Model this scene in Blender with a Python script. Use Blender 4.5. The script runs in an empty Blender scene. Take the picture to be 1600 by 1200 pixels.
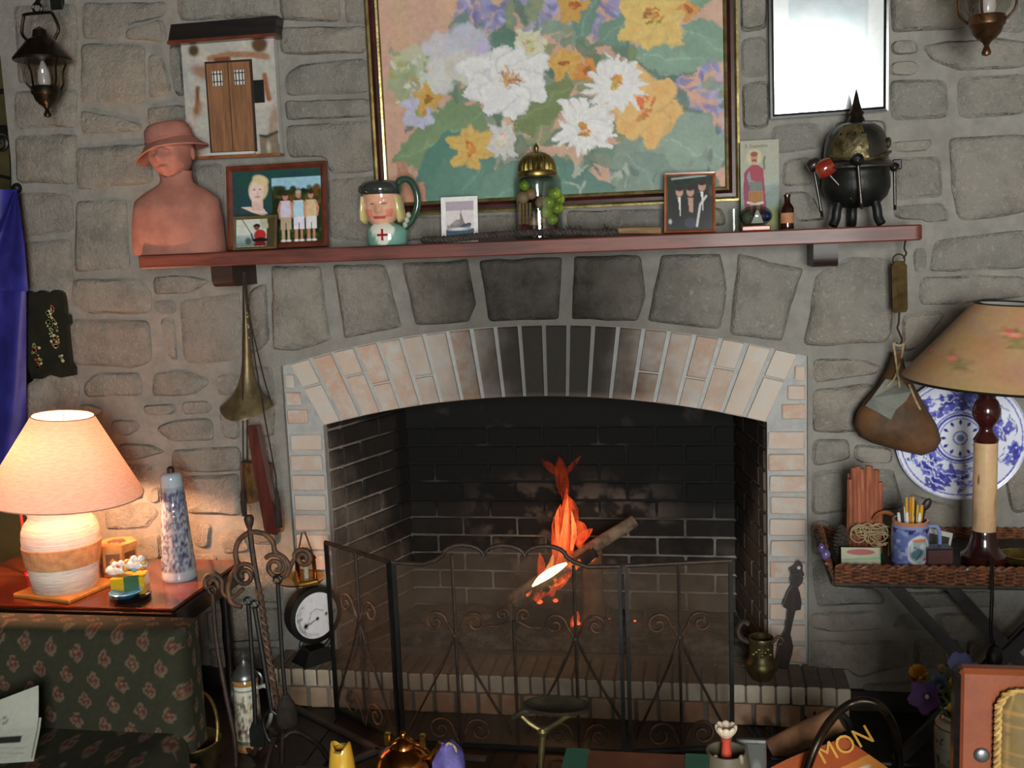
import bpy, bmesh, math, random
import numpy as np
from mathutils import Vector, Matrix, noise as mnoise

random.seed(7)
RNG = np.random.default_rng(7)
SC = bpy.context.scene
COL = SC.collection
PI = math.pi

# ------------------------------------------------------------------ camera
FPX = 1650.0
YAW, PIT, ROL = (math.radians(a) for a in (10.45, 7.85, -2.29))
CAM = Vector((0.56, -3.6, 1.65))
_f = Vector((-math.sin(YAW) * math.cos(PIT), math.cos(YAW) * math.cos(PIT), -math.sin(PIT)))
_r = Vector((math.cos(YAW), math.sin(YAW), 0))
_u = _r.cross(_f)
R_ = _r * math.cos(ROL) + _u * math.sin(ROL)
U_ = -_r * math.sin(ROL) + _u * math.cos(ROL)
cd = bpy.data.cameras.new('camera')
cd.sensor_width = 36
cd.lens = 36 * FPX / 1600
cd.clip_start = 0.05
co = bpy.data.objects.new('camera', cd)
COL.objects.link(co)
m3 = Matrix((R_, U_, -_f)).transposed()
co.matrix_world = Matrix.Translation(CAM) @ m3.to_4x4()
SC.camera = co

def ray(px, py):
    return R_ * (px - 800) + U_ * (600 - py) + _f * FPX
def P(px, py, y=0.0):
    d = ray(px, py); return CAM + d * ((y - CAM.y) / d.y)
def PZ(px, py, z=0.0):
    d = ray(px, py); return CAM + d * ((z - CAM.z) / d.z)
def PX(px, y, z):          # world x of a pixel column at known depth and height
    x = 0.0
    for _ in range(8):
        q = Vector((x, y, z)) - CAM
        u = 800 + FPX * q.dot(R_) / q.dot(_f)
        x += (px - u) * q.dot(_f) / FPX
    return x

# ------------------------------------------------------------------ world, light, exposure
SC.view_settings.view_transform = 'Standard'
SC.view_settings.look = 'None'
SC.view_settings.gamma = 1
SC.view_settings.exposure = 0.5
SC.view_settings.use_curve_mapping = False
wd = bpy.data.worlds.new('world'); SC.world = wd; wd.use_nodes = True
wd.node_tree.nodes['Background'].inputs[0].default_value = (0.75, 0.85, 1, 1)
wd.node_tree.nodes['Background'].inputs[1].default_value = 0.6

WIN_Y = -5.9
def area(name, loc, rot, sx, sy, power, col):
    l = bpy.data.lights.new(name, 'AREA'); l.shape = 'RECTANGLE'; l.size = sx; l.size_y = sy
    l.energy = power; l.color = col
    o = bpy.data.objects.new(name, l); COL.objects.link(o); o.location = loc; o.rotation_euler = rot
    return o
# daylight through the window behind the camera, the one mirrored in the glazed picture
area('window_rear_offscreen', (1.20, WIN_Y - 0.03, 1.63), (math.radians(90), 0, 0), 1.3, 1.75, 250, (0.97, 0.99, 0.95))

# ------------------------------------------------------------------ helpers
ORG = {}
def lin(c):
    return tuple(((v / 12.92) if v <= 0.04045 else ((v + 0.055) / 1.055) ** 2.4) for v in c)
def s8(r, g, b):
    return lin((r / 255, g / 255, b / 255))

class X:                       # tiny shader-math wrapper
    def __init__(s, nt, sock): s.nt, s.k = nt, sock
    def _m(s, op, o=None, o2=None):
        n = s.nt.nodes.new('ShaderNodeMath'); n.operation = op
        for i, v in enumerate((s, o, o2)):
            if v is None: continue
            if isinstance(v, X): s.nt.links.new(v.k, n.inputs[i])
            else: n.inputs[i].default_value = v
        return X(s.nt, n.outputs[0])
    def __add__(s, o): return s._m('ADD', o)
    def __sub__(s, o): return s._m('SUBTRACT', o)
    def __mul__(s, o): return s._m('MULTIPLY', o)
    def __truediv__(s, o): return s._m('DIVIDE', o)
    def abs(s): return s._m('ABSOLUTE')
    def pw(s, o): return s._m('POWER', o)
    def mx(s, o): return s._m('MAXIMUM', o)
    def mn(s, o): return s._m('MINIMUM', o)
    def sm(s, a, b):
        n = s.nt.nodes.new('ShaderNodeMapRange'); n.interpolation_type = 'SMOOTHSTEP'; n.clamp = True
        s.nt.links.new(s.k, n.inputs[0]); n.inputs[1].default_value = a; n.inputs[2].default_value = b
        return X(s.nt, n.outputs[0])

MATS = {}
def newmat(name):
    m = bpy.data.materials.new(name); m.use_nodes = True
    nt = m.node_tree; b = nt.nodes['Principled BSDF']
    MATS[name] = m
    return m, nt, b
def objco(nt):
    return nt.nodes.new('ShaderNodeTexCoord').outputs['Object']
def worldpos(nt):
    g = nt.nodes.new('ShaderNodeNewGeometry'); s = nt.nodes.new('ShaderNodeSeparateXYZ')
    nt.links.new(g.outputs['Position'], s.inputs[0])
    return g.outputs['Position'], X(nt, s.outputs[0]), X(nt, s.outputs[1]), X(nt, s.outputs[2])
def noise(nt, vec, scale, detail=4, rough=0.6, stretch=None):
    if stretch:
        mp = nt.nodes.new('ShaderNodeMapping'); mp.inputs['Scale'].default_value = stretch
        nt.links.new(vec, mp.inputs[0]); vec = mp.outputs[0]
    n = nt.nodes.new('ShaderNodeTexNoise'); nt.links.new(vec, n.inputs['Vector'])
    n.inputs['Scale'].default_value = scale; n.inputs['Detail'].default_value = detail; n.inputs['Roughness'].default_value = rough
    return X(nt, n.outputs[0])
def mixc(nt, fac, a, b):
    n = nt.nodes.new('ShaderNodeMix'); n.data_type = 'RGBA'; n.clamp_factor = True
    if isinstance(fac, X): nt.links.new(fac.k, n.inputs[0])
    else: n.inputs[0].default_value = fac
    for i, v in ((6, a), (7, b)):
        if isinstance(v, tuple): n.inputs[i].default_value = (*v[:3], 1)
        else: nt.links.new(v, n.inputs[i])
    return n.outputs[2]
def bump(nt, b, h, strength=0.3, dist=0.01):
    n = nt.nodes.new('ShaderNodeBump'); n.inputs['Strength'].default_value = strength; n.inputs['Distance'].default_value = dist
    nt.links.new(h.k, n.inputs['Height']); nt.links.new(n.outputs[0], b.inputs['Normal'])
def rnd(nt):
    return X(nt, nt.nodes.new('ShaderNodeObjectInfo').outputs['Random'])

def pm(name, c1, c2=None, scale=20, rough=0.6, metal=0.0, bmp=0.15, bscale=None, stretch=None, coat=0.0, spec=0.5, emit=None):
    """plain procedural surface: two tones of noise and a fine bump"""
    m, nt, b = newmat(name)
    v = objco(nt)
    n = noise(nt, v, scale, stretch=stretch)
    c2 = c2 or tuple(x * 0.72 for x in c1)
    nt.links.new(mixc(nt, n.sm(0.3, 0.7), c2, c1), b.inputs['Base Color'])
    b.inputs['Roughness'].default_value = rough; b.inputs['Metallic'].default_value = metal
    b.inputs['Coat Weight'].default_value = coat; b.inputs['Coat Roughness'].default_value = 0.1
    b.inputs['Specular IOR Level'].default_value = spec
    if bmp: bump(nt, b, noise(nt, v, bscale or scale * 4, stretch=stretch), bmp, 0.004)
    if emit:
        b.inputs['Emission Color'].default_value = (*emit[0], 1); b.inputs['Emission Strength'].default_value = emit[1]
    return m
def vcmat(name, rough=0.5, coat=0.0, bmp=0.05, bscale=300, spec=0.4, mottled=0.12):
    """surface whose print is held in the mesh's own colours"""
    m, nt, b = newmat(name)
    a = nt.nodes.new('ShaderNodeVertexColor'); a.layer_name = 'Col'
    v = objco(nt)
    n = noise(nt, v, 60)
    col = mixc(nt, n.sm(0.3, 0.8) * mottled, a.outputs[0], (0.02, 0.02, 0.02))
    nt.links.new(col, b.inputs['Base Color'])
    b.inputs['Roughness'].default_value = rough; b.inputs['Coat Weight'].default_value = coat; b.inputs['Specular IOR Level'].default_value = spec
    b.inputs['Coat Roughness'].default_value = 0.08
    if bmp: bump(nt, b, noise(nt, v, bscale), bmp, 0.003)
    return m
def thinglass(name, tint=(1, 1, 1), refl=0.06, rough=0.02, dens=0.0, dark=(0, 0, 0)):
    m = bpy.data.materials.new(name); m.use_nodes = True; nt = m.node_tree; nt.nodes.clear(); MATS[name] = m
    out = nt.nodes.new('ShaderNodeOutputMaterial'); tr = nt.nodes.new('ShaderNodeBsdfTransparent'); gl = nt.nodes.new('ShaderNodeBsdfGlossy')
    tr.inputs[0].default_value = (*tint, 1); gl.inputs['Roughness'].default_value = rough
    n = noise(nt, objco(nt), 40); r = nt.nodes.new('ShaderNodeMix'); r.data_type = 'FLOAT'
    mx = nt.nodes.new('ShaderNodeMixShader')
    f = n * 0.01 + refl
    nt.links.new(f.k, mx.inputs[0]); nt.links.new(tr.outputs[0], mx.inputs[1]); nt.links.new(gl.outputs[0], mx.inputs[2])
    nt.links.new(mx.outputs[0], out.inputs[0])
    return m

# ---- mesh builder: all coordinates in world space
class MB:
    def __init__(s): s.v = []; s.f = []; s.c = []; s.cur = None
    def add(s, vs, fs, cols=None):
        o = len(s.v); s.v += [tuple(p) for p in vs]; s.f += [tuple(i + o for i in f) for f in fs]
        if cols is None: cols = [s.cur or (1, 1, 1)] * len(vs)
        s.c += list(cols); return s
    def box(s, c, d, M=None, bev=0.0):
        hx, hy, hz = d[0] / 2, d[1] / 2, d[2] / 2
        if bev <= 0:
            vs = [Vector((x * hx, y * hy, z * hz)) for x in (-1, 1) for y in (-1, 1) for z in (-1, 1)]
            fs = [(0, 1, 3, 2), (4, 6, 7, 5), (0, 4, 5, 1), (2, 3, 7, 6), (0, 2, 6, 4), (1, 5, 7, 3)]
        else:
            b = bev; vs = []; idx = {}
            for x in (-1, 1):
                for y in (-1, 1):
                    for z in (-1, 1):
                        for k in range(3):
                            q = [x * (hx - b), y * (hy - b), z * (hz - b)]; q[k] += (x, y, z)[k] * b
                            idx[(x, y, z, k)] = len(vs); vs.append(Vector(q))
            fs = []
            for k in range(3):
                i, j = [t for t in range(3) if t != k]
                for sg in (-1, 1):
                    q = []
                    for a, c2 in ((-1, -1), (1, -1), (1, 1), (-1, 1)):
                        t = [0, 0, 0]; t[k] = sg; t[i] = a; t[j] = c2; q.append(idx[(*t, k)])
                    fs.append(tuple(q))
            for k in range(3):
                i, j = [t for t in range(3) if t != k]
                for a in (-1, 1):
                    for c2 in (-1, 1):
                        t0 = [0, 0, 0]; t0[i] = a; t0[j] = c2
                        q = []
                        for sg, kk in ((-1, i), (1, i), (1, j), (-1, j)):
                            t = list(t0); t[k] = sg; q.append(idx[(*t, kk)])
                        fs.append(tuple(q))
            for x in (-1, 1):
                for y in (-1, 1):
                    for z in (-1, 1): fs.append(tuple(idx[(x, y, z, k)] for k in range(3)))
        T = Matrix.Translation(Vector(c)) @ (M.to_4x4() if M else Matrix())
        return s.add([T @ v for v in vs], fs)
    def tube(s, pts, r, n=8, cap=True, flat=None):
        pts = [Vector(p) for p in pts]; k = len(pts)
        rs = r if isinstance(r, (list, tuple)) else [r] * k
        vs = []; fs = []; up = None
        for i, p in enumerate(pts):
            t = (pts[min(i + 1, k - 1)] - pts[max(i - 1, 0)])
            t = t.normalized() if t.length > 1e-9 else Vector((0, 0, 1))
            if up is None:
                up = Vector((0, 0, 1)) if abs(t.z) < 0.9 else Vector((1, 0, 0))
            a = t.cross(up)
            if a.length < 1e-6: a = t.cross(Vector((1, 0.3, 0.2)))
            a.normalize(); b = a.cross(t).normalized(); up = b
            ra, rb = (rs[i], rs[i]) if flat is None else (rs[i], rs[i] * flat)
            for j in range(n):
                w = 2 * PI * j / n; vs.append(p + a * math.cos(w) * ra + b * math.sin(w) * rb)
        for i in range(k - 1):
            for j in range(n):
                fs.append((i * n + j, i * n + (j + 1) % n, (i + 1) * n + (j + 1) % n, (i + 1) * n + j))
        if cap:
            fs.append(tuple(range(n))[::-1]); fs.append(tuple((k - 1) * n + j for j in range(n)))
        return s.add(vs, fs)
    def bar(s, a, b, w, h, up=(0, 0, 1)):
        a, b = Vector(a), Vector(b); t = (b - a); L = t.length; t.normalize()
        u = Vector(up); x = t.cross(u)
        if x.length < 1e-6: x = t.cross(Vector((1, 0, 0)))
        x.normalize(); z = x.cross(t)
        return s.box((a + b) / 2, (L, w, h), Matrix((t, x, z)).transposed())
    def lathe(s, c, prof, n=24, axis=None, cap=True, arc=None, colf=None, flute=None):
        """prof: [(r, z)...] around a vertical axis through c (or M = axis matrix)"""
        c = Vector(c); M = axis or Matrix.Identity(3); vs = []; fs = []; cols = []
        k = len(prof); z0, z1 = prof[0][1], prof[-1][1]
        for i, (r, z) in enumerate(prof):
            for j in range(n):
                w = 2 * PI * j / n; rr = r
                if flute: rr = r * (1 + flute[1] * math.cos(flute[0] * w))
                vs.append(c + M @ Vector((rr * math.cos(w), rr * math.sin(w), z)))
                cols.append(colf(j / n, i / (k - 1), z) if colf else (s.cur or (1, 1, 1)))
        for i in range(k - 1):
            for j in range(n):
                fs.append((i * n + j, i * n + (j + 1) % n, (i + 1) * n + (j + 1) % n, (i + 1) * n + j))
        if cap:
            if prof[0][0] > 1e-5: fs.append(tuple(range(n))[::-1])
            if prof[-1][0] > 1e-5: fs.append(tuple((k - 1) * n + j for j in range(n)))
        return s.add(vs, fs, cols)
    def loft(s, rings, n=20, cap=True, disp=None, colf=None):
        """rings: (cx, cy, cz, rx, ry[, power])"""
        vs = []; fs = []; cols = []
        for i, q in enumerate(rings):
            cx, cy, cz, rx, ry = q[:5]; pw = q[5] if len(q) > 5 else 1.0
            for j in range(n):
                w = 2 * PI * j / n; cw, sw = math.cos(w), math.sin(w)
                x = math.copysign(abs(cw) ** pw, cw) * rx; y = math.copysign(abs(sw) ** pw, sw) * ry
                p = Vector((cx + x, cy + y, cz))
                if disp: p += disp(p, w, i)
                vs.append(p); cols.append(colf(p, w, i) if colf else (s.cur or (1, 1, 1)))
        k = len(rings)
        for i in range(k - 1):
            for j in range(n):
                fs.append((i * n + j, i * n + (j + 1) % n, (i + 1) * n + (j + 1) % n, (i + 1) * n + j))
        if cap: fs.append(tuple(range(n))[::-1]); fs.append(tuple((k - 1) * n + j for j in range(n)))
        return s.add(vs, fs, cols)
    def ball(s, c, r, n=14, m=9, M=None):
        rx, ry, rz = r if isinstance(r, (tuple, list)) else (r, r, r)
        c = Vector(c); vs = []; fs = []; M = M or Matrix.Identity(3)
        for i in range(1, m):
            a = PI * i / m
            for j in range(n):
                w = 2 * PI * j / n
                vs.append(c + M @ Vector((rx * math.sin(a) * math.cos(w), ry * math.sin(a) * math.sin(w), -rz * math.cos(a))))
        b0 = len(vs); vs += [c + M @ Vector((0, 0, -rz)), c + M @ Vector((0, 0, rz))]
        for i in range(m - 2):
            for j in range(n): fs.append((i * n + j, i * n + (j + 1) % n, (i + 1) * n + (j + 1) % n, (i + 1) * n + j))
        for j in range(n):
            fs.append((b0, (j + 1) % n, j)); fs.append((b0 + 1, (m - 2) * n + j, (m - 2) * n + (j + 1) % n))
        return s.add(vs, fs)
    def torus(s, c, R, r, M=None, n=24, m=8, a0=0, a1=2 * PI):
        c = Vector(c); M = M or Matrix.Identity(3); full = abs(a1 - a0 - 2 * PI) < 1e-4
        pts = [c + M @ Vector((R * math.cos(a0 + (a1 - a0) * i / n), R * math.sin(a0 + (a1 - a0) * i / n), 0)) for i in range(n + 1)]
        return s.tube(pts, r, m, cap=not full)
    def prism(s, poly, M, t0, t1):
        """poly in local (x, y), extruded along local z from t0 to t1, placed by 4x4 M"""
        n = len(poly)
        vs = [M @ Vector((x, y, t0)) for x, y in poly] + [M @ Vector((x, y, t1)) for x, y in poly]
        fs = [tuple(range(n))[::-1], tuple(range(n, 2 * n))] + [(i, (i + 1) % n, n + (i + 1) % n, n + i) for i in range(n)]
        return s.add(vs, fs)
    def build(s, name, mat, parent=None, smooth=False, origin=None, kind=None):
        me = bpy.data.meshes.new(name)
        if origin is None:
            if parent is not None: origin = ORG[parent.name]
            else:
                a = np.array(s.v); lo, hi = a.min(0), a.max(0)
                origin = Vector(((lo[0] + hi[0]) / 2, (lo[1] + hi[1]) / 2, lo[2]))
        origin = Vector(origin)
        me.from_pydata([Vector(v) - origin for v in s.v], [], s.f)
        bm = bmesh.new(); bm.from_mesh(me)
        bmesh.ops.recalc_face_normals(bm, faces=bm.faces); bm.to_mesh(me); bm.free()
        if any(c != (1, 1, 1) for c in s.c):
            at = me.color_attributes.new('Col', 'FLOAT_COLOR', 'POINT')
            at.data.foreach_set('color', np.hstack([np.array([c[:3] for c in s.c], dtype=np.float32), np.ones((len(s.c), 1), np.float32)]).ravel())
        if smooth:
            me.polygons.foreach_set('use_smooth', [True] * len(me.polygons))
            try: me.set_sharp_from_angle(angle=math.radians(smooth if smooth is not True else 40))
            except Exception: pass
        me.materials.append(MATS[mat] if isinstance(mat, str) else mat)
        o = bpy.data.objects.new(name, me); COL.objects.link(o)
        ORG[o.name] = origin
        if parent is not None:
            o.parent = parent; o.location = origin - ORG[parent.name]
        else: o.location = origin
        if kind: o['kind'] = kind
        return o
def tag(o, label, cat, group=None):
    o['label'] = label; o['category'] = cat
    if group: o['group'] = group
    return o
def thing(name, label, cat, loc, group=None):
    o = bpy.data.objects.new(name, None); COL.objects.link(o); o.location = loc; o.empty_display_size = 0.05
    ORG[o.name] = Vector(loc)
    return tag(o, label, cat, group)
def inst(name, me, parent, loc, rotz=0.0):
    o = bpy.data.objects.new(name, me); COL.objects.link(o)
    o.parent = parent; o.location = Vector(loc) - ORG[parent.name]; o.rotation_euler = (0, 0, rotz)
    return o
def frameM(o, right, up):
    """matrix with local x = right, local y = up, local z = right x up"""
    r = Vector(right).normalized(); u = Vector(up); u = (u - r * u.dot(r)).normalized(); n = r.cross(u)
    M = Matrix((r, u, n)).transposed().to_4x4(); M.translation = Vector(o); return M

# ---- painter for flat print: numpy canvas, later held as mesh colours
class Canvas:
    def __init__(s, w, h, c=(1, 1, 1)):
        s.w, s.h = w, h; s.a = np.ones((h, w, 3)) * np.array(lin(c)); s.Y, s.X = np.mgrid[0:h, 0:w].astype(float)
        s.rng = np.random.default_rng(3)
    def mix(s, m, c, al=1.0):
        m = np.clip(m, 0, 1)[..., None] * al; s.a = s.a * (1 - m) + np.array(lin(c)) * m
    def ell(s, cx, cy, rx, ry, c, ang=0, soft=1.0, al=1.0):
        a = math.radians(ang); x = s.X - cx; y = s.Y - cy
        u = (x * math.cos(a) + y * math.sin(a)) / rx; v = (-x * math.sin(a) + y * math.cos(a)) / ry
        d = (1 - np.sqrt(u * u + v * v)) * min(rx, ry); s.mix(d / soft + 0.5, c, al)
    def rect(s, x0, y0, x1, y1, c, al=1.0):
        m = ((s.X >= x0) & (s.X < x1) & (s.Y >= y0) & (s.Y < y1)).astype(float); s.mix(m, c, al)
    def poly(s, pts, c, al=1.0):
        n = len(pts); ins = np.zeros_like(s.X, bool)
        for i in range(n):
            x0, y0 = pts[i]; x1, y1 = pts[(i + 1) % n]
            if y0 == y1: continue
            cond = ((y0 > s.Y) != (y1 > s.Y)) & (s.X < (x1 - x0) * (s.Y - y0) / (y1 - y0) + x0); ins ^= cond
        s.mix(ins.astype(float), c, al)
    def line(s, pts, wd, c, al=1.0):
        best = np.full_like(s.X, 1e9)
        for (x0, y0), (x1, y1) in zip(pts[:-1], pts[1:]):
            dx, dy = x1 - x0, y1 - y0; L = dx * dx + dy * dy + 1e-9
            t = np.clip(((s.X - x0) * dx + (s.Y - y0) * dy) / L, 0, 1)
            best = np.minimum(best, np.hypot(s.X - x0 - t * dx, s.Y - y0 - t * dy))
        s.mix(wd / 2 - best + 0.5, c, al)
    def vgrad(s, y0, y1, c0, c1):
        t = np.clip((s.Y - y0) / max(1, y1 - y0), 0, 1)[..., None]; m = ((s.Y >= y0) & (s.Y < y1))[..., None]
        s.a = np.where(m, np.array(lin(c0)) * (1 - t) + np.array(lin(c1)) * t, s.a)
    def grain(s, cell, amt):
        gh, gw = s.h // cell + 2, s.w // cell + 2; g = s.rng.uniform(1 - amt, 1 + amt, (gh, gw))
        fy, fx = s.Y / cell, s.X / cell; iy, ix = fy.astype(int), fx.astype(int); ty, tx = fy - iy, fx - ix
        n = (g[iy, ix] * (1 - tx) + g[iy, ix + 1] * tx) * (1 - ty) + (g[iy + 1, ix] * (1 - tx) + g[iy + 1, ix + 1] * tx) * ty
        s.a = s.a * n[..., None]
    def warp(s, cell, amp):
        def f():
            g = s.rng.uniform(-1, 1, (s.h // cell + 2, s.w // cell + 2)); fy, fx = s.Y / cell, s.X / cell; iy, ix = fy.astype(int), fx.astype(int); ty, tx = fy - iy, fx - ix
            return (g[iy, ix] * (1 - tx) + g[iy, ix + 1] * tx) * (1 - ty) + (g[iy + 1, ix] * (1 - tx) + g[iy + 1, ix + 1] * tx) * ty
        dx, dy = f() * amp, f() * amp
        s.a = s.a[np.clip(s.Y + dy, 0, s.h - 1).astype(int), np.clip(s.X + dx, 0, s.w - 1).astype(int)]
    def petal(s, cx, cy, L, wd, ang, c, tip=None, al=1.0):
        a = math.radians(ang); x = s.X - cx; y = s.Y - cy
        u = (x * math.cos(a) + y * math.sin(a)) / L; v = (-x * math.sin(a) + y * math.cos(a)) / (wd / 2)
        w = np.sin(np.clip(u, 0, 1) ** 0.75 * PI) ** 0.7; inside = (u > 0) & (u < 1)
        m = np.where(inside, (w - np.abs(v)) * wd / 2 / 1.2 + 0.5, 0); s.mix(m, c, al)
        if tip: s.mix(np.where(inside, np.clip((w * 0.55 - np.abs(v)) * 2, 0, 1) * u, 0), tip, 0.7 * al)
    def at(s, u, v):
        x = int(min(max(u, 0), 0.9999) * s.w); y = int(min(max(1 - v, 0), 0.9999) * s.h); return tuple(s.a[y, x])
def picture(mb, cv, M, w, h, z=0.0):
    """canvas as a flat grid: local x 0..w, y 0..h"""
    H, W = cv.h, cv.w
    vs = [M @ Vector((w * i / (W - 1), h * (1 - j / (H - 1)), z)) for j in range(H) for i in range(W)]
    fs = [(j * W + i, (j + 1) * W + i, (j + 1) * W + i + 1, j * W + i + 1) for j in range(H - 1) for i in range(W - 1)]
    return mb.add(vs, fs, [tuple(c) for c in cv.a.reshape(-1, 3)])
def text_part(body, size, M, mat, name, parent, ext=0.0006, shear=0.0):
    cu = bpy.data.curves.new('t', 'FONT'); cu.body = body; cu.size = size; cu.extrude = ext; cu.shear = shear; cu.resolution_u = 3
    ob = bpy.data.objects.new('t', cu); COL.objects.link(ob)
    me = bpy.data.meshes.new_from_object(ob.evaluated_get(bpy.context.evaluated_depsgraph_get()))
    mb = MB(); mb.add([M @ v.co for v in me.vertices], [tuple(p.vertices) for p in me.polygons])
    bpy.data.objects.remove(ob); bpy.data.meshes.remove(me)
    return mb.build(name, mat, parent)
def spiral(c, r0, r1, a0, turns, M, n=28):
    """points of a scroll in the local x/y plane of 3x3 M"""
    return [Vector(c) + M @ Vector(((r0 + (r1 - r0) * t / n) * math.cos(a0 + 2 * PI * turns * t / n), (r0 + (r1 - r0) * t / n) * math.sin(a0 + 2 * PI * turns * t / n), 0)) for t in range(n + 1)]
def bez(pts, n=24):
    """Catmull-Rom through points"""
    p = [Vector(q) for q in pts]; p = [p[0] * 2 - p[1]] + p + [p[-1] * 2 - p[-2]]; out = []
    seg = len(p) - 3
    for i in range(seg):
        a, b, c, d = p[i:i + 4]
        for k in range(n // seg + 1 if i < seg - 1 else n // seg + 2):
            t = k / (n // seg + 1)
            out.append(0.5 * ((2 * b) + (c - a) * t + (2 * a - 5 * b + 4 * c - d) * t * t + (3 * b - a - 3 * c + d) * t ** 3))
    return out
VERT = Matrix(((1, 0, 0), (0, 0, -1), (0, 1, 0)))     # local x -> world x, local y -> world z
# ================================================================== materials of the setting
def stone_mat():
    m, nt, b = newmat('stone'); v = objco(nt); pos, px, py, pz = worldpos(nt)
    r = rnd(nt); n1 = noise(nt, pos, 9, 6, 0.7); n2 = noise(nt, pos, 70, 3, 0.7); n3 = noise(nt, pos, 2.2, 3)
    base = mixc(nt, r, s8(134, 131, 124), s8(152, 146, 136))
    base = mixc(nt, n3.sm(0.5, 0.75) * 0.5, base, s8(160, 142, 124))
    base = mixc(nt, n1.sm(0.42, 0.7) * 0.6, base, s8(106, 103, 96))
    base = mixc(nt, n2.sm(0.55, 0.72) * 0.6, base, s8(172, 164, 150))
    # smoke stain over the middle of the arch
    soot = (px * 1.25).abs().sm(0.85, 0.2) * pz.sm(1.85, 1.5) * 0.92
    base = mixc(nt, soot * (n1 * 0.5 + 0.72), base, s8(44, 40, 35))
    nt.links.new(base, b.inputs['Base Color']); b.inputs['Roughness'].default_value = 0.9; b.inputs['Specular IOR Level'].default_value = 0.2
    bump(nt, b, n1 * 1.6 + noise(nt, pos, 45, 4, 0.7) * 0.9 + noise(nt, pos, 170, 3, 0.7) * 0.4, 0.9, 0.014)
stone_mat()
def mortar_mat():
    m, nt, b = newmat('mortar'); pos, px, py, pz = worldpos(nt)
    n1 = noise(nt, pos, 14, 6, 0.7); n3 = noise(nt, pos, 2.0, 3)
    base = mixc(nt, n1.sm(0.3, 0.7), s8(126, 124, 118), s8(146, 142, 135))
    base = mixc(nt, n3.sm(0.5, 0.75) * 0.6, base, s8(112, 104, 94))
    soot = (px * 1.25).abs().sm(0.8, 0.2) * pz.sm(1.85, 1.5) * 0.55
    base = mixc(nt, soot, base, s8(60, 55, 48))
    nt.links.new(base, b.inputs['Base Color']); b.inputs['Roughness'].default_value = 0.95; b.inputs['Specular IOR Level'].default_value = 0.15
    bump(nt, b, n1 + noise(nt, pos, 120, 3) * 0.3, 0.6, 0.01)
mortar_mat()
def brick_mat(name, a, c, patch, sootf, dark=(0.012, 0.011, 0.010), patchamt=0.7):
    m, nt, b = newmat(name); pos, px, py, pz = worldpos(nt); r = rnd(nt)
    n1 = noise(nt, pos, 22, 5, 0.7); n2 = noise(nt, pos, 7, 3)
    base = mixc(nt, r, a, c)
    base = mixc(nt, (n1 * .6 + n2 * .4).sm(0.42, 0.64) * patchamt, base, patch)
    s = sootf(nt, px, py, pz, n1, n2)
    base = mixc(nt, s, base, dark)
    nt.links.new(base, b.inputs['Base Color']); b.inputs['Roughness'].default_value = 0.9; b.inputs['Specular IOR Level'].default_value = 0.2
    bump(nt, b, n1 + noise(nt, pos, 150, 3) * 0.3, 0.5, 0.008)
def arch_soot(nt, x, y, z, n1, n2):
    cx = (x - 0.06).abs() + (n2 - 0.5) * 0.22
    return (cx.sm(0.62, 0.12) * z.sm(1.02, 1.12)).mx(cx.sm(0.75, 0.2) * 0.55 * z.sm(1.0, 1.1)) * 0.97
brick_mat('brick_face', s8(188, 156, 136), s8(198, 182, 168), s8(190, 186, 180), arch_soot, patchamt=0.9)
def joint_soot(nt, x, y, z, n1, n2):
    cx = (x - 0.06).abs() + (n2 - 0.5) * 0.2
    return cx.sm(0.45, 0.0) * z.sm(1.0, 1.12) * 0.72
brick_mat('brick_joint', s8(172, 171, 169), s8(172, 171, 169), s8(152, 150, 148), joint_soot, dark=s8(52, 46, 38))
def box_soot(nt, x, y, z, n1, n2):
    back = y.sm(0.30, 0.46)
    k = z.sm(0.30, 0.62) * back
    up = z.sm(0.70, 1.0) * y.sm(0.02, 0.3)
    burn = ((x - 0.02).abs().sm(0.5, 0.2) * (n2.sm(0.47, 0.6)) * z.sm(0.75, 0.5))     # clean patches where the flames lick
    deep = ((y * 1.3 + z + (n2 - .5) * .5).sm(0.72, 1.10)) * 0.92
    return ((k.mx(up).mx(deep)) - burn * 0.72).mx(0.12)
brick_mat('brick_firebox', s8(106, 96, 86), s8(88, 80, 72), s8(120, 104, 92), box_soot, dark=(0.006, 0.006, 0.006))
def boxj(nt, x, y, z, n1, n2):
    back = y.sm(0.30, 0.46)
    return (z.sm(0.34, 0.60) * back * (n2 * .5 + .8)).mx(z.sm(0.75, 1.0) * y.sm(0.05, 0.32)).mx((y * 1.3 + z + (n2 - .5) * .5).sm(0.80, 1.25) * 0.7)
brick_mat('firebox_joint', s8(158, 150, 140), s8(158, 150, 140), s8(120, 114, 106), boxj, dark=(0.008, 0.008, 0.008))
def hsoot(nt, x, y, z, n1, n2): return n2.sm(0.5, 0.9) * 0.5
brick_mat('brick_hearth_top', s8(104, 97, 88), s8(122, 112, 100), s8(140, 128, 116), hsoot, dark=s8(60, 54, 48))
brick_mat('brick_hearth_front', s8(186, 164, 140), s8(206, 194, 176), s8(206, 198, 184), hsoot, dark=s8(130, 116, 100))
brick_mat('brick_hearth_low', s8(178, 130, 100), s8(186, 152, 124), s8(190, 172, 152), hsoot, dark=s8(110, 92, 76))
pm('dark_floor', s8(40, 31, 24), s8(24, 19, 15), scale=6, rough=0.42, bmp=0.1, stretch=(1, 8, 1))
pm('ochre_wall', s8(78, 70, 34), s8(60, 54, 26), scale=4, rough=0.9)
pm('plaster', s8(176, 168, 152), s8(160, 152, 138), scale=3, rough=0.95)
pm('ceiling_paint', s8(70, 54, 42), s8(54, 42, 32), scale=3, rough=0.95)
pm('window_paint', s8(205, 202, 194), scale=8, rough=0.5)
pm('skirting', s8(30, 28, 25), s8(20, 18, 16), scale=8, rough=0.6)

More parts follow.
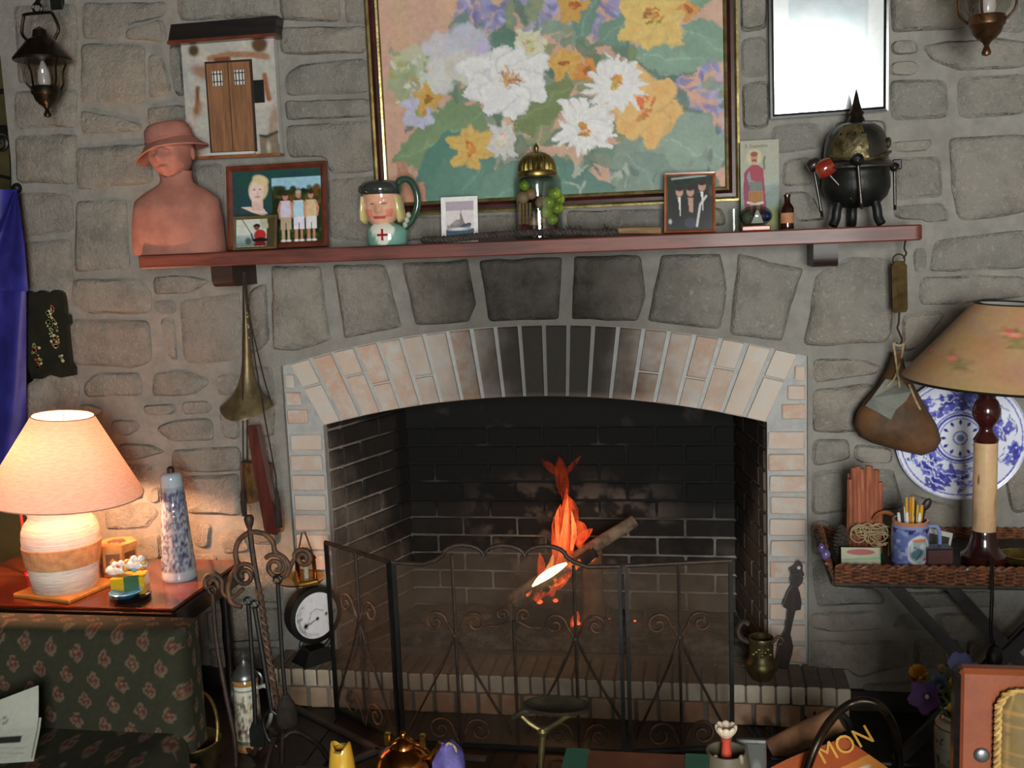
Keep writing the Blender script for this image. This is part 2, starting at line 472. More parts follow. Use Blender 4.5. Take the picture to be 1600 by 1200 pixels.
# ================================================================== room shell
def struct(name, mb, mat, **k):
    o = mb.build(name, mat, origin=(0, 0, 0), **k); o['kind'] = 'structure'; return o
XL, XR, YB, ZC = -3.4, 2.9, -5.9, 2.95
b = MB(); b.box(((XL + XR) / 2, (YB + 0.6) / 2, -0.05), (XR - XL + 0.4, 0.6 - YB + 0.4, 0.1)); floor_o = struct('floor', b, 'dark_floor')
# floor boards
for i in range(26):
    w = 0.145; x = -1.85 + i * 0.15
    q = MB(); q.box((x, -1.32, 0.0), (w, 2.3, 0.006), bev=0.002); q.build('board', 'dark_floor', floor_o)
b = MB(); b.box(((XL + XR) / 2, (YB + 0.6) / 2, ZC + 0.05), (XR - XL + 0.4, 0.6 - YB + 0.4, 0.1)); struct('ceiling', b, 'ceiling_paint')
b = MB(); b.box((XR + 0.06, (YB + 0.3) / 2, ZC / 2), (0.12, 0.3 - YB, ZC)); struct('wall_right', b, 'plaster')
b = MB(); b.box((XL - 0.06, (YB + 0.6) / 2, ZC / 2), (0.12, 0.6 - YB, ZC)); struct('wall_left', b, 'ochre_wall')
b = MB(); b.box(((XL - 1.93) / 2, 0.40, ZC / 2), (-1.93 - XL, 0.08, ZC)); struct('wall_alcove', b, 'ochre_wall')
# rear wall behind the camera: the mirrored window and an added, unseen second one
WINS = [(0.55, 1.85), (-2.1, -0.80)]; wz0, wz1 = 0.75, 2.51
b = MB()
xs = [XL, -2.1, -0.80, 0.55, 1.85, XR]
for i in range(5):
    x0, x1 = xs[i], xs[i + 1]
    if i in (1, 3):
        b.box(((x0 + x1) / 2, YB - 0.1, wz0 / 2), (x1 - x0, 0.2, wz0)); b.box(((x0 + x1) / 2, YB - 0.1, (wz1 + ZC) / 2), (x1 - x0, 0.2, ZC - wz1))
    else: b.box(((x0 + x1) / 2, YB - 0.1, ZC / 2), (x1 - x0, 0.2, ZC))
struct('wall_rear', b, 'plaster')
for k, (x0, x1) in enumerate(WINS):
    b = MB(); c = (x0 + x1) / 2; w = x1 - x0; h = wz1 - wz0; zc = (wz0 + wz1) / 2
    for xx in (x0 + 0.03, x1 - 0.03): b.box((xx, YB, zc), (0.06, 0.06, h))
    for zz in (wz0 + 0.03, wz1 - 0.03): b.box((c, YB, zz), (w, 0.06, 0.06))
    b.box((c, YB, zc), (0.04, 0.05, h)); b.box((c, YB, zc), (w, 0.05, 0.03))
    struct('window_%d' % (k + 1), b, 'window_paint')  # the second frame is an added window, open to the sky

# ================================================================== stone wall with the arched opening
ACX, ACZ, RIN, ROUT = -0.025, -2.10, 3.199, 3.450
OL, OR = -0.815, 0.765          # opening
JL, JR = -0.955, 0.897          # outer edge of the brick surround
def arcz(x, R): return ACZ + math.sqrt(R * R - (x - ACX) ** 2)
WL, WR = -1.955, XR
def wall_mesh():
    mb = MB(); zb = -0.02; y0, y1 = 0.0, 0.16
    xs = [WL, JL] + [JL + (JR - JL) * i / 24 for i in range(1, 24)] + [JR, WR]
    for i in range(len(xs) - 1):
        x0, x1 = xs[i], xs[i + 1]
        if x0 < JL - 1e-6 or x1 > JR + 1e-6: za = zc = zb
        else: za, zc = arcz(x0, ROUT) , arcz(x1, ROUT)
        vs = [(x0, y0, za), (x1, y0, zc), (x1, y0, ZC), (x0, y0, ZC), (x0, y1, za), (x1, y1, zc), (x1, y1, ZC), (x0, y1, ZC)]
        fs = [(0, 1, 2, 3), (4, 7, 6, 5), (0, 4, 5, 1), (3, 2, 6, 7)]
        if i == 0: fs += [(0, 3, 7, 4), (1, 5, 6, 2)]
        elif i == len(xs) - 2: fs += [(0, 3, 7, 4), (1, 5, 6, 2)]
        mb.add(vs, fs)
    return mb
wall = struct('wall_back', wall_mesh(), 'mortar')

def stone(px_poly, proud=0.014, name='stone', parent=None, mat='stone', y=0.0, rnd_=0.013):
    pts = [P(a, c, y) for a, c in px_poly]; pts = [Vector((p.x, p.z)) for p in pts]
    # resample, round the corners, ragged outline
    def rs(pts, step):
        out = []
        for i in range(len(pts)):
            a, c = pts[i], pts[(i + 1) % len(pts)]; k = max(1, int((c - a).length / step))
            out += [a.lerp(c, t / k) for t in range(k)]
        return out
    for _ in range(2):
        q = []
        L = len(pts)
        for i in range(L):
            a, c = pts[i], pts[(i + 1) % L]; d = min(0.25, rnd_ / max(1e-4, (c - a).length))
            q += [a.lerp(c, d), a.lerp(c, 1 - d)]
        pts = q
    pts = rs(pts, 0.045)
    pts = [p + Vector((mnoise.noise((p.x * 22, p.y * 22, 3.1)), mnoise.noise((p.x * 22, p.y * 22, 9.7)))) * 0.006 for p in pts]
    c = sum(pts, Vector((0, 0))) / len(pts); n = len(pts)
    rings = [(0.0, 0.012), (0.0, -proud * 0.25), (0.035, -proud * 0.8), (0.16, -proud), (0.6, -proud * 1.15)]
    vs = []; fs = []
    for ri, (t, dy) in enumerate(rings):
        for p in pts:
            d = (c - p); L = d.length; mv = min(t * L, 0.5 * L) if ri != 2 else min(0.012, 0.3 * L)
            q = p + d.normalized() * mv if L > 1e-6 else p
            jit = mnoise.noise((q.x * 9, q.y * 9, 1.0)) * 0.007 if ri >= 2 else 0
            vs.append((q.x, y + dy + jit, q.y))
    vs.append((c.x, y - proud * 1.15, c.y))
    for ri in range(len(rings) - 1):
        for i in range(n): fs.append((ri * n + i, ri * n + (i + 1) % n, (ri + 1) * n + (i + 1) % n, (ri + 1) * n + i))
    for i in range(n): fs.append(((len(rings) - 1) * n + i, (len(rings) - 1) * n + (i + 1) % n, len(vs) - 1))
    mb = MB(); mb.add(vs, fs)
    return mb.build(name, mat, parent or wall, smooth=50, origin=(c.x, y, c.y))
STONES = [
 # column at the left end
 [(22,10),(118,5),(122,60),(118,134),(30,131)], [(22,142),(120,139),(120,198),(25,203)], [(24,214),(122,209),(118,288),(28,286)],
 [(30,301),(112,303),(116,350),(112,361),(36,370)], [(38,380),(112,372),(114,448),(112,470),(42,470)], [(44,480),(110,480),(110,574),(44,580)],
 # left field
 [(130,4),(262,4),(258,26),(200,40),(190,58),(128,60)], [(196,47),(257,30),(261,65),(196,62)], [(128,67),(226,69),(228,161),(126,161)],
 [(231,84),(254,84),(271,143),(235,156)], [(126,173),(205,187),(222,196),(219,206),(128,210)], [(229,168),(291,164),(292,199),(233,203)],
 [(119,231),(235,224),(240,287),(121,297)], [(121,313),(198,311),(203,420),(117,425)], [(210,311),(300,304),(345,330),(340,395),(212,395)],
 [(300,258),(350,256),(350,322),(318,326)], [(272,-30),(430,-30),(432,25),(280,34)], [(264,70),(284,72),(290,150),(276,150)],
 [(435,-30),(530,-30),(532,35),(440,32)], [(538,-30),(575,-30),(577,40),(540,36)], [(437,42),(575,42),(572,84),(440,86)],
 [(470,100),(575,92),(578,145),(446,150),(446,118)], [(445,158),(580,155),(582,182),(447,188)], [(447,196),(582,188),(585,268),(515,272),(512,246),(450,246)],
 [(512,280),(587,275),(590,340),(580,378),(514,372)], [(592,335),(698,340),(690,375),(592,378)], [(705,338),(815,335),(812,370),(700,372)], [(822,335),(876,334),(876,364),(822,368)],
 [(884,330),(1040,326),(1036,358),(888,362)], [(1048,325),(1130,322),(1135,352),(1050,357)],
 # below the shelf, left
 [(114,436),(212,435),(237,455),(238,490),(140,490),(113,475)], [(240,432),(300,430),(330,440),(300,458),(240,460)], [(111,499),(234,500),(238,565),(210,576),(116,570)],
 [(250,496),(273,496),(279,565),(264,558)], [(281,470),(375,456),(378,562),(312,570),(288,565)], [(241,468),(274,468),(274,489),(242,489)],
 [(390,456),(416,440),(422,535),(392,556)], [(25,642),(36,603),(70,584),(114,582),(127,609),(113,648),(80,668),(36,668)],
 [(130,603),(149,582),(218,582),(225,617),(136,620)], [(240,582),(284,576),(331,593),(309,617),(237,620)], [(337,588),(372,580),(375,614),(340,617)],
 [(122,634),(144,630),(168,642),(150,652)], [(174,656),(212,656),(221,670),(199,680),(174,676)], [(224,632),(276,632),(276,646),(229,649)],
 [(284,627),(328,627),(331,645),(287,648)], [(243,670),(267,656),(331,653),(336,688),(267,689)], [(343,642),(372,636),(377,686),(348,683)],
 [(185,692),(235,694),(262,705),(213,717),(190,715)], [(270,702),(376,696),(380,735),(300,738),(268,731)], [(195,725),(240,728),(235,750),(200,752)],
 [(285,744),(375,740),(378,805),(290,802)], [(165,790),(235,785),(250,800),(232,824),(165,828)], [(234,832),(252,832),(254,876),(222,876),(214,846)],
 [(303,815),(332,818),(326,856),(305,852)], [(342,835),(380,825),(396,860),(350,866)], [(235,765),(252,760),(252,784),(230,784)], [(130,760),(222,758),(226,780),(130,782)],
 [(384,572),(426,574),(428,620),(384,625)], [(385,632),(428,630),(430,682),(385,684)], [(386,692),(430,692),(433,758),(387,758)], [(390,768),(434,768),(436,850),(392,850)],
 [(262,862),(340,866),(338,890),(262,890)], [(330,892),(392,872),(440,872),(442,940),(334,944)], [(322,953),(442,949),(446,1000),(326,1004)],
 [(326,1012),(440,1010),(440,1052),(332,1058)], [(322,1064),(394,1062),(394,1094),(322,1098)], [(180,900),(320,900),(318,1000),(180,1000)],
 # between the two framed pictures and behind the pot
 [(1156,-30),(1197,-30),(1198,48),(1157,52)], [(1158,60),(1198,56),(1200,120),(1160,122)], [(1160,130),(1200,125),(1202,200),(1160,205)],
 [(1205,197),(1280,191),(1285,232),(1225,240),(1205,240)], [(1225,249),(1272,246),(1270,290),(1222,292)], [(1222,300),(1266,298),(1290,344),(1240,347)], [(1302,192),(1384,187),(1386,214),(1312,222)],
 # right field
 [(1390,-30),(1500,-30),(1505,45),(1392,52)], [(1512,-30),(1604,-30),(1604,50),(1514,50)], [(1440,70),(1545,60),(1604,64),(1604,106),(1500,111),(1452,95)], [(1392,66),(1430,63),(1436,84),(1392,88)],
 [(1391,98),(1425,94),(1440,105),(1425,117),(1391,119)], [(1390,126),(1480,123),(1482,184),(1392,188)], [(1494,121),(1604,115),(1604,178),(1498,186)],
 [(1390,222),(1460,218),(1452,236),(1396,238)], [(1396,246),(1470,244),(1474,308),(1396,312)], [(1482,216),(1604,208),(1604,334),(1498,346),(1488,300)],
 [(1396,320),(1478,318),(1486,345),(1448,348),(1440,342),(1396,342)], [(1460,375),(1604,358),(1604,420),(1450,425)], [(1436,434),(1520,430),(1604,432),(1604,464),(1500,474),(1438,478)],
 [(1274,431),(1329,402),(1392,402),(1395,488),(1389,535),(1256,541)], [(1427,388),(1448,386),(1446,424),(1428,426)], [(1412,490),(1480,486),(1440,540),(1408,552)],
 [(1270,560),(1335,559),(1378,570),(1375,583),(1272,598)], [(1270,608),(1365,598),(1400,640),(1395,675),(1270,675)], [(1268,687),(1325,684),(1330,716),(1270,728)],
 [(1334,693),(1392,700),(1396,722),(1372,725),(1334,718)], [(1268,738),(1315,732),(1330,800),(1268,805)], [(1335,735),(1395,732),(1412,795),(1338,800)], [(1420,770),(1500,792),(1490,830),(1422,826)],
 [(1268,812),(1300,815),(1298,866),(1268,868)], [(1268,876),(1295,873),(1305,912),(1375,920),(1385,942),(1275,948)], [(1266,958),(1370,953),(1382,982),(1300,986),(1268,982)],
 [(1391,981),(1408,958),(1430,958),(1450,985)], [(1266,1000),(1412,1000),(1420,1038),(1342,1060),(1325,1046),(1268,1042)], [(1345,1068),(1440,1062),(1440,1100),(1345,1101)],
 [(1395,925),(1550,923),(1560,948),(1420,948)], [(1458,958),(1540,956),(1545,988),(1472,990)], [(1428,998),(1500,998),(1500,1040),(1432,1045)], [(1552,958),(1604,955),(1604,1040),(1555,1040)],
 [(1510,998),(1545,998),(1546,1040),(1510,1042)], [(1450,1066),(1604,1060),(1604,1100),(1450,1102)], [(1300,830),(1600,830),(1600,870),(1300,870)], [(1560,700),(1604,700),(1604,800),(1580,800)],
]
for k, q in enumerate(STONES): stone(q, proud=0.010 + 0.008 * random.random())
# squared voussoirs over the arch
VOUS = [[(425,416),(501,416),(518,533),(458,548),(428,546)], [(521,413),(602,413),(628,511),(540,528)], [(628,410),(732,407),(743,474),(732,502),(650,508)],
 [(750,407),(878,402),(873,499),(764,502)], [(898,401),(1002,399),(1009,463),(998,502),(894,499)], [(1033,399),(1126,396),(1137,457),(1126,514),(1012,503)], [(1153,397),(1256,420),(1244,452),(1221,533),(1140,521)]]
for q in VOUS: stone(q, proud=0.022, rnd_=0.006)

# ================================================================== brick fireplace
fp = thing('fireplace', 'wide arched brick fireplace with sooty firebox set into the stone wall', 'fireplace', (0, 0.2, 0.0))
def boxmesh(key, d, bev=0.004, jit=0.0015):
    mb = MB(); mb.box((0, 0, 0), d, bev=bev)
    me = bpy.data.meshes.new(key)
    me.from_pydata([Vector(v) + Vector((random.uniform(-jit, jit), random.uniform(-jit, jit), random.uniform(-jit, jit))) for v in mb.v], [], mb.f)
    bm = bmesh.new(); bm.from_mesh(me); bmesh.ops.recalc_face_normals(bm, faces=bm.faces); bm.to_mesh(me); bm.free()
    return me
MESH = {}
def bshare(key, d, mat, nvar=3):
    kk = (key, tuple(round(v, 3) for v in d), random.randrange(nvar))
    if kk not in MESH:
        MESH[kk] = boxmesh('brick_mesh', d); MESH[kk].materials.append(MATS[mat])
    return MESH[kk]
YF = 0.012      # face of the brick surround, a little behind the stones
# surround: mortar bed + bricks
def surround_bed():
    mb = MB(); y0, y1 = YF + 0.006, 0.16; N = 28
    for i in range(N):
        x0 = JL + (JR - JL) * i / N; x1 = JL + (JR - JL) * (i + 1) / N
        def lo(x): return arcz(min(max(x, OL), OR), RIN)
        a = [(x0, lo(x0)), (x1, lo(x1)), (x1, arcz(x1, ROUT) + 0.012), (x0, arcz(x0, ROUT) + 0.012)]
        vs = [(p[0], y0, p[1]) for p in a] + [(p[0], y1, p[1]) for p in a]
        mb.add(vs, [(0, 1, 2, 3), (4, 7, 6, 5), (0, 4, 5, 1), (3, 2, 6, 7)])
    for xa, xb in ((JL, OL), (OR, JR)):
        mb.box(((xa + xb) / 2, (y0 + y1) / 2 + .001, .60), (xb - xa, y1 - y0, 1.08))
    return mb
surr = surround_bed().build('arch_surround', 'brick_joint', fp)
NB = 21
for i in range(NB):
    t0, t1 = (i + 0.09) / NB, (i + 0.91) / NB
    oL, oR = -0.930, 0.872
    def q(t, s):
        xi = OL + (OR - OL) * t; xo = oL + (oR - oL) * t
        a = Vector((xi, arcz(xi, RIN))); c = Vector((xo, arcz(xo, ROUT) - 0.004)); return a.lerp(c, s)
    cuts = [(0, 1)] if (5 < i < 15 or i % 3 == 1) else ([(0, 0.40), (0.425, 1)] if i % 2 else [(0, 0.60), (0.625, 1)])
    for s0, s1 in cuts:
        vs = []; e = random.uniform(-0.003, 0.003)
        a = [q(t0, s0), q(t1, s0), q(t1, s1), q(t0, s1)]
        cc = sum(a, Vector((0, 0))) / 4
        vs = [(p.x, YF - 0.004 + e, p.y) for p in [cc + (p - cc) * 0.96 for p in a]] + [(p.x, YF + 0.001 + e, p.y) for p in a] + [(p.x, YF + 0.03, p.y) for p in a]
        fs = [(0, 1, 2, 3)] + [(j, (j + 1) % 4, 4 + (j + 1) % 4, 4 + j) for j in range(4)] + [(4 + j, 4 + (j + 1) % 4, 8 + (j + 1) % 4, 8 + j) for j in range(4)]
        mb = MB(); mb.add(vs, fs); mb.build('brick', 'brick_face', surr, origin=(cc.x, YF, cc.y))
PITCH = 0.0755
for sx, (xa, xb) in ((-1, (JL, OL)), (1, (OR, JR))):
    z = 0.15; i = 0
    while z < 0.96:
        w = (xb - xa) * random.uniform(0.86, 0.93)
        inst('brick', bshare('jamb', (w, 0.03, 0.058), 'brick_face', 4), surr, ((xa + xb) / 2 + random.uniform(-0.003, 0.003), YF + 0.010, z + 0.032))
        z += PITCH; i += 1
    for z, w in ((1.035, 0.078), (1.10, 0.058), (1.165, 0.036)):       # wedge pieces beside the springing
        cx = xa + w / 2 + 0.006 if sx < 0 else xb - w / 2 - 0.006
        inst('brick', bshare('wedge%d' % int(z * 100), (w, 0.03, 0.052), 'brick_face', 1), surr, (cx, YF + 0.011, z))
# firebox lining
DB = 0.52
LB, RB = (-0.650, DB), (0.675, DB)
FZ = 0.145
lin_ = MB()
A, B_, C_, D_ = Vector((OL, 0.05)), Vector(LB), Vector(RB), Vector((OR, 0.05))
for a, c in ((A, B_), (B_, C_), (C_, D_)):
    n = Vector(((c - a).y, -(c - a).x)).normalized() * -0.08
    vs = [(a.x, a.y, FZ), (c.x, c.y, FZ), (c.x, c.y, 1.75), (a.x, a.y, 1.75)]
    a2, c2 = a + n, c + n
    vs += [(a2.x, a2.y, FZ), (c2.x, c2.y, FZ), (c2.x, c2.y, 1.75), (a2.x, a2.y, 1.75)]
    lin_.add(vs, [(0, 1, 2, 3), (4, 7, 6, 5), (0, 4, 5, 1), (3, 2, 6, 7), (0, 3, 7, 4), (1, 5, 6, 2)])
lin_.box((0, 0.35, 1.77), (1.9, 0.62, 0.06))
liner = lin_.build('firebox_lining', 'firebox_joint', fp)
def brick_run(a, c, zmax, first=None, skip=lambda t, z: False):
    d = (c - a); L = d.length; d.normalize(); ang = math.atan2(d.y, d.x); nrm = Vector((-d.y, d.x))
    if nrm.dot(Vector((0, 0.2)) - a) < 0: nrm = -nrm
    z = FZ; k = 0
    while z < zmax:
        x = 0.0; lens = []
        if first: lens = [first]
        off = 0.115 if k % 2 else 0.225
        segs = []; x0 = 0
        if first: segs.append((0, first)); x0 = first
        segs.append((x0, min(L, x0 + off))); x1 = x0 + off
        while x1 < L - 0.01: segs.append((x1, min(L, x1 + 0.225))); x1 += 0.225
        for s0, s1 in segs:
            w = s1 - s0 - 0.010
            if w < 0.02: continue
            m = a + d * ((s0 + s1) / 2)
            inst('brick', bshare('fb', (w, 0.02, 0.066), 'brick_firebox', 2), liner, (m.x + nrm.x * 0.0, m.y + nrm.y * 0.0, z + 0.0377), ang)
        z += PITCH; k += 1
brick_run(A, B_, 1.06, first=0.075)
brick_run(D_, C_, 1.06, first=0.075)
brick_run(B_, C_, 0.88)
# raised hearth
hx0, hx1, hy = -1.02, P(1331, 1078, -0.18).x, -0.18
hb = MB(); hb.box(((hx0 + hx1) / 2, (hy + 0.012 + 0.02) / 2, 0.068), (hx1 - hx0 - 0.012, 0.02 - hy - 0.012 - 0.004, 0.137))
hb.box(((OL + OR) / 2, 0.3, 0.066), (1.75, 0.6, 0.150))
hearth = hb.build('hearth', 'mortar', fp)
n = int((hx1 - hx0) / 0.0475)
for i in range(n):
    x = hx0 + (i + 0.5) * (hx1 - hx0) / n
    w = 0.0405
    mb = MB(); mb.box((0, 0, 0), (w, 0.198, 0.060), bev=0.003)
    if 'ht' not in MESH:
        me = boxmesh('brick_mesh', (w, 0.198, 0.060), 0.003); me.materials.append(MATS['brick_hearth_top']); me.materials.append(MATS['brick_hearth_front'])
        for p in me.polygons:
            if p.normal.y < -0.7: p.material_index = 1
        MESH['ht'] = me
    inst('brick', MESH['ht'], hearth, (x, hy + 0.099, 0.1145 + random.uniform(-0.0015, 0.0015)))
n = int((hx1 - hx0) / 0.078)
for i in range(n):
    x = hx0 + (i + 0.5) * (hx1 - hx0) / n
    inst('brick', bshare('hl', (0.066, 0.04, 0.074), 'brick_hearth_low'), hearth, (x, hy + 0.021, 0.041))
# skirting and floor strip
b = MB(); b.box(((hx1 + WR) / 2 + 0.01, -0.012, 0.035), (WR - hx1 - 0.02, 0.02, 0.07)); struct('baseboard_right', b, 'skirting')
b = MB(); b.box(((WL + hx0) / 2 - 0.005, -0.012, 0.035), (hx0 - WL - 0.02, 0.02, 0.07)); struct('baseboard_left', b, 'skirting')
# ================================================================== materials of the things
def wood_mat(name, a, c, rough=0.35, coat=0.3, stretch=(0.6, 6, 6), scale=7):
    return pm(name, s8(*a), s8(*c), scale=scale, rough=rough, coat=coat, bmp=0.06, stretch=stretch)
wood_mat('mantel_wood', (118, 60, 50), (78, 36, 28), rough=0.5, coat=0.06)
pm('terracotta', s8(172, 114, 98), s8(150, 96, 82), scale=14, rough=0.9, bmp=0.5, bscale=60)
pm('iron_black', s8(30, 32, 30), s8(18, 19, 18), scale=20, rough=0.45, metal=0.3, bmp=0.2)
pm('iron_rust', s8(112, 78, 54), s8(58, 46, 38), scale=26, rough=0.6, metal=0.25, bmp=0.35)
pm('iron_brown', s8(70, 52, 42), s8(40, 34, 30), scale=26, rough=0.55, metal=0.35, bmp=0.3)
pm('bronze_dark', s8(58, 46, 34), s8(30, 27, 23), scale=20, rough=0.35, metal=0.75, bmp=0.15)
pm('bronze_lit', s8(112, 78, 48), s8(66, 46, 32), scale=20, rough=0.35, metal=0.75, bmp=0.15)  # lantern bronze again, its stronger lighting put into a paler colour
pm('brass', s8(196, 160, 84), s8(150, 116, 56), scale=18, rough=0.22, metal=1.0, bmp=0.05)
pm('brass_old', s8(150, 130, 74), s8(96, 82, 46), scale=24, rough=0.38, metal=0.9, bmp=0.2)
pm('copper_brass', s8(202, 132, 62), s8(160, 96, 44), scale=12, rough=0.18, metal=1.0, bmp=0.04)
pm('gilt', s8(206, 190, 132), s8(150, 130, 80), scale=22, rough=0.22, metal=0.9, bmp=0.1)
pm('frame_red', s8(64, 26, 24), s8(36, 16, 16), scale=14, rough=0.25, coat=0.4, bmp=0.03)
pm('frame_brown', s8(110, 54, 34), s8(84, 38, 24), scale=16, rough=0.35, coat=0.3, bmp=0.04)
pm('frame_amber', s8(158, 92, 52), s8(120, 64, 36), scale=16, rough=0.35, coat=0.3, bmp=0.04)
pm('frame_olive', s8(112, 92, 56), s8(84, 66, 40), scale=16, rough=0.45, bmp=0.04)
pm('frame_dark', s8(34, 40, 38), s8(20, 24, 23), scale=16, rough=0.2, coat=0.5, bmp=0.02)
pm('backing', s8(92, 74, 56), scale=10, rough=0.9)
pm('white_card', s8(212, 210, 206), s8(202, 200, 196), scale=8, rough=0.7, bmp=0)
pm('bulb_white', s8(206, 202, 210), s8(190, 186, 196), scale=8, rough=0.25, coat=0.6, bmp=0)
pm('mat_white', s8(196, 196, 192), s8(184, 184, 180), scale=8, rough=0.8)
vcmat('print_matt', 0.55); vcmat('print_gloss', 0.25, coat=0.3); vcmat('glaze', 0.12, coat=0.7, bmp=0.02, mottled=0.05); vcmat('fabric_print', 0.95, bmp=0.35, bscale=420, spec=0.1); vcmat('canvas_paint', 0.55, bmp=0.25, bscale=200, spec=0.3, mottled=0.1)
vcmat('painted', 0.5, bmp=0.1, mottled=0.2)
thinglass('glass_clear', (0.96, 0.98, 0.97), 0.05, 0.03)
thinglass('glass_lantern', (0.80, 0.78, 0.72), 0.05, 0.05)
thinglass('glass_amber', (0.22, 0.09, 0.05), 0.06, 0.04)
thinglass('glass_picture', (1, 1, 1), 0.10, 0.10)
pm('rope_tan', s8(178, 158, 120), s8(140, 122, 90), scale=60, rough=0.95)
pm('cord_dark', s8(52, 42, 34), s8(32, 26, 22), scale=60, rough=0.9)
pm('leather', s8(108, 74, 46), s8(68, 50, 34), scale=9, rough=0.65, bmp=0.6, bscale=26, spec=.3)
pm('leather_grey', s8(104, 104, 92), s8(82, 84, 74), scale=12, rough=0.55)
pm('red_wood', s8(92, 42, 34), s8(64, 28, 22), scale=10, rough=0.35, coat=0.3, stretch=(5, 5, 0.6))
pm('dark_wood', s8(50, 30, 24), s8(30, 18, 15), scale=10, rough=0.5, coat=0.03, stretch=(0.6, 6, 6))
pm('ebony_wood', s8(30, 22, 20), s8(18, 14, 13), scale=10, rough=0.4, coat=0.3, stretch=(0.6, 6, 6))
pm('table_top', s8(122, 58, 36), s8(84, 36, 22), scale=6, rough=0.22, coat=0.5, bmp=0.02, stretch=(0.6, 5, 5))

# ================================================================== mantel shelf
MZ, MT = 1.643, 0.047; MY = -0.25
mx0, mx1 = P(215, 401, MY).x, P(1443, 348, MY).x
mt = thing('mantel_shelf', 'long reddish wooden mantel shelf on two rounded brackets above the arch', 'shelf', ((mx0 + mx1) / 2, -0.12, MZ - MT))
mb = MB(); r = 0.022
poly = [(mx0, 0.0), (mx0, MY + 0.006), (mx0 + 0.006, MY)] + [(mx1 - r + r * math.sin(a), MY + r - r * math.cos(a)) for a in [PI / 2 * k / 6 for k in range(7)]] + [(mx1, 0.0)]
n_ = len(poly)
rings = [(0.004, MZ - MT), (0.0, MZ - MT + 0.004), (0.0, MZ - 0.004), (0.004, MZ)]
vs = []; fs = []
cx_ = (mx0 + mx1) / 2
for ins, z in rings:
    for x, y in poly:
        vs.append((x + (ins if x < cx_ else -ins), y + (ins if y < -0.1 else 0), z))
for k in range(3):
    for i in range(n_): fs.append((k * n_ + i, k * n_ + (i + 1) % n_, (k + 1) * n_ + (i + 1) % n_, (k + 1) * n_ + i))
fs += [tuple(range(n_)), tuple(3 * n_ + i for i in range(n_))]
mb.add(vs, fs); mb.build('board', 'mantel_wood', mt)
for pa, pb in ((330, 363), (1271, 1310)):
    xa, xb = PX(pa, -0.20, 1.57), PX(pb, -0.20, 1.57); hh = 0.072; dd = 0.20; z1 = MZ - MT
    prof = [(0, 0), (-dd, 0), (-dd, -hh + 0.03)] + [(-dd + 0.03 - 0.03 * math.cos(a), -hh + 0.03 - 0.03 * math.sin(a)) for a in [PI / 2 * k / 6 for k in range(1, 7)]] + [(0, -hh)]
    M = Matrix(((0, 0, 1, xa), (1, 0, 0, 0), (0, 1, 0, z1), (0, 0, 0, 1)))
    mb = MB(); mb.prism(prof, M, 0.0, xb - xa)
    mb.build('bracket', 'dark_wood', mt, smooth=30)

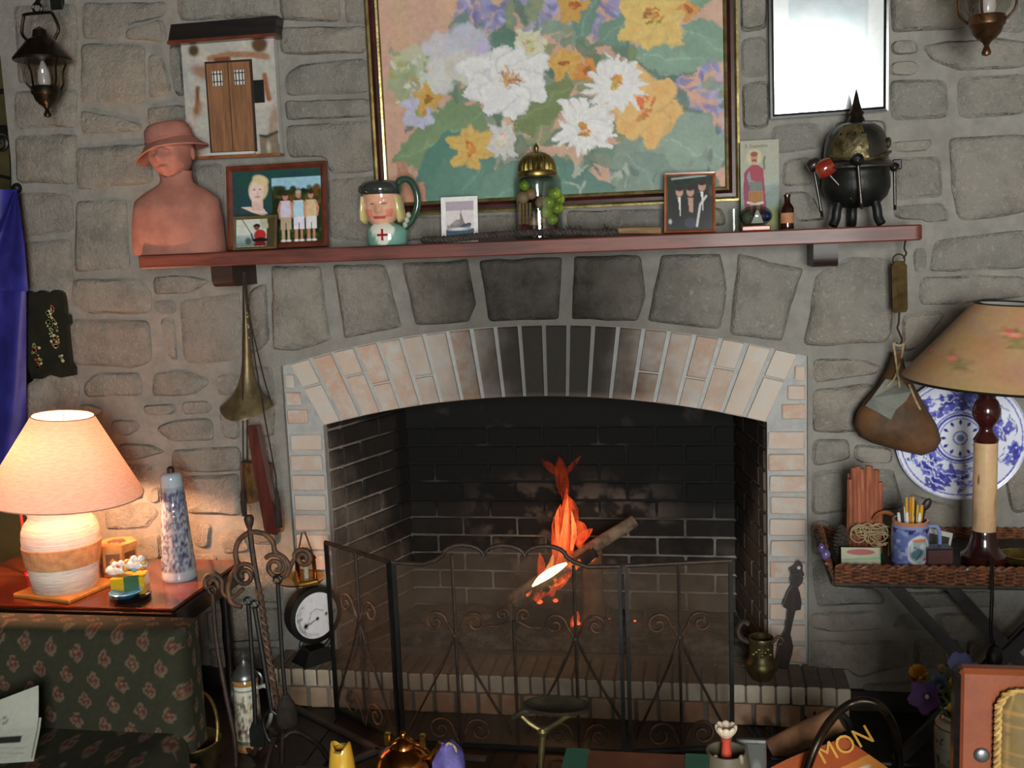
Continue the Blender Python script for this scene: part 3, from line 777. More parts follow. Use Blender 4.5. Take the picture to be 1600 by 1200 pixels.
# ================================================================== flower painting
def paint_flowers():
    W, H = 300, 205                                   # covers 1.2 x .82 m ; lower part is in view
    c = Canvas(W, H, (0.86, 0.69, 0.60)); rg = np.random.default_rng(5)
    def at(px, py): return ((px - 594) / (1138 - 594) * W, (py + 70) / (316 + 70) * H)
    s = W / 544.0
    c.vgrad(0, H, (0.84, 0.70, 0.62), (0.85, 0.66, 0.58))
    for _ in range(120): x, y = rg.uniform(0, W), rg.uniform(0, H); c.ell(x, y, rg.uniform(6, 18), rg.uniform(8, 22), (0.86 + rg.uniform(-.05, .05), 0.70 + rg.uniform(-.05, .06), 0.60 + rg.uniform(-.05, .08)), rg.uniform(0, 180), 8, 0.35)
    # lilac masses
    for (cx, cy, rx, ry, n) in ((830, 5, 110, 45, 90), (760, 20, 50, 40, 40), (960, 20, 60, 40, 50), (1085, 130, 60, 75, 120), (1120, 230, 30, 50, 30), (900, -30, 260, 40, 120), (760, 190, 30, 30, 24)):
        for _ in range(n):
            a = rg.uniform(0, 2 * PI); q = math.sqrt(rg.uniform()); x, y = at(cx + rx * q * math.cos(a), cy + ry * q * math.sin(a)); k = rg.uniform(-.12, .16)
            c.ell(x, y, rg.uniform(2, 5), rg.uniform(2, 4), (0.58 + k, 0.58 + k, 0.78 + k * .6), rg.uniform(0, 180), 1.5, 0.8)
    # background foliage
    G = [(0.45, 0.57, 0.50), (0.37, 0.49, 0.44), (0.55, 0.64, 0.57), (0.42, 0.52, 0.43), (0.53, 0.60, 0.44)]
    for _ in range(230):
        px, py = rg.uniform(640, 1120), rg.uniform(20, 320)
        if ((px - 870) / 290) ** 2 + ((py - 190) / 170) ** 2 < 1:
            x, y = at(px, py); c.petal(x, y, rg.uniform(14, 40), rg.uniform(5, 15), rg.uniform(0, 360), G[rg.integers(5)], al=0.85)
    def leaf(px, py, L, w, ang, col, vein=True):
        x, y = at(px, py); c.petal(x, y, L * s, w * s, ang, col, tip=tuple(min(1, v + .09) for v in col))
        if vein: c.line([(x, y), (x + L * s * .92 * math.cos(math.radians(ang)), y + L * s * .92 * math.sin(math.radians(ang)))], 1.0, tuple(v + .12 for v in col), 0.8)
    leaf(760, 170, 170, 90, 155, (0.50, 0.60, 0.44)); leaf(740, 200, 190, 110, 120, (0.36, 0.54, 0.48)); leaf(700, 330, 120, 110, -60, (0.40, 0.56, 0.50))
    leaf(620, 335, 70, 40, -60, (0.80, 0.56, 0.46)); leaf(640, 300, 60, 34, -120, (0.74, 0.54, 0.44))
    leaf(760, 290, 210, 120, 10, (0.40, 0.55, 0.50)); leaf(740, 310, 150, 90, -10, (0.46, 0.60, 0.53)); leaf(960, 320, 190, 120, -40, (0.55, 0.62, 0.56)); leaf(1010, 215, 150, 100, 22, (0.58, 0.66, 0.60))
    leaf(985, 250, 130, 90, 55, (0.52, 0.60, 0.55)); leaf(810, 200, 120, 60, -38, (0.49, 0.55, 0.36)); leaf(905, 60, 80, 32, -55, (0.45, 0.58, 0.52)); leaf(945, 70, 130, 50, -30, (0.47, 0.60, 0.53))
    leaf(1050, 30, 90, 46, -25, (0.50, 0.64, 0.52)); leaf(1000, 95, 130, 50, 5, (0.54, 0.66, 0.58)); leaf(760, 60, 60, 40, 10, (0.38, 0.52, 0.46)); leaf(1075, 60, 80, 60, 30, (0.52, 0.64, 0.56))
    for _ in range(36):
        px, py = rg.uniform(900, 1140), rg.uniform(270, 320); x, y = at(px, py); c.petal(x, y, rg.uniform(6, 18), rg.uniform(2, 5), rg.uniform(-150, -30), [(0.40, 0.48, 0.46), (0.75, 0.77, 0.72), (0.56, 0.60, 0.54)][rg.integers(3)], al=0.8)
    # pale cloud-like blooms, upper left
    for (px, py, rx, ry, col) in ((700, 70, 40, 38, (0.84, 0.83, 0.86)), (735, 55, 34, 30, (0.80, 0.80, 0.86)), (690, 105, 30, 26, (0.88, 0.87, 0.86)), (735, 95, 30, 26, (0.87, 0.83, 0.80)), (645, 80, 32, 26, (0.80, 0.80, 0.68)), (630, 110, 24, 26, (0.66, 0.70, 0.56))):
        x, y = at(px, py); c.ell(x, y, rx * s, ry * s, col, rg.uniform(-20, 20), 4, 0.92)
        for _ in range(9): a = rg.uniform(0, 6.28); c.ell(x + rx * s * .7 * math.cos(a), y + ry * s * .7 * math.sin(a), 6, 4, tuple(min(1, v + rg.uniform(-.08, .07)) for v in col), rg.uniform(0, 180), 2, 0.6)
    for _ in range(40): x, y = at(rg.uniform(612, 680), rg.uniform(60, 140)); c.ell(x, y, 2.5, 2, [(0.90, 0.90, 0.84), (0.72, 0.70, 0.42), (0.60, 0.66, 0.52)][rg.integers(3)], 0, 1, 0.8)
    def bloom(px, py, R, n, wd, col, tip, cen, cenr, squash=0.9, rot=0, jag=0.12):
        x, y = at(px, py)
        for k in range(n):
            L = R * s * (1 + rg.uniform(-jag, jag)); a = rot + 360 * k / n
            xx = L * (1 if abs(math.cos(math.radians(a))) > .5 else squash); c.petal(x, y, xx, wd * s, a + rg.uniform(-4, 4), tuple(v * 0.93 for v in col)); c.petal(x, y, xx * .97, wd * s * .86, a + rg.uniform(-4, 4), col, tip)
        for _ in range(18): a = rg.uniform(0, 6.28); q = cenr * s * math.sqrt(rg.uniform()); c.ell(x + q * math.cos(a), y + q * math.sin(a), 1.8, 1.6, tuple(v * rg.uniform(.8, 1.15) for v in cen), 0, 1)
    bloom(655, 155, 34, 7, 26, (0.78, 0.78, 0.88), (0.9, 0.9, 0.95), (0.8, 0.6, 0.3), 8)
    bloom(670, 140, 26, 5, 16, (0.86, 0.70, 0.36), (0.8, 0.55, 0.25), (0.7, 0.45, 0.2), 5, rot=200)
    bloom(835, 60, 30, 8, 20, (0.88, 0.87, 0.76), (0.93, 0.92, 0.85), (0.85, 0.8, 0.6), 9)
    bloom(785, 215, 32, 9, 18, (0.88, 0.86, 0.84), (0.80, 0.78, 0.88), (0.9, 0.88, 0.78), 10)
    bloom(735, 225, 40, 6, 30, (0.90, 0.75, 0.42), (0.82, 0.58, 0.26), (0.85, 0.55, 0.25), 9, rot=20)
    bloom(890, 95, 32, 5, 26, (0.88, 0.70, 0.36), (0.80, 0.54, 0.24), (0.7, 0.4, 0.2), 6, rot=50); bloom(905, 12, 26, 5, 18, (0.85, 0.66, 0.34), None, (0.7, 0.4, 0.2), 5)
    bloom(920, 108, 18, 5, 14, (0.88, 0.58, 0.28), None, (0.7, 0.4, 0.2), 4)
    bloom(1028, 40, 58, 6, 44, (0.92, 0.79, 0.48), (0.86, 0.66, 0.34), (0.75, 0.50, 0.22), 12, rot=35); bloom(1080, 30, 20, 4, 14, (0.88, 0.62, 0.32), None, (0.7, 0.4, 0.2), 4)
    bloom(1012, 175, 66, 6, 58, (0.94, 0.76, 0.48), (0.92, 0.62, 0.36), (0.86, 0.50, 0.28), 16, rot=15)
    x, y = at(800, 120)
    for a, L, w in ((200, 88, 66), (170, 70, 56), (250, 62, 62), (290, 60, 60), (335, 78, 44), (20, 66, 60), (75, 68, 60), (130, 62, 58)):
        c.petal(x, y, L * s, w * s, a, (0.86, 0.86, 0.88)); c.petal(x, y, L * s * .97, w * s * .86, a, (0.95, 0.94, 0.93), (0.88, 0.88, 0.93))
    for _ in range(46): a = rg.uniform(0, 6.28); q = 22 * s * rg.uniform(.2, 1); c.line([(x, y), (x + q * math.cos(a) * 1.1, y - 2 + q * math.sin(a) * .8)], 0.9, [(0.80, 0.52, 0.24), (0.62, 0.34, 0.18), (0.92, 0.78, 0.5)][rg.integers(3)], 0.8)
    bloom(965, 138, 50, 17, 17, (0.95, 0.94, 0.93), (0.88, 0.87, 0.92), (0.88, 0.68, 0.32), 10); bloom(918, 205, 50, 17, 17, (0.96, 0.95, 0.94), (0.88, 0.87, 0.92), (0.86, 0.60, 0.26), 9)
    c.a *= 0.80; c.warp(5, 2.6); c.warp(11, 4.0); c.grain(2, 0.05); c.grain(5, 0.06)
    return c
def framed(name, label, cat, pts, y, rail, depth, cv, fmat, lean=0.0, tilt_out=0.0, liner=None, glass=None, printmat='print_gloss', h_override=None, cvinset=0.0, group=None):
    """pts: four pixel corners (tl, tr, br, bl) of the outer frame; y = depth of the lower edge; lean>0 leans back, tilt_out>0 tips the top forward"""
    bl, br = P(*pts[3], y), P(*pts[2], y)
    right = (br - bl); w = right.length
    tl = P(*pts[0], y); h = h_override or (tl - bl).length
    th = lean - tilt_out
    upw = Vector((0, math.sin(th), math.cos(th)))
    rdir = Vector((right.x, 0, right.z)).normalized()
    M = frameM(bl, rdir, upw)
    base = M @ Vector((w / 2, 0, -depth / 2))
    t = thing(name, label, cat, base, group)
    mb = MB(); mb.prism([(rail * .5, rail * .5), (w - rail * .5, rail * .5), (w - rail * .5, h - rail * .5), (rail * .5, h - rail * .5)], M, -depth, -depth * 0.45); mb.build('backing_board', 'backing', t)
    def rails(o, i, z0, z1, zi, mat, nm):
        mb = MB()
        O = [(o, o), (w - o, o), (w - o, h - o), (o, h - o)]; I = [(i, i), (w - i, i), (w - i, h - i), (i, h - i)]
        for k in range(4):
            a, c2, d, e = O[k], O[(k + 1) % 4], I[(k + 1) % 4], I[k]
            vs = [M @ Vector((*a, z0)), M @ Vector((*c2, z0)), M @ Vector((*c2, z1)), M @ Vector((*a, z1)), M @ Vector((*e, z0)), M @ Vector((*d, z0)), M @ Vector((*d, zi)), M @ Vector((*e, zi))]
            mid1 = M @ Vector(((a[0] + e[0]) / 2, (a[1] + e[1]) / 2, (z1 + zi) / 2 + abs(o - i) * .18)); mid2 = M @ Vector(((c2[0] + d[0]) / 2, (c2[1] + d[1]) / 2, (z1 + zi) / 2 + abs(o - i) * .18))
            vs += [mid1, mid2]
            mb.add(vs, [(0, 1, 2, 3), (3, 2, 9, 8), (8, 9, 6, 7), (7, 6, 5, 4), (0, 4, 5, 1), (0, 3, 8, 7, 4), (1, 5, 6, 9, 2)])
        return mb.build(nm, mat, t)
    if liner:
        a, b2, c2 = liner
        rails(0, rail * .28, -depth, 0, -depth * .1, a, 'outer_moulding'); rails(rail * .26, rail * .74, -depth, -depth * .15, -depth * .35, b2, 'frame'); rails(rail * .72, rail, -depth, -depth * .2, -depth * .5, c2, 'inner_moulding')
    else: rails(0, rail, -depth, 0, -depth * .35, fmat, 'frame')
    i = rail * .8
    if cv is not None:
        mb = MB(); picture(mb, cv, M @ Matrix.Translation((i, i, 0)), w - 2 * i, h - 2 * i, -depth * .43); mb.build('picture', printmat, t)
    if glass:
        mb = MB(); mb.prism([(i, i), (w - i, i), (w - i, h - i), (i, h - i)], M, -depth * .40, -depth * .37); mb.build('glass', glass, t)
    return t, M, w, h
framed('flower_painting', 'large framed oil painting of white daisies, lilac and yellow flowers above the mantel', 'painting',
       [(566, -50), (1153, -75), (1157, 313), (588, 340)], -0.028, 0.050, 0.028, paint_flowers(), None, tilt_out=0.0, liner=('gilt', 'frame_red', 'gilt'), h_override=0.86, printmat='canvas_paint')

# ================================================================== picture under glass
cv = Canvas(60, 80, (0.90, 0.92, 0.93)); cv.rect(9, 9, 51, 66, (0.66, 0.76, 0.80)); cv.vgrad(0, 0, (0, 0, 0), (0, 0, 0))
for _ in range(40): q = RNG.uniform(size=4); cv.ell(9 + 42 * q[0], 10 + 56 * q[1], 3 + 7 * q[2], 2 + 4 * q[3], [(0.74, 0.82, 0.84), (0.60, 0.72, 0.77), (0.80, 0.85, 0.86), (0.66, 0.68, 0.74)][int(q[2] * 3.99)], 0, 3, 0.5)
cv.rect(0, 0, 60, 9, (0.9, 0.92, 0.93)); cv.rect(0, 66, 60, 80, (0.9, 0.92, 0.93)); cv.rect(0, 0, 9, 80, (0.9, 0.92, 0.93)); cv.rect(51, 0, 60, 80, (0.9, 0.92, 0.93))
framed('glazed_picture', 'pale watercolour under shiny glass in a thin dark frame beside the flower painting', 'picture',
       [(1198, -60), (1385, -60), (1388, 173), (1204, 186)], -0.045, 0.014, 0.018, cv, 'frame_dark', tilt_out=math.radians(3.5), glass='glass_picture', h_override=0.56)

# ================================================================== lanterns
def lantern(label, px, ytip, ycap, y, mat, up=True):
    """px, ytip: pixel of the bottom finial; ycap: pixel height of the roof rim"""
    tip = P(px, ytip, y); s = (P(px, ycap, y) - tip).length / 0.222
    t = thing('wall_lantern', label, 'lantern', tip)
    def L(nm, prof, m, n=24, **k):
        mb = MB(); mb.lathe(tip, [(r * s, z * s) for r, z in prof], n); return mb.build(nm, m, t, smooth=40, **k)
    L('finial', [(0.0, 0), (0.012, 0.004), (0.014, 0.012), (0.010, 0.022), (0.007, 0.030), (0.012, 0.04), (0.030, 0.055)], mat)
    L('cup', [(0.026, 0.05), (0.040, 0.066), (0.046, 0.085), (0.052, 0.09), (0.053, 0.112), (0.050, 0.118), (0.046, 0.114), (0.040, 0.09), (0.0, 0.082)], mat)
    mb = MB(); mb.lathe(tip, [(r * s, z * s) for r, z in [(0.042, 0.105), (0.064, 0.14), (0.072, 0.175), (0.066, 0.215), (0.050, 0.245)]], 24, cap=False); mb.build('glass_globe', 'glass_lantern', t, smooth=True)
    L('bulb', [(0.012, 0.105), (0.020, 0.118), (0.025, 0.14), (0.022, 0.17), (0.012, 0.20), (0.003, 0.22), (0, 0.222)], 'bulb_white')
    L('bulb_socket', [(0.012, 0.082), (0.014, 0.108)], 'copper_brass')
    L('roof', [(0.105, 0.214), (0.108, 0.222), (0.05, 0.292), (0.030, 0.302), (0.024, 0.33), (0.0, 0.345)], mat)
    for k in range(4):
        a = PI / 4 + k * PI / 2 + 0.35; ca, sa = math.cos(a), math.sin(a)
        mb = MB(); mb.tube(bez([tip + Vector((r * ca, r * sa, z)) * s for r, z in ((0.052, 0.10), (0.078, 0.13), (0.084, 0.18), (0.100, 0.216))], 12), 0.0042 * s, 6); mb.build('cage_arm', mat, t, smooth=True)
    mb = MB()
    mb.tube(bez([tip + Vector((x, 0, z)) * s for x, z in ((-0.055, 0.292), (-0.075, 0.325), (-0.062, 0.38), (-0.05, 0.392), (0.05, 0.392), (0.062, 0.385), (0.082, 0.33), (0.06, 0.292))], 28), 0.0062 * s, 8)
    mb.build('handle', mat, t, smooth=True)
    mb = MB(); mb.torus(tip + Vector((0, 0, 0.412)) * s, 0.018 * s, 0.005 * s, VERT, 16, 6)
    mb.build('hanging_ring', mat, t, smooth=True)
    return t, tip, s
lt, ltip, ls = lantern('dark metal wall lantern with candle bulb and open yoke, hung beside the blue cloth', 75, 184, 92, -0.16, 'bronze_dark')
br = thing('lantern_bracket', 'black iron bar bracket holding up the wall lantern by the alcove', 'bracket', ltip + Vector((-0.1, 0.16, 0.5)))
mb = MB(); q = ltip + Vector((0, 0, 0.427)) * ls
mb.tube(bez([q, q + Vector((0, 0.05, 0.06)), q + Vector((-0.02, 0.16, 0.07))], 12), 0.008, 6); mb.build('hook', 'iron_black', br, smooth=True)
mb = MB(); mb.box(q + Vector((-0.02, 0.155, 0.07)), (0.05, 0.02, 0.12), bev=0.004); mb.build('wall_plate', 'iron_black', br)
lt2, rtip, rs_ = lantern('bronze wall lantern with candle bulb hanging right of the glazed picture', 1541, 88, -32, -0.36, 'bronze_lit')
br = thing('lantern_bracket', 'bronze arm bracket above the lantern right of the glazed picture', 'bracket', rtip + Vector((0, 0.36, 0.5)))
mb = MB(); q = rtip + Vector((0, 0, 0.427)) * rs_
mb.tube(bez([q, q + Vector((0, 0.03, 0.05)), q + Vector((0, 0.15, 0.09)), q + Vector((0, 0.35, 0.02))], 16), 0.008, 6); mb.build('arm', 'bronze_lit', br, smooth=True)
mb = MB(); mb.box(q + Vector((0, 0.35, 0.02)), (0.06, 0.02, 0.14), bev=0.004); mb.build('wall_plate', 'bronze_lit', br)

# ================================================================== ceramic house-door plaque
def plaque():
    y = -0.01; bl, br_, tl = P(301, 248, y), P(443, 245, y), P(289, 66, y)
    w = (br_ - bl).length; h = (tl - bl).length; up = Vector((0, 0, 1))
    M = frameM(bl + Vector((0, 0, 0)), Vector(((br_ - bl).x, 0, (br_ - bl).z * 0.3)), up)
    t = thing('door_plaque', 'weathered ceramic plaque of a white house front with a brown double door', 'plaque', M @ Vector((w / 2, 0, 0.0)))
    W, H = 60, 80; c = Canvas(W, H, (0.80, 0.78, 0.74)); rg = np.random.default_rng(2)
    for _ in range(26): c.ell(rg.uniform(0, W), rg.uniform(0, H), rg.uniform(2, 7), rg.uniform(2, 8), (0.85 + rg.uniform(-.08, .06), 0.82 + rg.uniform(-.08, .06), 0.78), rg.uniform(0, 180), 3, 0.6)
    R = (0.66, 0.44, 0.28)
    c.ell(14, 22, 9, 4, R, 20, 3, 0.8); c.line([(9, 32), (8, 42), (7, 48)], 2.6, (0.55, 0.34, 0.22)); c.ell(8, 46, 3, 6, (0.68, 0.46, 0.30), 20, 2, 0.7); c.line([(18, 13), (30, 11), (44, 12), (54, 14)], 4, (0.70, 0.46, 0.28), 0.85)
    c.line([(22, 14), (30, 14)], 3, (0.55, 0.30, 0.18)); c.line([(52, 26), (53, 36), (54, 42)], 3, (0.66, 0.42, 0.26)); c.ell(56, 60, 3, 14, R, 8, 2, 0.6); c.ell(4, 70, 4, 9, R, -30, 2, 0.6)
    c.ell(8, 7, 3.4, 4, (0.36, 0.28, 0.16), 0, 2); c.ell(50, 6, 5, 5, (0.40, 0.28, 0.16), 0, 2); c.poly([(47, 66), (58, 64), (60, 80), (47, 80)], (0.56, 0.50, 0.42)); c.line([(47, 66), (51, 67), (58, 64)], 1.6, (0.15, 0.17, 0.15)); c.ell(52, 74, 1.2, 4, (0.8, 0.77, 0.7), 0, 1)
    c.grain(2, 0.1); c.a *= .78
    mb = MB(); mb.prism([(0, 0), (w, 0), (w, h), (0, h)], M, -0.0, 0.028); body = mb.build('house_front', 'mat_white', t)
    mb = MB(); picture(mb, c, M, w, h, 0.0288); mb.build('painted_face', 'painted', t)
    # tiled roof
    mb = MB(); mb.prism([(-0.03, h - 0.005), (w + 0.02, h - 0.002), (w + 0.03, h + 0.055), (-0.015, h + 0.05)], M, 0.0, 0.062); mb.build('roof', 'ebony_wood', t)
    mb = MB(); mb.prism([(-0.032, h - 0.016), (w + 0.022, h - 0.012), (w + 0.022, h - 0.002), (-0.032, h - 0.004)], M, 0.0, 0.066); mb.build('eaves_edge', 'frame_brown', t)
    dx0, dx1, dz0, dz1 = w * 0.27, w * 0.735, 0.012, h * 0.79
    mb = MB(); mb.prism([(dx0 - .008, dz0), (dx1 + .008, dz0), (dx1 + .008, dz1 + .008), (dx0 - .008, dz1 + .008)], M, 0.02, 0.0305); mb.build('door_frame', 'dark_wood', t)
    pm('plaque_door', s8(148, 102, 66), s8(112, 74, 46), scale=14, rough=0.7, stretch=(6, 6, 0.5))
    mid = (dx0 + dx1) / 2
    for a, e in ((dx0, mid - .002), (mid + .002, dx1)):
        mb = MB(); mb.prism([(a, dz0 + .004), (e, dz0 + .004), (e, dz1), (a, dz1)], M, 0.026, 0.036); leaf_ = mb.build('door_leaf', 'plaque_door', t)
        cx = (a + e) / 2; ww = 0.036; z0 = h * .60
        mb = MB(); mb.prism([(cx - ww / 2, z0), (cx + ww / 2, z0), (cx + ww / 2, z0 + .05), (cx - ww / 2, z0 + .05)], M, 0.034, 0.0368); mb.build('window_pane', 'white_card', leaf_)
        mb = MB()
        for k in range(3): xx = cx - ww / 2 + ww * (k + .5) / 3; mb.prism([(xx - .0015, z0), (xx + .0015, z0), (xx + .0015, z0 + .05), (xx - .0015, z0 + .05)], M, 0.036, 0.039)
        for k in range(2): zz = z0 + .012 + .026 * k; mb.prism([(cx - ww / 2, zz), (cx + ww / 2, zz), (cx + ww / 2, zz + .003), (cx - ww / 2, zz + .003)], M, 0.036, 0.039)
        mb.build('window_bars', 'iron_brown', leaf_)
    mb = MB(); mb.prism([(w * .765, h * .44), (w * .87, h * .44), (w * .87, h * .63), (w * .765, h * .63)], M, 0.028, 0.034); mb.build('sign', 'iron_black', t)
    mb = MB(); mb.prism([(w * .22, 0.004), (w * .74, 0.004), (w * .74, 0.013), (w * .22, 0.013)], M, 0.0, 0.045); mb.build('doorstep', 'mat_white', t)
    mb = MB(); mb.prism([(-.004, -0.006), (w + .004, -0.006), (w + .004, 0.003), (-.004, 0.003)], M, 0.0, 0.04); mb.build('base_ledge', 'frame_amber', t)
    mb = MB(); mb.ball(M @ Vector((0.012, 0.012, 0.04)), (0.02, 0.012, 0.012), 8, 6); mb.build('bush', 'iron_black', t)
plaque()

# ================================================================== dark painted board by the blue cloth
def board():
    y = -0.012; x0, x1 = P(44, 520, y).x, P(110, 520, y).x; z0, z1 = P(80, 586, y).z, P(80, 452, y).z
    w, h = x1 - x0, z1 - z0
    M = frameM((x0, y, z0), (1, 0, 0), (0, 0, 1))
    pts = []
    for k in range(3):
        for i in range(9): a = PI - PI * i / 8; pts.append((w * (k + .5) / 3 + w / 6 * math.cos(a), h - .02 + .018 * math.sin(a)))
    right = [(w, h * .72), (w + .012, h * .70), (w + .014, h * .60), (w, h * .56), (w, h * .16), (w + .014, h * .08), (w + .012, 0.0)]
    bot = [(w * .75, -.008), (w * .5, .004), (w * .3, -.012), (0.01, -.01)]
    poly = pts + right + bot + [(0, h * .1)]
    t = thing('painted_board', 'black scalloped board painted with small flowers, hung by the blue cloth', 'board', M @ Vector((w / 2, -.012, 0)))
    pm('lacquer_black', s8(34, 36, 28), s8(24, 26, 20), scale=20, rough=0.35, coat=0.2)
    mb = MB(); mb.prism(poly, M, -0.0, 0.022); mb.build('panel', 'lacquer_black', t)
    mb = MB(); rg = np.random.default_rng(4)
    for cx, cz, n, sp in ((.68, .62, 34, .16), (.70, .48, 26, .13), (.24, .24, 22, .13), (.06, .8, 4, .05), (.82, .2, 5, .05)):
        for _ in range(n):
            a = rg.uniform(0, 6.28); q = sp * math.sqrt(rg.uniform()); x, z = (cx + q * math.cos(a) * .8) * w, (cz + q * math.sin(a) * 1.2) * h
            col = [s8(182, 178, 130), s8(152, 60, 48), s8(120, 130, 84), s8(196, 190, 160), s8(140, 140, 90)][rg.integers(5)]; mb.cur = col; r = rg.uniform(.003, .007)
            mb.add([M @ Vector((x + r * math.cos(b * 1.05) * 1.1, z + r * math.sin(b * 1.05), 0.0226)) for b in range(6)], [(0, 1, 2, 3, 4, 5)])
    mb.build('painted_flowers', 'painted', t, kind='stuff')
board()

# ================================================================== iron grille and blue cloth at the alcove
M0 = P(20, 200, -0.06)
gr = thing('iron_grille', 'black wrought iron grille with scrolls at the dark alcove by the lantern', 'grille', (P(4, 600, 0.03).x, 0.03, P(4, 300, 0.03).z))
mb = MB()
mb.tube(bez([P(4, -30, 0.02), P(4, 60, 0.02), P(9, 95, 0.02), P(16, 110, 0.02), P(16, 135, 0.02)], 20), 0.009, 6); mb.tube([P(-30, 148, 0.02), P(20, 140, 0.02)], 0.010, 6); mb.build('upper_bar', 'iron_black', gr, smooth=True)
mb = MB(); mb.tube([P(18, 205, 0.02), P(21, 300, 0.02)], 0.010, 6); mb.tube([P(-30, 268, 0.02), P(22, 280, 0.02)], 0.007, 6); mb.tube(bez([P(-20, 360, 0.02), P(8, 340, 0.02), P(20, 300, 0.02)], 10), 0.007, 6)
mb.build('frame_bar', 'iron_black', gr, smooth=True)
mb = MB(); mb.tube(spiral(P(2, 222, 0.02), 0.045, 0.010, 0, 1.6, VERT), 0.008, 6); mb.tube(bez([P(22, 205, 0.02), P(10, 200, 0.02), P(-10, 202, 0.02)], 8), 0.012, 6); mb.build('scroll', 'iron_black', gr, smooth=True)
mb = MB(); mb.ball(P(27, 294, 0.0), 0.020); mb.build('knob', 'iron_black', gr, smooth=True)
pm('blue_nylon', s8(54, 54, 150), s8(36, 36, 110), scale=10, rough=0.5, bmp=0.1)
bc = thing('blue_cloth', 'bright blue cloth hanging in folds from the iron grille at the left', 'cloth', P(0, 720, -0.04))
def cloth(l, r, ys, yd, nm, mat, fold):
    mb = MB(); vs = []; fs = []; N = 22; K = len(ys) * 6
    for j in range(K + 1):
        t = j / K * (len(ys) - 1); i = min(int(t), len(ys) - 2); f = t - i
        L = l[i] * (1 - f) + l[i + 1] * f; Rr = r[i] * (1 - f) + r[i + 1] * f; yy = ys[i] * (1 - f) + ys[i + 1] * f
        for k in range(N + 1):
            u = k / N; vs.append(P(L + (Rr - L) * u, yy, yd + fold * math.sin(u * 13 + yy * 0.012) + 0.02 * math.sin(u * 5)))
    M_ = (N + 1) * (K + 1)
    vs += [v + Vector((0, 0.004, 0)) for v in vs]
    for j in range(K):
        for k in range(N):
            a = j * (N + 1) + k; q = (a, a + 1, a + N + 2, a + N + 1); fs += [q, tuple(i + M_ for i in q[::-1])]
    mb.add(vs, fs); return mb.build(nm, mat, bc, smooth=True)
cloth([-60, -62, -64, -60, -60, -58], [26, 36, 40, 40, 40, 34], [296, 380, 450, 560, 650, 735], -0.065, 'drape', 'blue_nylon', 0.014)
cloth([20, -20, -62], [27, 38, 43], [300, 390, 455], -0.10, 'flap', 'blue_nylon', 0.006)
# ================================================================== things on the mantel
def mpos(px, y=-0.13): return Vector((PX(px, y, MZ), y, MZ))
def mscale(px, y): return (P(px + 50, 380, y) - P(px - 50, 380, y)).length / 100      # metres per pixel at that depth

def dense(pr, n):
    a = np.array(pr, float); t = np.linspace(0, len(a) - 1, n); return [(float(np.interp(k, range(len(a)), a[:, 0])), float(np.interp(k, range(len(a)), a[:, 1]))) for k in t]
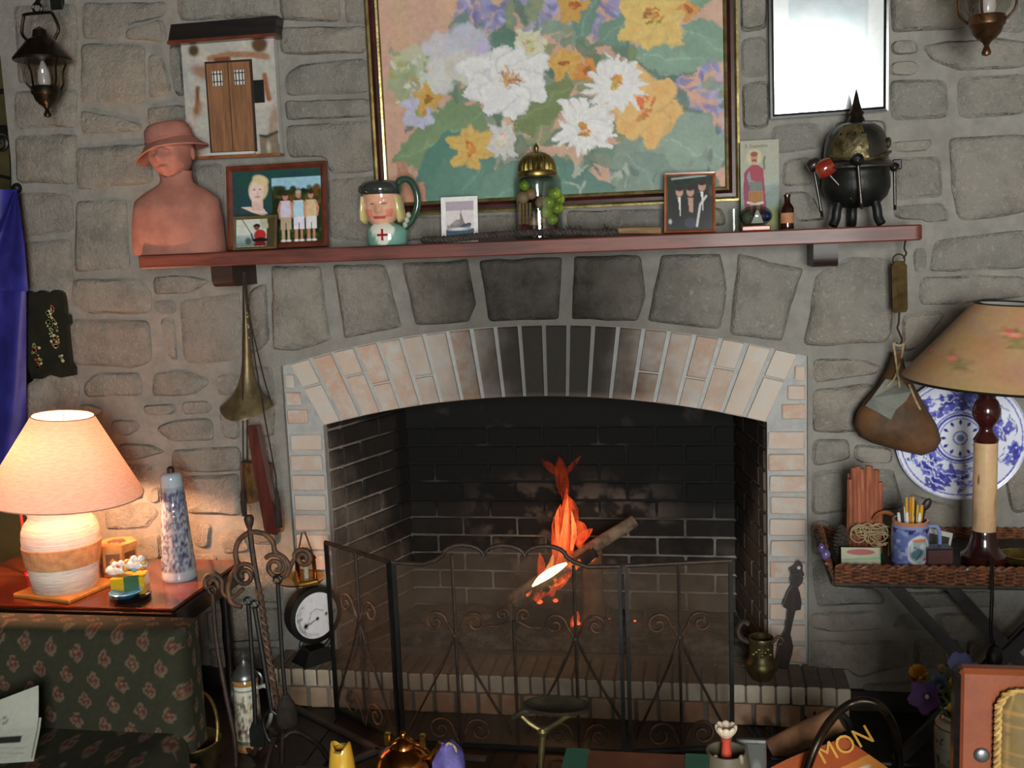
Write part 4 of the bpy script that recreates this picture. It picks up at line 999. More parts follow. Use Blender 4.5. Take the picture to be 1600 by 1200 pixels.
# terracotta bust
def bust():
    y = -0.152; s = mscale(285, y); c = mpos(285, y); pxz = lambda py: (399 - py) * s
    t = thing('terracotta_bust', 'pink terracotta bust of a man in a brimmed hat at the mantel end', 'bust', c)
    dx = lambda px: (px - 285) * s
    rg = []
    for py, l, r, d in ((399, 212, 351, .085), (380, 213, 350, .088), (350, 215, 349, .085), (334, 217, 347, .080), (323, 221, 346, .074), (315, 228, 338, .066), (309, 238, 330, .058), (303, 252, 318, .048), (297, 260, 310, .042), (290, 261, 309, .040), (282, 260, 309, .042)):
        rg.append((c.x + dx((l + r) / 2), c.y, MZ + pxz(py), (r - l) / 2 * s, d, 0.8 if py > 320 else 1))
    def bd(p, w, i): n = mnoise.noise((p.x * 30, p.y * 30, p.z * 30)); return Vector((n * .003, n * .003, 0))
    mb = MB(); mb.loft(rg, 36, disp=bd); mb.build('shoulders', 'terracotta', t, smooth=60)
    hx, hy = c.x + dx(283), c.y - 0.012
    prof = ((290, 12), (284, 19), (278, 24), (272, 27), (264, 29), (256, 30.5), (248, 31), (240, 31), (232, 29))
    prof = dense(prof, 30); zs = [MZ + pxz(a) for a, _ in prof]
    def face(p, w, i):
        fz = (p.z - zs[0]) / (zs[-1] - zs[0]); a = (w - 1.5 * PI + 0.06); g = lambda u, v, su, sv: math.exp(-((a - u) / su) ** 2 - ((fz - v) / sv) ** 2)
        d = 0.026 * g(0, .45, .15, .13) - .017 * (g(.36, .60, .19, .08) + g(-.36, .60, .19, .08)) + .008 * (g(.36, .72, .25, .06) + g(-.36, .72, .25, .06)) + .006 * g(0, .22, .3, .05) - .012 * g(0, .27, .34, .03) + .009 * g(0, .08, .28, .09) + .006 * (g(.75, .45, .3, .16) + g(-.75, .45, .3, .16))
        return Vector((math.cos(w) * d, math.sin(w) * d, 0))
    mb = MB(); mb.loft([(hx + dx(285) * 0, hy, z, r * s, r * s * 1.08) for z, (_, r) in zip(zs, prof)], 48, disp=face)
    for sg in (-1, 1): mb.ball((hx + sg * 31 * s, hy + 0.012, MZ + pxz(258)), (0.008, 0.014, 0.022), 8, 7)
    mb.build('head', 'terracotta', t, smooth=70)
    tilt = Matrix.Rotation(math.radians(-10), 3, 'Y')
    hc = Vector((hx - 1 * s, hy + 0.003, MZ + pxz(243)))
    mb = MB(); N = 36; vs = []; fs = []
    for k, (r, z) in enumerate(((28, 0), (34, 2), (45, -4), (52, -9), (53, -7), (45, -1), (34, 5), (31, 8))):
        for j in range(N):
            w = 2 * PI * j / N; droop = -0.010 * (math.cos(w) ** 2) * (r > 40) - (0.018 if r > 40 else 0) * max(0, -math.cos(w)) 
            vs.append(hc + tilt @ Vector((r * s * math.cos(w), r * s * math.sin(w) * 0.9, z * s + droop)))
    for k in range(7):
        for j in range(N): fs.append((k * N + j, k * N + (j + 1) % N, (k + 1) * N + (j + 1) % N, (k + 1) * N + j))
    mb.add(vs, fs)
    mb.build('hat_brim', 'terracotta', t, smooth=60)
    mb = MB(); mb.lathe(hc, [(r * s, z * s) for r, z in ((33, 1), (33.5, 8), (33, 16), (31, 23), (26, 28), (16, 30), (7, 27.5), (0, 27))], 32, axis=tilt); mb.build('hat_crown', 'terracotta', t, smooth=60)
    mb = MB(); mb.torus(hc + tilt @ Vector((0, 0, 6 * s)), 33.6 * s, 0.0035, tilt, 30, 6); mb.build('hat_band', 'terracotta', t, smooth=True)
bust()

# photographs in frames ------------------------------------------------
def people_photo():
    c = Canvas(112, 92, (0.16, 0.30, 0.29)); rg = np.random.default_rng(8)
    for _ in range(50): c.ell(rg.uniform(0, 112), rg.uniform(0, 92), rg.uniform(4, 12), rg.uniform(3, 9), (0.14 + rg.uniform(0, .06), 0.28 + rg.uniform(-.05, .06), 0.28 + rg.uniform(-.05, .05)), rg.uniform(0, 180), 4, 0.5)
    # portrait
    sk = (0.93, 0.82, 0.78)
    c.poly([(10, 46), (20, 45), (30, 43), (44, 56), (40, 62), (8, 60)], (0.20, 0.30, 0.30)); c.poly([(12, 45), (24, 45), (38, 46), (44, 54), (38, 56), (26, 52)], sk); c.poly([(24, 32), (38, 32), (39, 50), (25, 49)], (0.88, 0.74, 0.70))
    c.ell(33, 24, 12, 15, (0.84, 0.76, 0.58), 10, 2); c.ell(31, 27, 9, 13, sk, 8, 2); c.ell(36, 13, 10, 6, (0.88, 0.80, 0.62), 20, 2); c.ell(28, 24, 1.6, 1, (0.55, 0.45, 0.44)); c.ell(35, 24, 1.6, 1, (0.55, 0.45, 0.44)); c.ell(32, 33, 3.6, 1.2, (0.80, 0.55, 0.55)); c.ell(32, 28, 1, 2, (0.85, 0.70, 0.68))
    # group snapshot
    X0 = 50; c.rect(X0, 12, 110, 90, (0.16, 0.20, 0.10)); c.vgrad(0, 0, (0, 0, 0), (0, 0, 0)); c.rect(X0, 12, 110, 27, (0.62, 0.78, 0.86))
    for _ in range(90): c.ell(rg.uniform(X0 + 2, 108), rg.uniform(24, 44), rg.uniform(2, 6), rg.uniform(2, 5), [(0.12, 0.17, 0.12), (0.42, 0.30, 0.12), (0.20, 0.24, 0.12), (0.30, 0.34, 0.16)][rg.integers(4)], 0, 2, 0.9)
    for _ in range(60): c.ell(rg.uniform(X0 + 2, 108), rg.uniform(44, 86), rg.uniform(2, 5), rg.uniform(2, 4), [(0.14, 0.20, 0.08), (0.30, 0.34, 0.14), (0.08, 0.10, 0.06)][rg.integers(3)], 0, 2, 0.7)
    c.rect(0, 0, X0, 0, (0, 0, 0))
    for x, shirt, sh, hd in ((66, (0.84, 0.80, 0.88), (0.74, 0.66, 0.56), 33), (82, (0.72, 0.86, 0.92), (0.92, 0.88, 0.94), 31), (97, (0.86, 0.74, 0.58), (0.90, 0.88, 0.88), 32)):
        c.poly([(x - 6, 40), (x + 6, 40), (x + 6.5, 60), (x - 6.5, 60)], shirt); c.poly([(x - 6.5, 60), (x + 6.5, 60), (x + 6, 75), (x + 1, 75), (x, 66), (x - 1, 75), (x - 6, 75)], sh)
        for d in (-3.5, 3): c.rect(x + d - 1.5, 75, x + d + 2, 87, (0.74, 0.54, 0.44) if x > 70 else (0.74, 0.66, 0.56)); c.ell(x + d, 88, 3, 1.5, (0.92, 0.9, 0.9))
        c.line([(x - 6, 42), (x - 8.5, 50), (x - 7, 60)], 2.6, (0.80, 0.58, 0.48)); c.line([(x + 6, 42), (x + 8.5, 50), (x + 7, 58)], 2.6, (0.80, 0.58, 0.48)); c.ell(x, hd + 2, 3.2, 4.4, (0.78, 0.54, 0.46)); c.ell(x, hd - 1.5, 3.4, 2.4, (0.72, 0.66, 0.62) if x == 82 else (0.25, 0.18, 0.15))
    c.grain(3, 0.08)
    return c
framed('photo_frame', 'large brown photo frame with a blonde portrait and three people outdoors', 'photo frame', [(349, 258), (508, 250), (511, 384), (356, 391)], -0.115, 0.020, 0.022, people_photo(), 'frame_brown', lean=math.radians(7))
c = Canvas(50, 42, (0.82, 0.83, 0.78)); c.vgrad(24, 42, (0.66, 0.74, 0.72), (0.36, 0.46, 0.46)); c.rect(40, 0, 50, 42, (0.30, 0.26, 0.16)); c.poly([(30, 0), (40, 0), (42, 14), (34, 16)], (0.72, 0.72, 0.62)); c.line([(8, 0), (20, 22)], 1, (0.2, 0.2, 0.2))
c.ell(31, 24, 7.5, 8, (0.72, 0.20, 0.18)); c.ell(27, 11, 4.5, 3.5, (0.16, 0.14, 0.14)); c.ell(27, 14, 3, 3, (0.5, 0.3, 0.26)); c.ell(31, 31, 10, 3.5, (0.14, 0.10, 0.10)); c.ell(31, 37, 8, 4, (0.48, 0.13, 0.13)); c.line([(20, 22), (22, 30)], 2, (0.2, 0.2, 0.22)); c.ell(16, 32, 4, 5, (0.24, 0.24, 0.24), 0, 2, .8)
for k in range(6): c.ell(4 + 6 * k, 40.5, 2.5, 1, (0.86, 0.88, 0.80))
c.grain(2, 0.08)
framed('photo_frame', 'small olive framed snapshot of a red jacketed angler before the larger frame', 'photo frame', [(353, 339), (429, 334), (431, 388), (364, 391)], -0.195, 0.010, 0.012, c, 'frame_olive', lean=math.radians(10))
# ship card
c = Canvas(60, 66, (0.90, 0.88, 0.88)); c.rect(8, 7, 53, 20, (0.68, 0.62, 0.66)); c.vgrad(0, 0, (0,) * 3, (0,) * 3); c.rect(8, 20, 53, 46, (0.84, 0.80, 0.80)); c.rect(8, 46, 53, 58, (0.22, 0.32, 0.40))
c.poly([(12, 45), (14, 40), (20, 36), (24, 33), (30, 32), (31, 24), (32, 18), (33, 24), (35, 30), (37, 36), (40, 40), (47, 37), (49, 40), (46, 45), (30, 47)], (0.50, 0.47, 0.48)); c.poly([(29, 42), (36, 39), (47, 37), (48, 41), (36, 44)], (0.24, 0.27, 0.36)); c.ell(11, 43, 2, 3.4, (.55, .5, .53), 0, 1.5); c.ell(24, 37, 6, 3, (.60, .57, .55), -20, 2); c.rect(8, 46, 53, 58, (0.22, 0.32, 0.40)); c.ell(28, 46, 16, 2, (0.90, 0.90, 0.90), 0, 2, .8); c.line([(9, 53), (52, 50)], 2, (0.34, 0.44, 0.50), .8); c.line([(27, 61), (34, 61)], 1.4, (0.66, 0.62, 0.64), 0.7); c.grain(2, 0.05)
y = -0.11; bl, br_, tl = P(690, 372, y), P(747, 369, y), P(693, 301, y); M = frameM((bl.x, y, MZ), (1, 0, 0), (0, math.sin(.1), math.cos(.1)))
w_, h_ = (br_ - bl).length, (tl - bl).length + 0.002
t = thing('ship_card', 'white bordered card with a grey warship, standing behind the braided cord', 'card', M @ Vector((w_ / 2, 0, 0)))
mb = MB(); mb.prism([(0, 0), (w_, 0), (w_, h_), (0, h_)], M, -0.004, 0); mb.build('card', 'white_card', t)
mb = MB(); picture(mb, c, M, w_, h_, 0.0006); mb.build('print', 'print_matt', t)
mb = MB(); mb.prism([(w_ * .4, 0), (w_ * .6, 0), (w_ * .5, h_ * .7)], M @ Matrix.Translation((0, 0.002, -0.003)) @ Matrix.Rotation(math.radians(-16), 4, 'X') @ Matrix.Translation((0, 0, -.018)), -0.002, 0); mb.build('easel_back', 'backing', t)
# dark-suit photo
c = Canvas(56, 68, (0.10, 0.14, 0.11)); rg = np.random.default_rng(3)
for _ in range(30): c.ell(rg.uniform(0, 56), rg.uniform(0, 22), 3, 2, (0.14, 0.20, 0.14), 0, 2, .7)
for x, hy_, k in ((15, 20, 1), (28, 20, 0), (42, 14, 1)):
    c.poly([(x - 9, 68), (x - 8, hy_ + 14), (x - 2, hy_ + 8), (x + 3, hy_ + 8), (x + 9, hy_ + 14), (x + 10, 68)], (0.08, 0.09, 0.10)); c.ell(x, hy_, 4.4, 6, (0.74, 0.56, 0.50)); c.ell(x, hy_ - 4, 4.6, 3.2, (0.14, 0.10, 0.09))
    if k: c.poly([(x - 2, hy_ + 7), (x + 2, hy_ + 7), (x + 1, hy_ + 30), (x - 1, hy_ + 12)], (0.86, 0.84, 0.82))
    else: c.poly([(x - 3, hy_ + 8), (x + 4, hy_ + 8), (x + 3, hy_ + 26), (x - 1, hy_ + 24)], (0.70, 0.54, 0.48)); 
c.line([(47, 26), (40, 36), (36, 62)], 2.4, (0.84, 0.82, 0.80)); c.ell(28, 58, 7, 6, (0.20, 0.20, 0.28)); c.ell(53, 20, 3, 6, (0.30, 0.22, 0.2)); c.line([(6, 4), (46, 1)], 2, (0.66, 0.74, 0.74), .8); c.ell(4, 56, 2, 3, (0.7, 0.7, 0.7)); c.grain(2, 0.08)
framed('photo_frame', 'amber wood photo frame of people in dark evening clothes beside the saint card', 'photo frame', [(1046, 269), (1125, 263), (1118, 362), (1038, 364)], -0.135, 0.010, 0.016, c, 'frame_amber', lean=math.radians(8))

# toby jug ---------------------------------------------------------------
def jug():
    y = -0.15; s = mscale(608, y); c = mpos(606, y); z = lambda py: MZ + (383.5 - py) * s; x = lambda px: c.x + (px - 606) * s
    t = thing('character_jug', 'glazed face jug with black cap, white collar cross and green dragon handle', 'jug', c)
    mb = MB()
    def jc(p, w, i):
        a = abs(w - 1.5 * PI); f = (p.z - MZ) / (27 * s)
        if a < 0.18 + 0.55 * max(0, min(1, f)) : return s8(222, 222, 206)
        return s8(112, 158, 144)
    mb.loft([(x(606), c.y, z(383), 29 * s, 24 * s), (x(606), c.y, z(380), 30.5 * s, 25 * s), (x(606), c.y, z(372), 31 * s, 25 * s), (x(606), c.y, z(364), 32 * s, 25 * s), (x(605), c.y, z(358), 30 * s, 24 * s), (x(603), c.y, z(353), 22 * s, 20 * s), (x(602), c.y, z(349), 16 * s, 16 * s)], 60, colf=jc); mb.build('collar', 'glaze', t, smooth=60)
    mb = MB(); mb.cur = s8(150, 26, 40)
    M = frameM((x(606), c.y - 25.6 * s, z(368)), (1, 0, 0), (0, 0.05, 1))
    mb.prism([(-1.6 * s, -8 * s), (1.6 * s, -8 * s), (1.6 * s, -1.6 * s), (8 * s, -1.6 * s), (8 * s, 1.8 * s), (1.6 * s, 1.8 * s), (1.6 * s, 9 * s), (-1.6 * s, 9 * s), (-1.6 * s, 1.8 * s), (-8 * s, 1.8 * s), (-8 * s, -1.6 * s), (-1.6 * s, -1.6 * s)], M, -0.003, 0.0012); mb.build('red_cross', 'glaze', t)
    hx, hy = x(600), c.y - 0.004; prof = ((356, 9), (352, 16), (346, 21), (340, 24), (333, 26), (326, 27), (319, 27), (312, 27), (306, 27)); prof = dense(prof, 34); zs = [z(a) for a, _ in prof]
    def face(p, w, i):
        fz = (p.z - zs[0]) / (zs[-1] - zs[0]); a = w - 1.5 * PI - 0.1; g = lambda u, v, su, sv: math.exp(-((a - u) / su) ** 2 - ((fz - v) / sv) ** 2)
        d = .017 * g(0, .50, .17, .12) - .004 * (g(.38, .68, .14, .06) + g(-.38, .68, .14, .06)) + .004 * (g(.42, .77, .22, .05) + g(-.42, .77, .22, .05)) + .004 * g(0, .30, .35, .035) - .004 * g(0, .26, .35, .015) + .006 * g(0, .06, .35, .1) + .005 * (g(.7, .42, .25, .14) + g(-.7, .42, .25, .14))
        return Vector((math.cos(w) * d, math.sin(w) * d, 0))
    def fc(p, w, i):
        fz = (p.z - zs[0]) / (zs[-1] - zs[0]); a = w - 1.5 * PI - 0.1
        if abs(abs(a) - .38) < .15 and abs(fz - .68) < .03: return s8(70, 50, 46)
        if abs(a) < .35 and abs(fz - .28) < .035: return s8(186, 84, 76)
        if abs(abs(a) - .65) < .25 and abs(fz - .42) < .12: return s8(216, 130, 108)
        return s8(222, 168, 140)
    mb = MB(); mb.loft([(hx, hy, q, r * s, r * s * .95) for q, (_, r) in zip(zs, prof)], 56, disp=face, colf=fc); mb.build('face', 'glaze', t, smooth=70)
    for sg in (-1, 1):
        mb = MB(); mb.cur = s8(206, 192, 132); mb.loft([(hx + sg * 27 * s, hy + .008, z(350), 3 * s, 9 * s), (hx + sg * 29 * s, hy + .006, z(344), 6.5 * s, 16 * s), (hx + sg * 28 * s, hy + .006, z(330), 6 * s, 18 * s), (hx + sg * 26 * s, hy + .006, z(310), 4 * s, 18 * s)], 14)
        mb.build('hair', 'glaze', t, smooth=60)
    mb = MB(); mb.cur = s8(52, 56, 54)
    mb.loft([(hx, hy, z(308), 30 * s, 29 * s), (hx - 1 * s, hy, z(302), 33 * s, 32 * s), (hx - 1 * s, hy, z(296), 32 * s, 31 * s), (hx, hy, z(290), 27 * s, 27 * s), (hx, hy, z(287), 18 * s, 18 * s)], 30); mb.build('cap', 'glaze', t, smooth=60)
    mb = MB(); mb.cur = s8(50, 74, 62)
    pts = [(x(616), c.y, z(303)), (x(624), c.y, z(296)), (x(632), c.y, z(288)), (x(644), c.y, z(288)), (x(653), c.y, z(300)), (x(656), c.y, z(320)), (x(652), c.y, z(336)), (x(645), c.y, z(348)), (x(634), c.y, z(358))]
    mb.tube(bez(pts, 30), 5.4 * s, 10); mb.build('dragon_handle', 'glaze', t, smooth=60)
    mb = MB(); mb.cur = s8(176, 180, 160)
    for k in range(3): mb.ball((x(642 - 3 * k), c.y - 5 * s, z(340 + 7 * k)), (4 * s, 4 * s, 5 * s), 8, 6)
    mb.build('dragon_wing', 'glaze', t, smooth=True)
jug()

# braided dark cord, twig and stick along the shelf ----------------------
pm('braid_dark', s8(66, 58, 50), s8(36, 32, 28), scale=50, rough=0.85, bmp=0.4)
mb = MB(); xa, xb = PX(664, -0.20, MZ), PX(965, -0.20, MZ)
for k in range(3):
    pts = []
    for i in range(150):
        u = i / 149; ph = u * 2 * PI * 17 + k * 2 * PI / 3
        pts.append((xa + (xb - xa) * u, -0.225 + 0.008 * math.sin(ph), MZ + 0.0125 + 0.005 * math.sin(2 * ph) + 0.010 * max(0, math.sin((u - .15) * 4))* (u > .15)))
    mb.tube(pts, 0.008, 6)
o = mb.build('braided_cord', 'braid_dark', smooth=True); tag(o, 'dark braided cord lying along the front of the mantel shelf', 'cord')
mb = MB(); rg = np.random.default_rng(12); q0 = Vector((PX(925, -0.17, MZ), -0.17, MZ + 0.008))
mb.tube([q0 + Vector((-0.09, 0, 0)), q0, q0 + Vector((0.07, 0, 0.01))], 0.006, 6)
for _ in range(26):
    a = q0 + Vector((rg.uniform(-.09, .07), rg.uniform(-.01, .02), 0.004)); mb.tube([a, a + Vector((rg.uniform(-.03, .03), rg.uniform(-.02, .02), rg.uniform(.006, .03)))], [0.004, 0.002], 5)
tag(mb.build('dry_twig', 'braid_dark', smooth=True), 'dark dry twig lying on the mantel behind the cord', 'twig')
pm('tan_stick', s8(158, 124, 88), s8(122, 92, 62), scale=12, rough=0.8, stretch=(1, 8, 8))
mb = MB(); mb.tube([(PX(950, -0.15, MZ), -0.15, MZ + 0.018), (PX(990, -0.15, MZ), -0.15, MZ + 0.016), (PX(1034, -0.15, MZ), -0.16, MZ + 0.012)], [0.008, 0.011, 0.012], 8); tag(mb.build('tan_stick', 'tan_stick', smooth=True), 'short pale brown stick lying on the mantel beside the amber frame', 'stick')

# glass jar with brass lid ------------------------------------------------
thinglass('glass_jar', (0.86, 0.89, 0.88), 0.09, 0.03)
def jar():
    y = -0.13; s = mscale(842, y); c = mpos(843, y); z = lambda py: MZ + (374 - py) * s
    t = thing('glass_jar', 'clear glass jar with fluted brass dome lid, filled with fruit', 'jar', c)
    R = 37 * s
    mb = MB(); mb.lathe(c, [(R * .92, 0.001), (R, 0.006), (R, z(288) - MZ), (R * .96, z(281) - MZ), (R * .86, z(278) - MZ), (R * .82, z(278) - MZ), (R * .91, z(283) - MZ), (R * .955, z(290) - MZ), (R * .955, 0.010), (0, 0.008)], 40, cap=False); mb.build('glass_body', 'glass_jar', t, smooth=50)
    mb = MB(); mb.lathe(c, [(R * .80, z(280) - MZ), (30 * s, z(279) - MZ), (31 * s, z(274) - MZ), (29 * s, z(270) - MZ)], 36); mb.build('lid_rim', 'brass_old', t, smooth=40)
    mb = MB(); mb.lathe(c, [(28 * s, z(271) - MZ), (27.5 * s, z(262) - MZ), (25 * s, z(255) - MZ), (20 * s, z(248) - MZ), (12 * s, z(243.5) - MZ), (4 * s, z(242) - MZ)], 96, flute=(24, 0.05)); mb.build('lid_dome', 'brass_old', t, smooth=70)
    mb = MB(); mb.lathe(c, [(4 * s, z(243) - MZ), (2.5 * s, z(240) - MZ), (4.2 * s, z(236) - MZ), (3.5 * s, z(233) - MZ), (1.5 * s, z(230) - MZ), (0, z(228) - MZ)], 16); mb.build('lid_knob', 'brass_old', t, smooth=50)
    pm('lime_skin', s8(150, 172, 52), s8(112, 138, 34), scale=14, rough=0.3, coat=0.3); pm('plum_skin', s8(122, 30, 44), s8(70, 18, 34), scale=14, rough=0.28, coat=0.3); pm('nut_tan', s8(186, 152, 120), s8(150, 112, 82), scale=14, rough=0.6)
    def fruit(px, py, dy, r, mat, nm, lab, cat, grp, stalk=True):
        p = Vector((c.x + (px - 843) * s, c.y + dy, z(py)))
        mb = MB(); mb.ball(p, (r * s, r * s, r * s * .95), 14, 9); o = mb.build(nm, mat, smooth=True); tag(o, lab, cat, grp)
        if stalk: q = MB(); q.tube([p + Vector((0, -0.002, r * s * .9)), p + Vector((0.001, -0.002, r * s * 1.12))], 0.0016, 5); q.build('stalk', 'tan_stick', o)
    for a in ((870, 306, -.02, 10.5), (862, 319, -.035, 10.5), (872, 328, .0, 10), (857, 333, -.03, 10), (866, 345, -.03, 9), (874, 314, .03, 9), (825, 292, -.03, 8.5)): fruit(*a, 'lime_skin', 'lime', 'round green lime inside the brass lidded glass jar', 'fruit', 'limes in the glass jar')
    for a in ((823, 359, -.04, 10), (838, 361, -.05, 10), (853, 362, -.05, 10), (866, 360, -.02, 9.5), (832, 363, .02, 9), (850, 362, .03, 10)): fruit(*a, 'plum_skin', 'plum', 'dark red plum at the bottom of the glass jar', 'fruit', 'plums in the glass jar')
    for a in ((822, 310, -.03, 10), (834, 305, -.02, 9), (826, 345, .01, 9), (846, 318, .03, 10), (845, 340, .02, 10), (838, 348, -.04, 8)): fruit(*a, 'nut_tan', 'walnut', 'pale tan nut inside the brass lidded glass jar', 'nut', 'nuts in the glass jar', False)
    for k, px in enumerate((816, 821, 826, 831)):
        mb = MB(); mb.tube([(c.x + (px - 843) * s, c.y - .035 + .004 * k, z(350)), (c.x + (px - 842) * s, c.y - .033 + .004 * k, z(318))], 0.0045, 7); tag(mb.build('cinnamon_stick', 'tan_stick', smooth=50), 'thin brown stick upright in the glass jar', 'stick', 'sticks in the glass jar')
jar()

# saint card ---------------------------------------------------------------
c = Canvas(62, 140, (0.74, 0.72, 0.62)); c.vgrad(0, 70, (0.72, 0.70, 0.62), (0.70, 0.72, 0.66)); c.vgrad(70, 140, (0.62, 0.68, 0.66), (0.46, 0.48, 0.24))
c.poly([(40, 80), (62, 70), (62, 140), (34, 140)], (0.50, 0.56, 0.42), .8); c.ell(50, 90, 12, 20, (0.55, 0.62, 0.62), 20, 8, .7); c.ell(52, 120, 14, 16, (0.50, 0.52, 0.20), 0, 8, .8)
c.ell(22, 26, 12, 12, (0.86, 0.82, 0.62), 0, 5, .9); c.ell(22, 26, 5.5, 7.5, (0.80, 0.58, 0.48)); c.ell(22, 21, 6, 4, (0.62, 0.30, 0.22)); c.ell(22, 32, 4.4, 3.4, (0.60, 0.30, 0.24)); c.rect(19, 33, 25, 38, (0.84, 0.66, 0.56))
red = (0.68, 0.20, 0.30)
c.poly([(10, 44), (18, 38), (28, 38), (36, 44), (38, 70), (42, 118), (30, 122), (8, 120), (4, 80), (6, 50)], (0.60, 0.20, 0.36)); c.poly([(10, 44), (18, 38), (28, 38), (36, 44), (37, 62), (26, 66), (14, 62)], red)
c.poly([(14, 46), (17, 60), (28, 66), (26, 72), (14, 68), (10, 56)], (0.60, 0.62, 0.62)); c.poly([(15, 64), (34, 64), (35, 78), (14, 78)], (0.46, 0.50, 0.46)); c.poly([(13, 78), (36, 78), (35, 96), (12, 94)], (0.72, 0.48, 0.18))
for k in range(5): c.line([(16 + 4 * k, 80), (15 + 4 * k, 94)], 0.8, (0.50, 0.30, 0.12))
c.line([(11, 95), (22, 98), (35, 96)], 3.4, (0.90, 0.88, 0.82)); c.poly([(15, 99), (20, 99), (19, 122), (13, 122)], (0.84, 0.66, 0.54)); c.poly([(25, 99), (31, 99), (30, 122), (24, 122)], (0.86, 0.70, 0.58)); c.line([(38, 44), (37, 32), (39, 26)], 3, (0.46, 0.44, 0.38)); c.grain(2, 0.05); c.a *= .72
y = -0.09; bl, br_, tl = P(1158, 356, y), P(1218, 355, y), P(1159, 217, y); w_, h_ = (br_ - bl).length, (tl - bl).length + 0.006; M = frameM((bl.x, y, MZ), (1, 0, 0), (0, math.sin(.06), math.cos(.06)))
t = thing('saint_card', 'tall card of a red cloaked Roman soldier saint behind the glass egg', 'card', M @ Vector((w_ / 2, 0, 0)))
mb = MB(); mb.prism([(0, 0), (w_, 0), (w_, h_), (0, h_)], M, -0.006, 0); mb.build('card', 'mat_white', t)
mb = MB(); picture(mb, c, M, w_, h_, 0.0006); mb.build('print', 'print_matt', t)
pm('ink_grey', s8(104, 102, 90), scale=20, rough=0.8, bmp=0)
text_part('S. Expedito', h_ * 0.055, M @ Matrix.Translation((w_ * .12, h_ * .92, 0.001)), 'ink_grey', 'caption', t, 0.0002)

# tumbler, glass egg, small bottle ----------------------------------------------
s = mscale(1147, -0.17); c0 = mpos(1147, -0.16)
mb = MB(); hgt = 36 * s; mb.lathe(c0, [(0, .002), (8 * s, .001), (9.5 * s, hgt), (8.7 * s, hgt), (7.4 * s, .006), (0, .006)], 24, cap=False); tag(mb.build('shot_glass', 'glass_clear', smooth=40), 'small clear shot glass between the amber frame and the glass egg', 'glass')
c0 = mpos(1181, -0.17)
t = thing('glass_egg', 'egg shaped glass ornament with a white sail inside on an orange stand', 'ornament', c0)
pm('orange_base', s8(176, 78, 40), s8(120, 50, 28), scale=12, rough=0.4, coat=0.2)
mb = MB(); mb.box(c0 + Vector((0, 0, .008)), (44 * s, 26 * s, .016), bev=.003); mb.build('stand', 'orange_base', t)
thinglass('glass_smoke', (0.62, 0.66, 0.62), 0.06, 0.02)
mb = MB(); mb.ball(c0 + Vector((0, 0, .014 + 16 * s)), (26 * s, 17 * s, 17 * s), 24, 14); mb.build('glass_shell', 'glass_smoke', t, smooth=True)
mb = MB(); M = frameM(c0 + Vector((2 * s, 0, .012 + 6 * s)), (1, 0, 0), (0, 0, 1)); mb.prism([(-9 * s, 0), (10 * s, 0), (7 * s, 8 * s), (2 * s, 20 * s), (-1 * s, 20 * s)], M, -.003, .003); mb.build('sail', 'white_card', t)
pm('deep_blue', s8(30, 44, 110), scale=12, rough=0.3); mb = MB(); mb.ball(c0 + Vector((17 * s, 0, .012 + 16 * s)), (7 * s, 9 * s, 8 * s), 12, 8); mb.build('blue_core', 'deep_blue', t, smooth=True)
mb = MB(); mb.ball(c0 + Vector((-13 * s, 0, .012 + 14 * s)), (9 * s, 10 * s, 11 * s), 12, 8); mb.build('green_core', 'leather_grey', t, smooth=True)
c0 = mpos(1230, -0.17)
t = thing('brown_bottle', 'small dark brown glass bottle between the saint card and the iron pot', 'bottle', c0)
pm('brown_glass', s8(46, 18, 14), s8(32, 12, 10), scale=10, rough=0.08, coat=0.8, bmp=0)
mb = MB(); mb.lathe(c0, [(0, .001), (10.2 * s, .001), (10.5 * s, .004), (10.5 * s, 33 * s), (8 * s, 38 * s), (5 * s, 42 * s), (4.4 * s, 50 * s), (5.4 * s, 51 * s), (5.4 * s, 54 * s), (4 * s, 55 * s), (3.6 * s, 48 * s), (0, 46 * s)], 24); mb.build('glass', 'brown_glass', t, smooth=40)
pm('label_tan', s8(186, 132, 92), s8(160, 104, 70), scale=40, rough=0.7)
mb = MB(); mb.lathe(c0, [(10.7 * s, 10 * s), (10.7 * s, 26 * s)], 30, cap=False); mb.build('paper_label', 'label_tan', t, smooth=True)

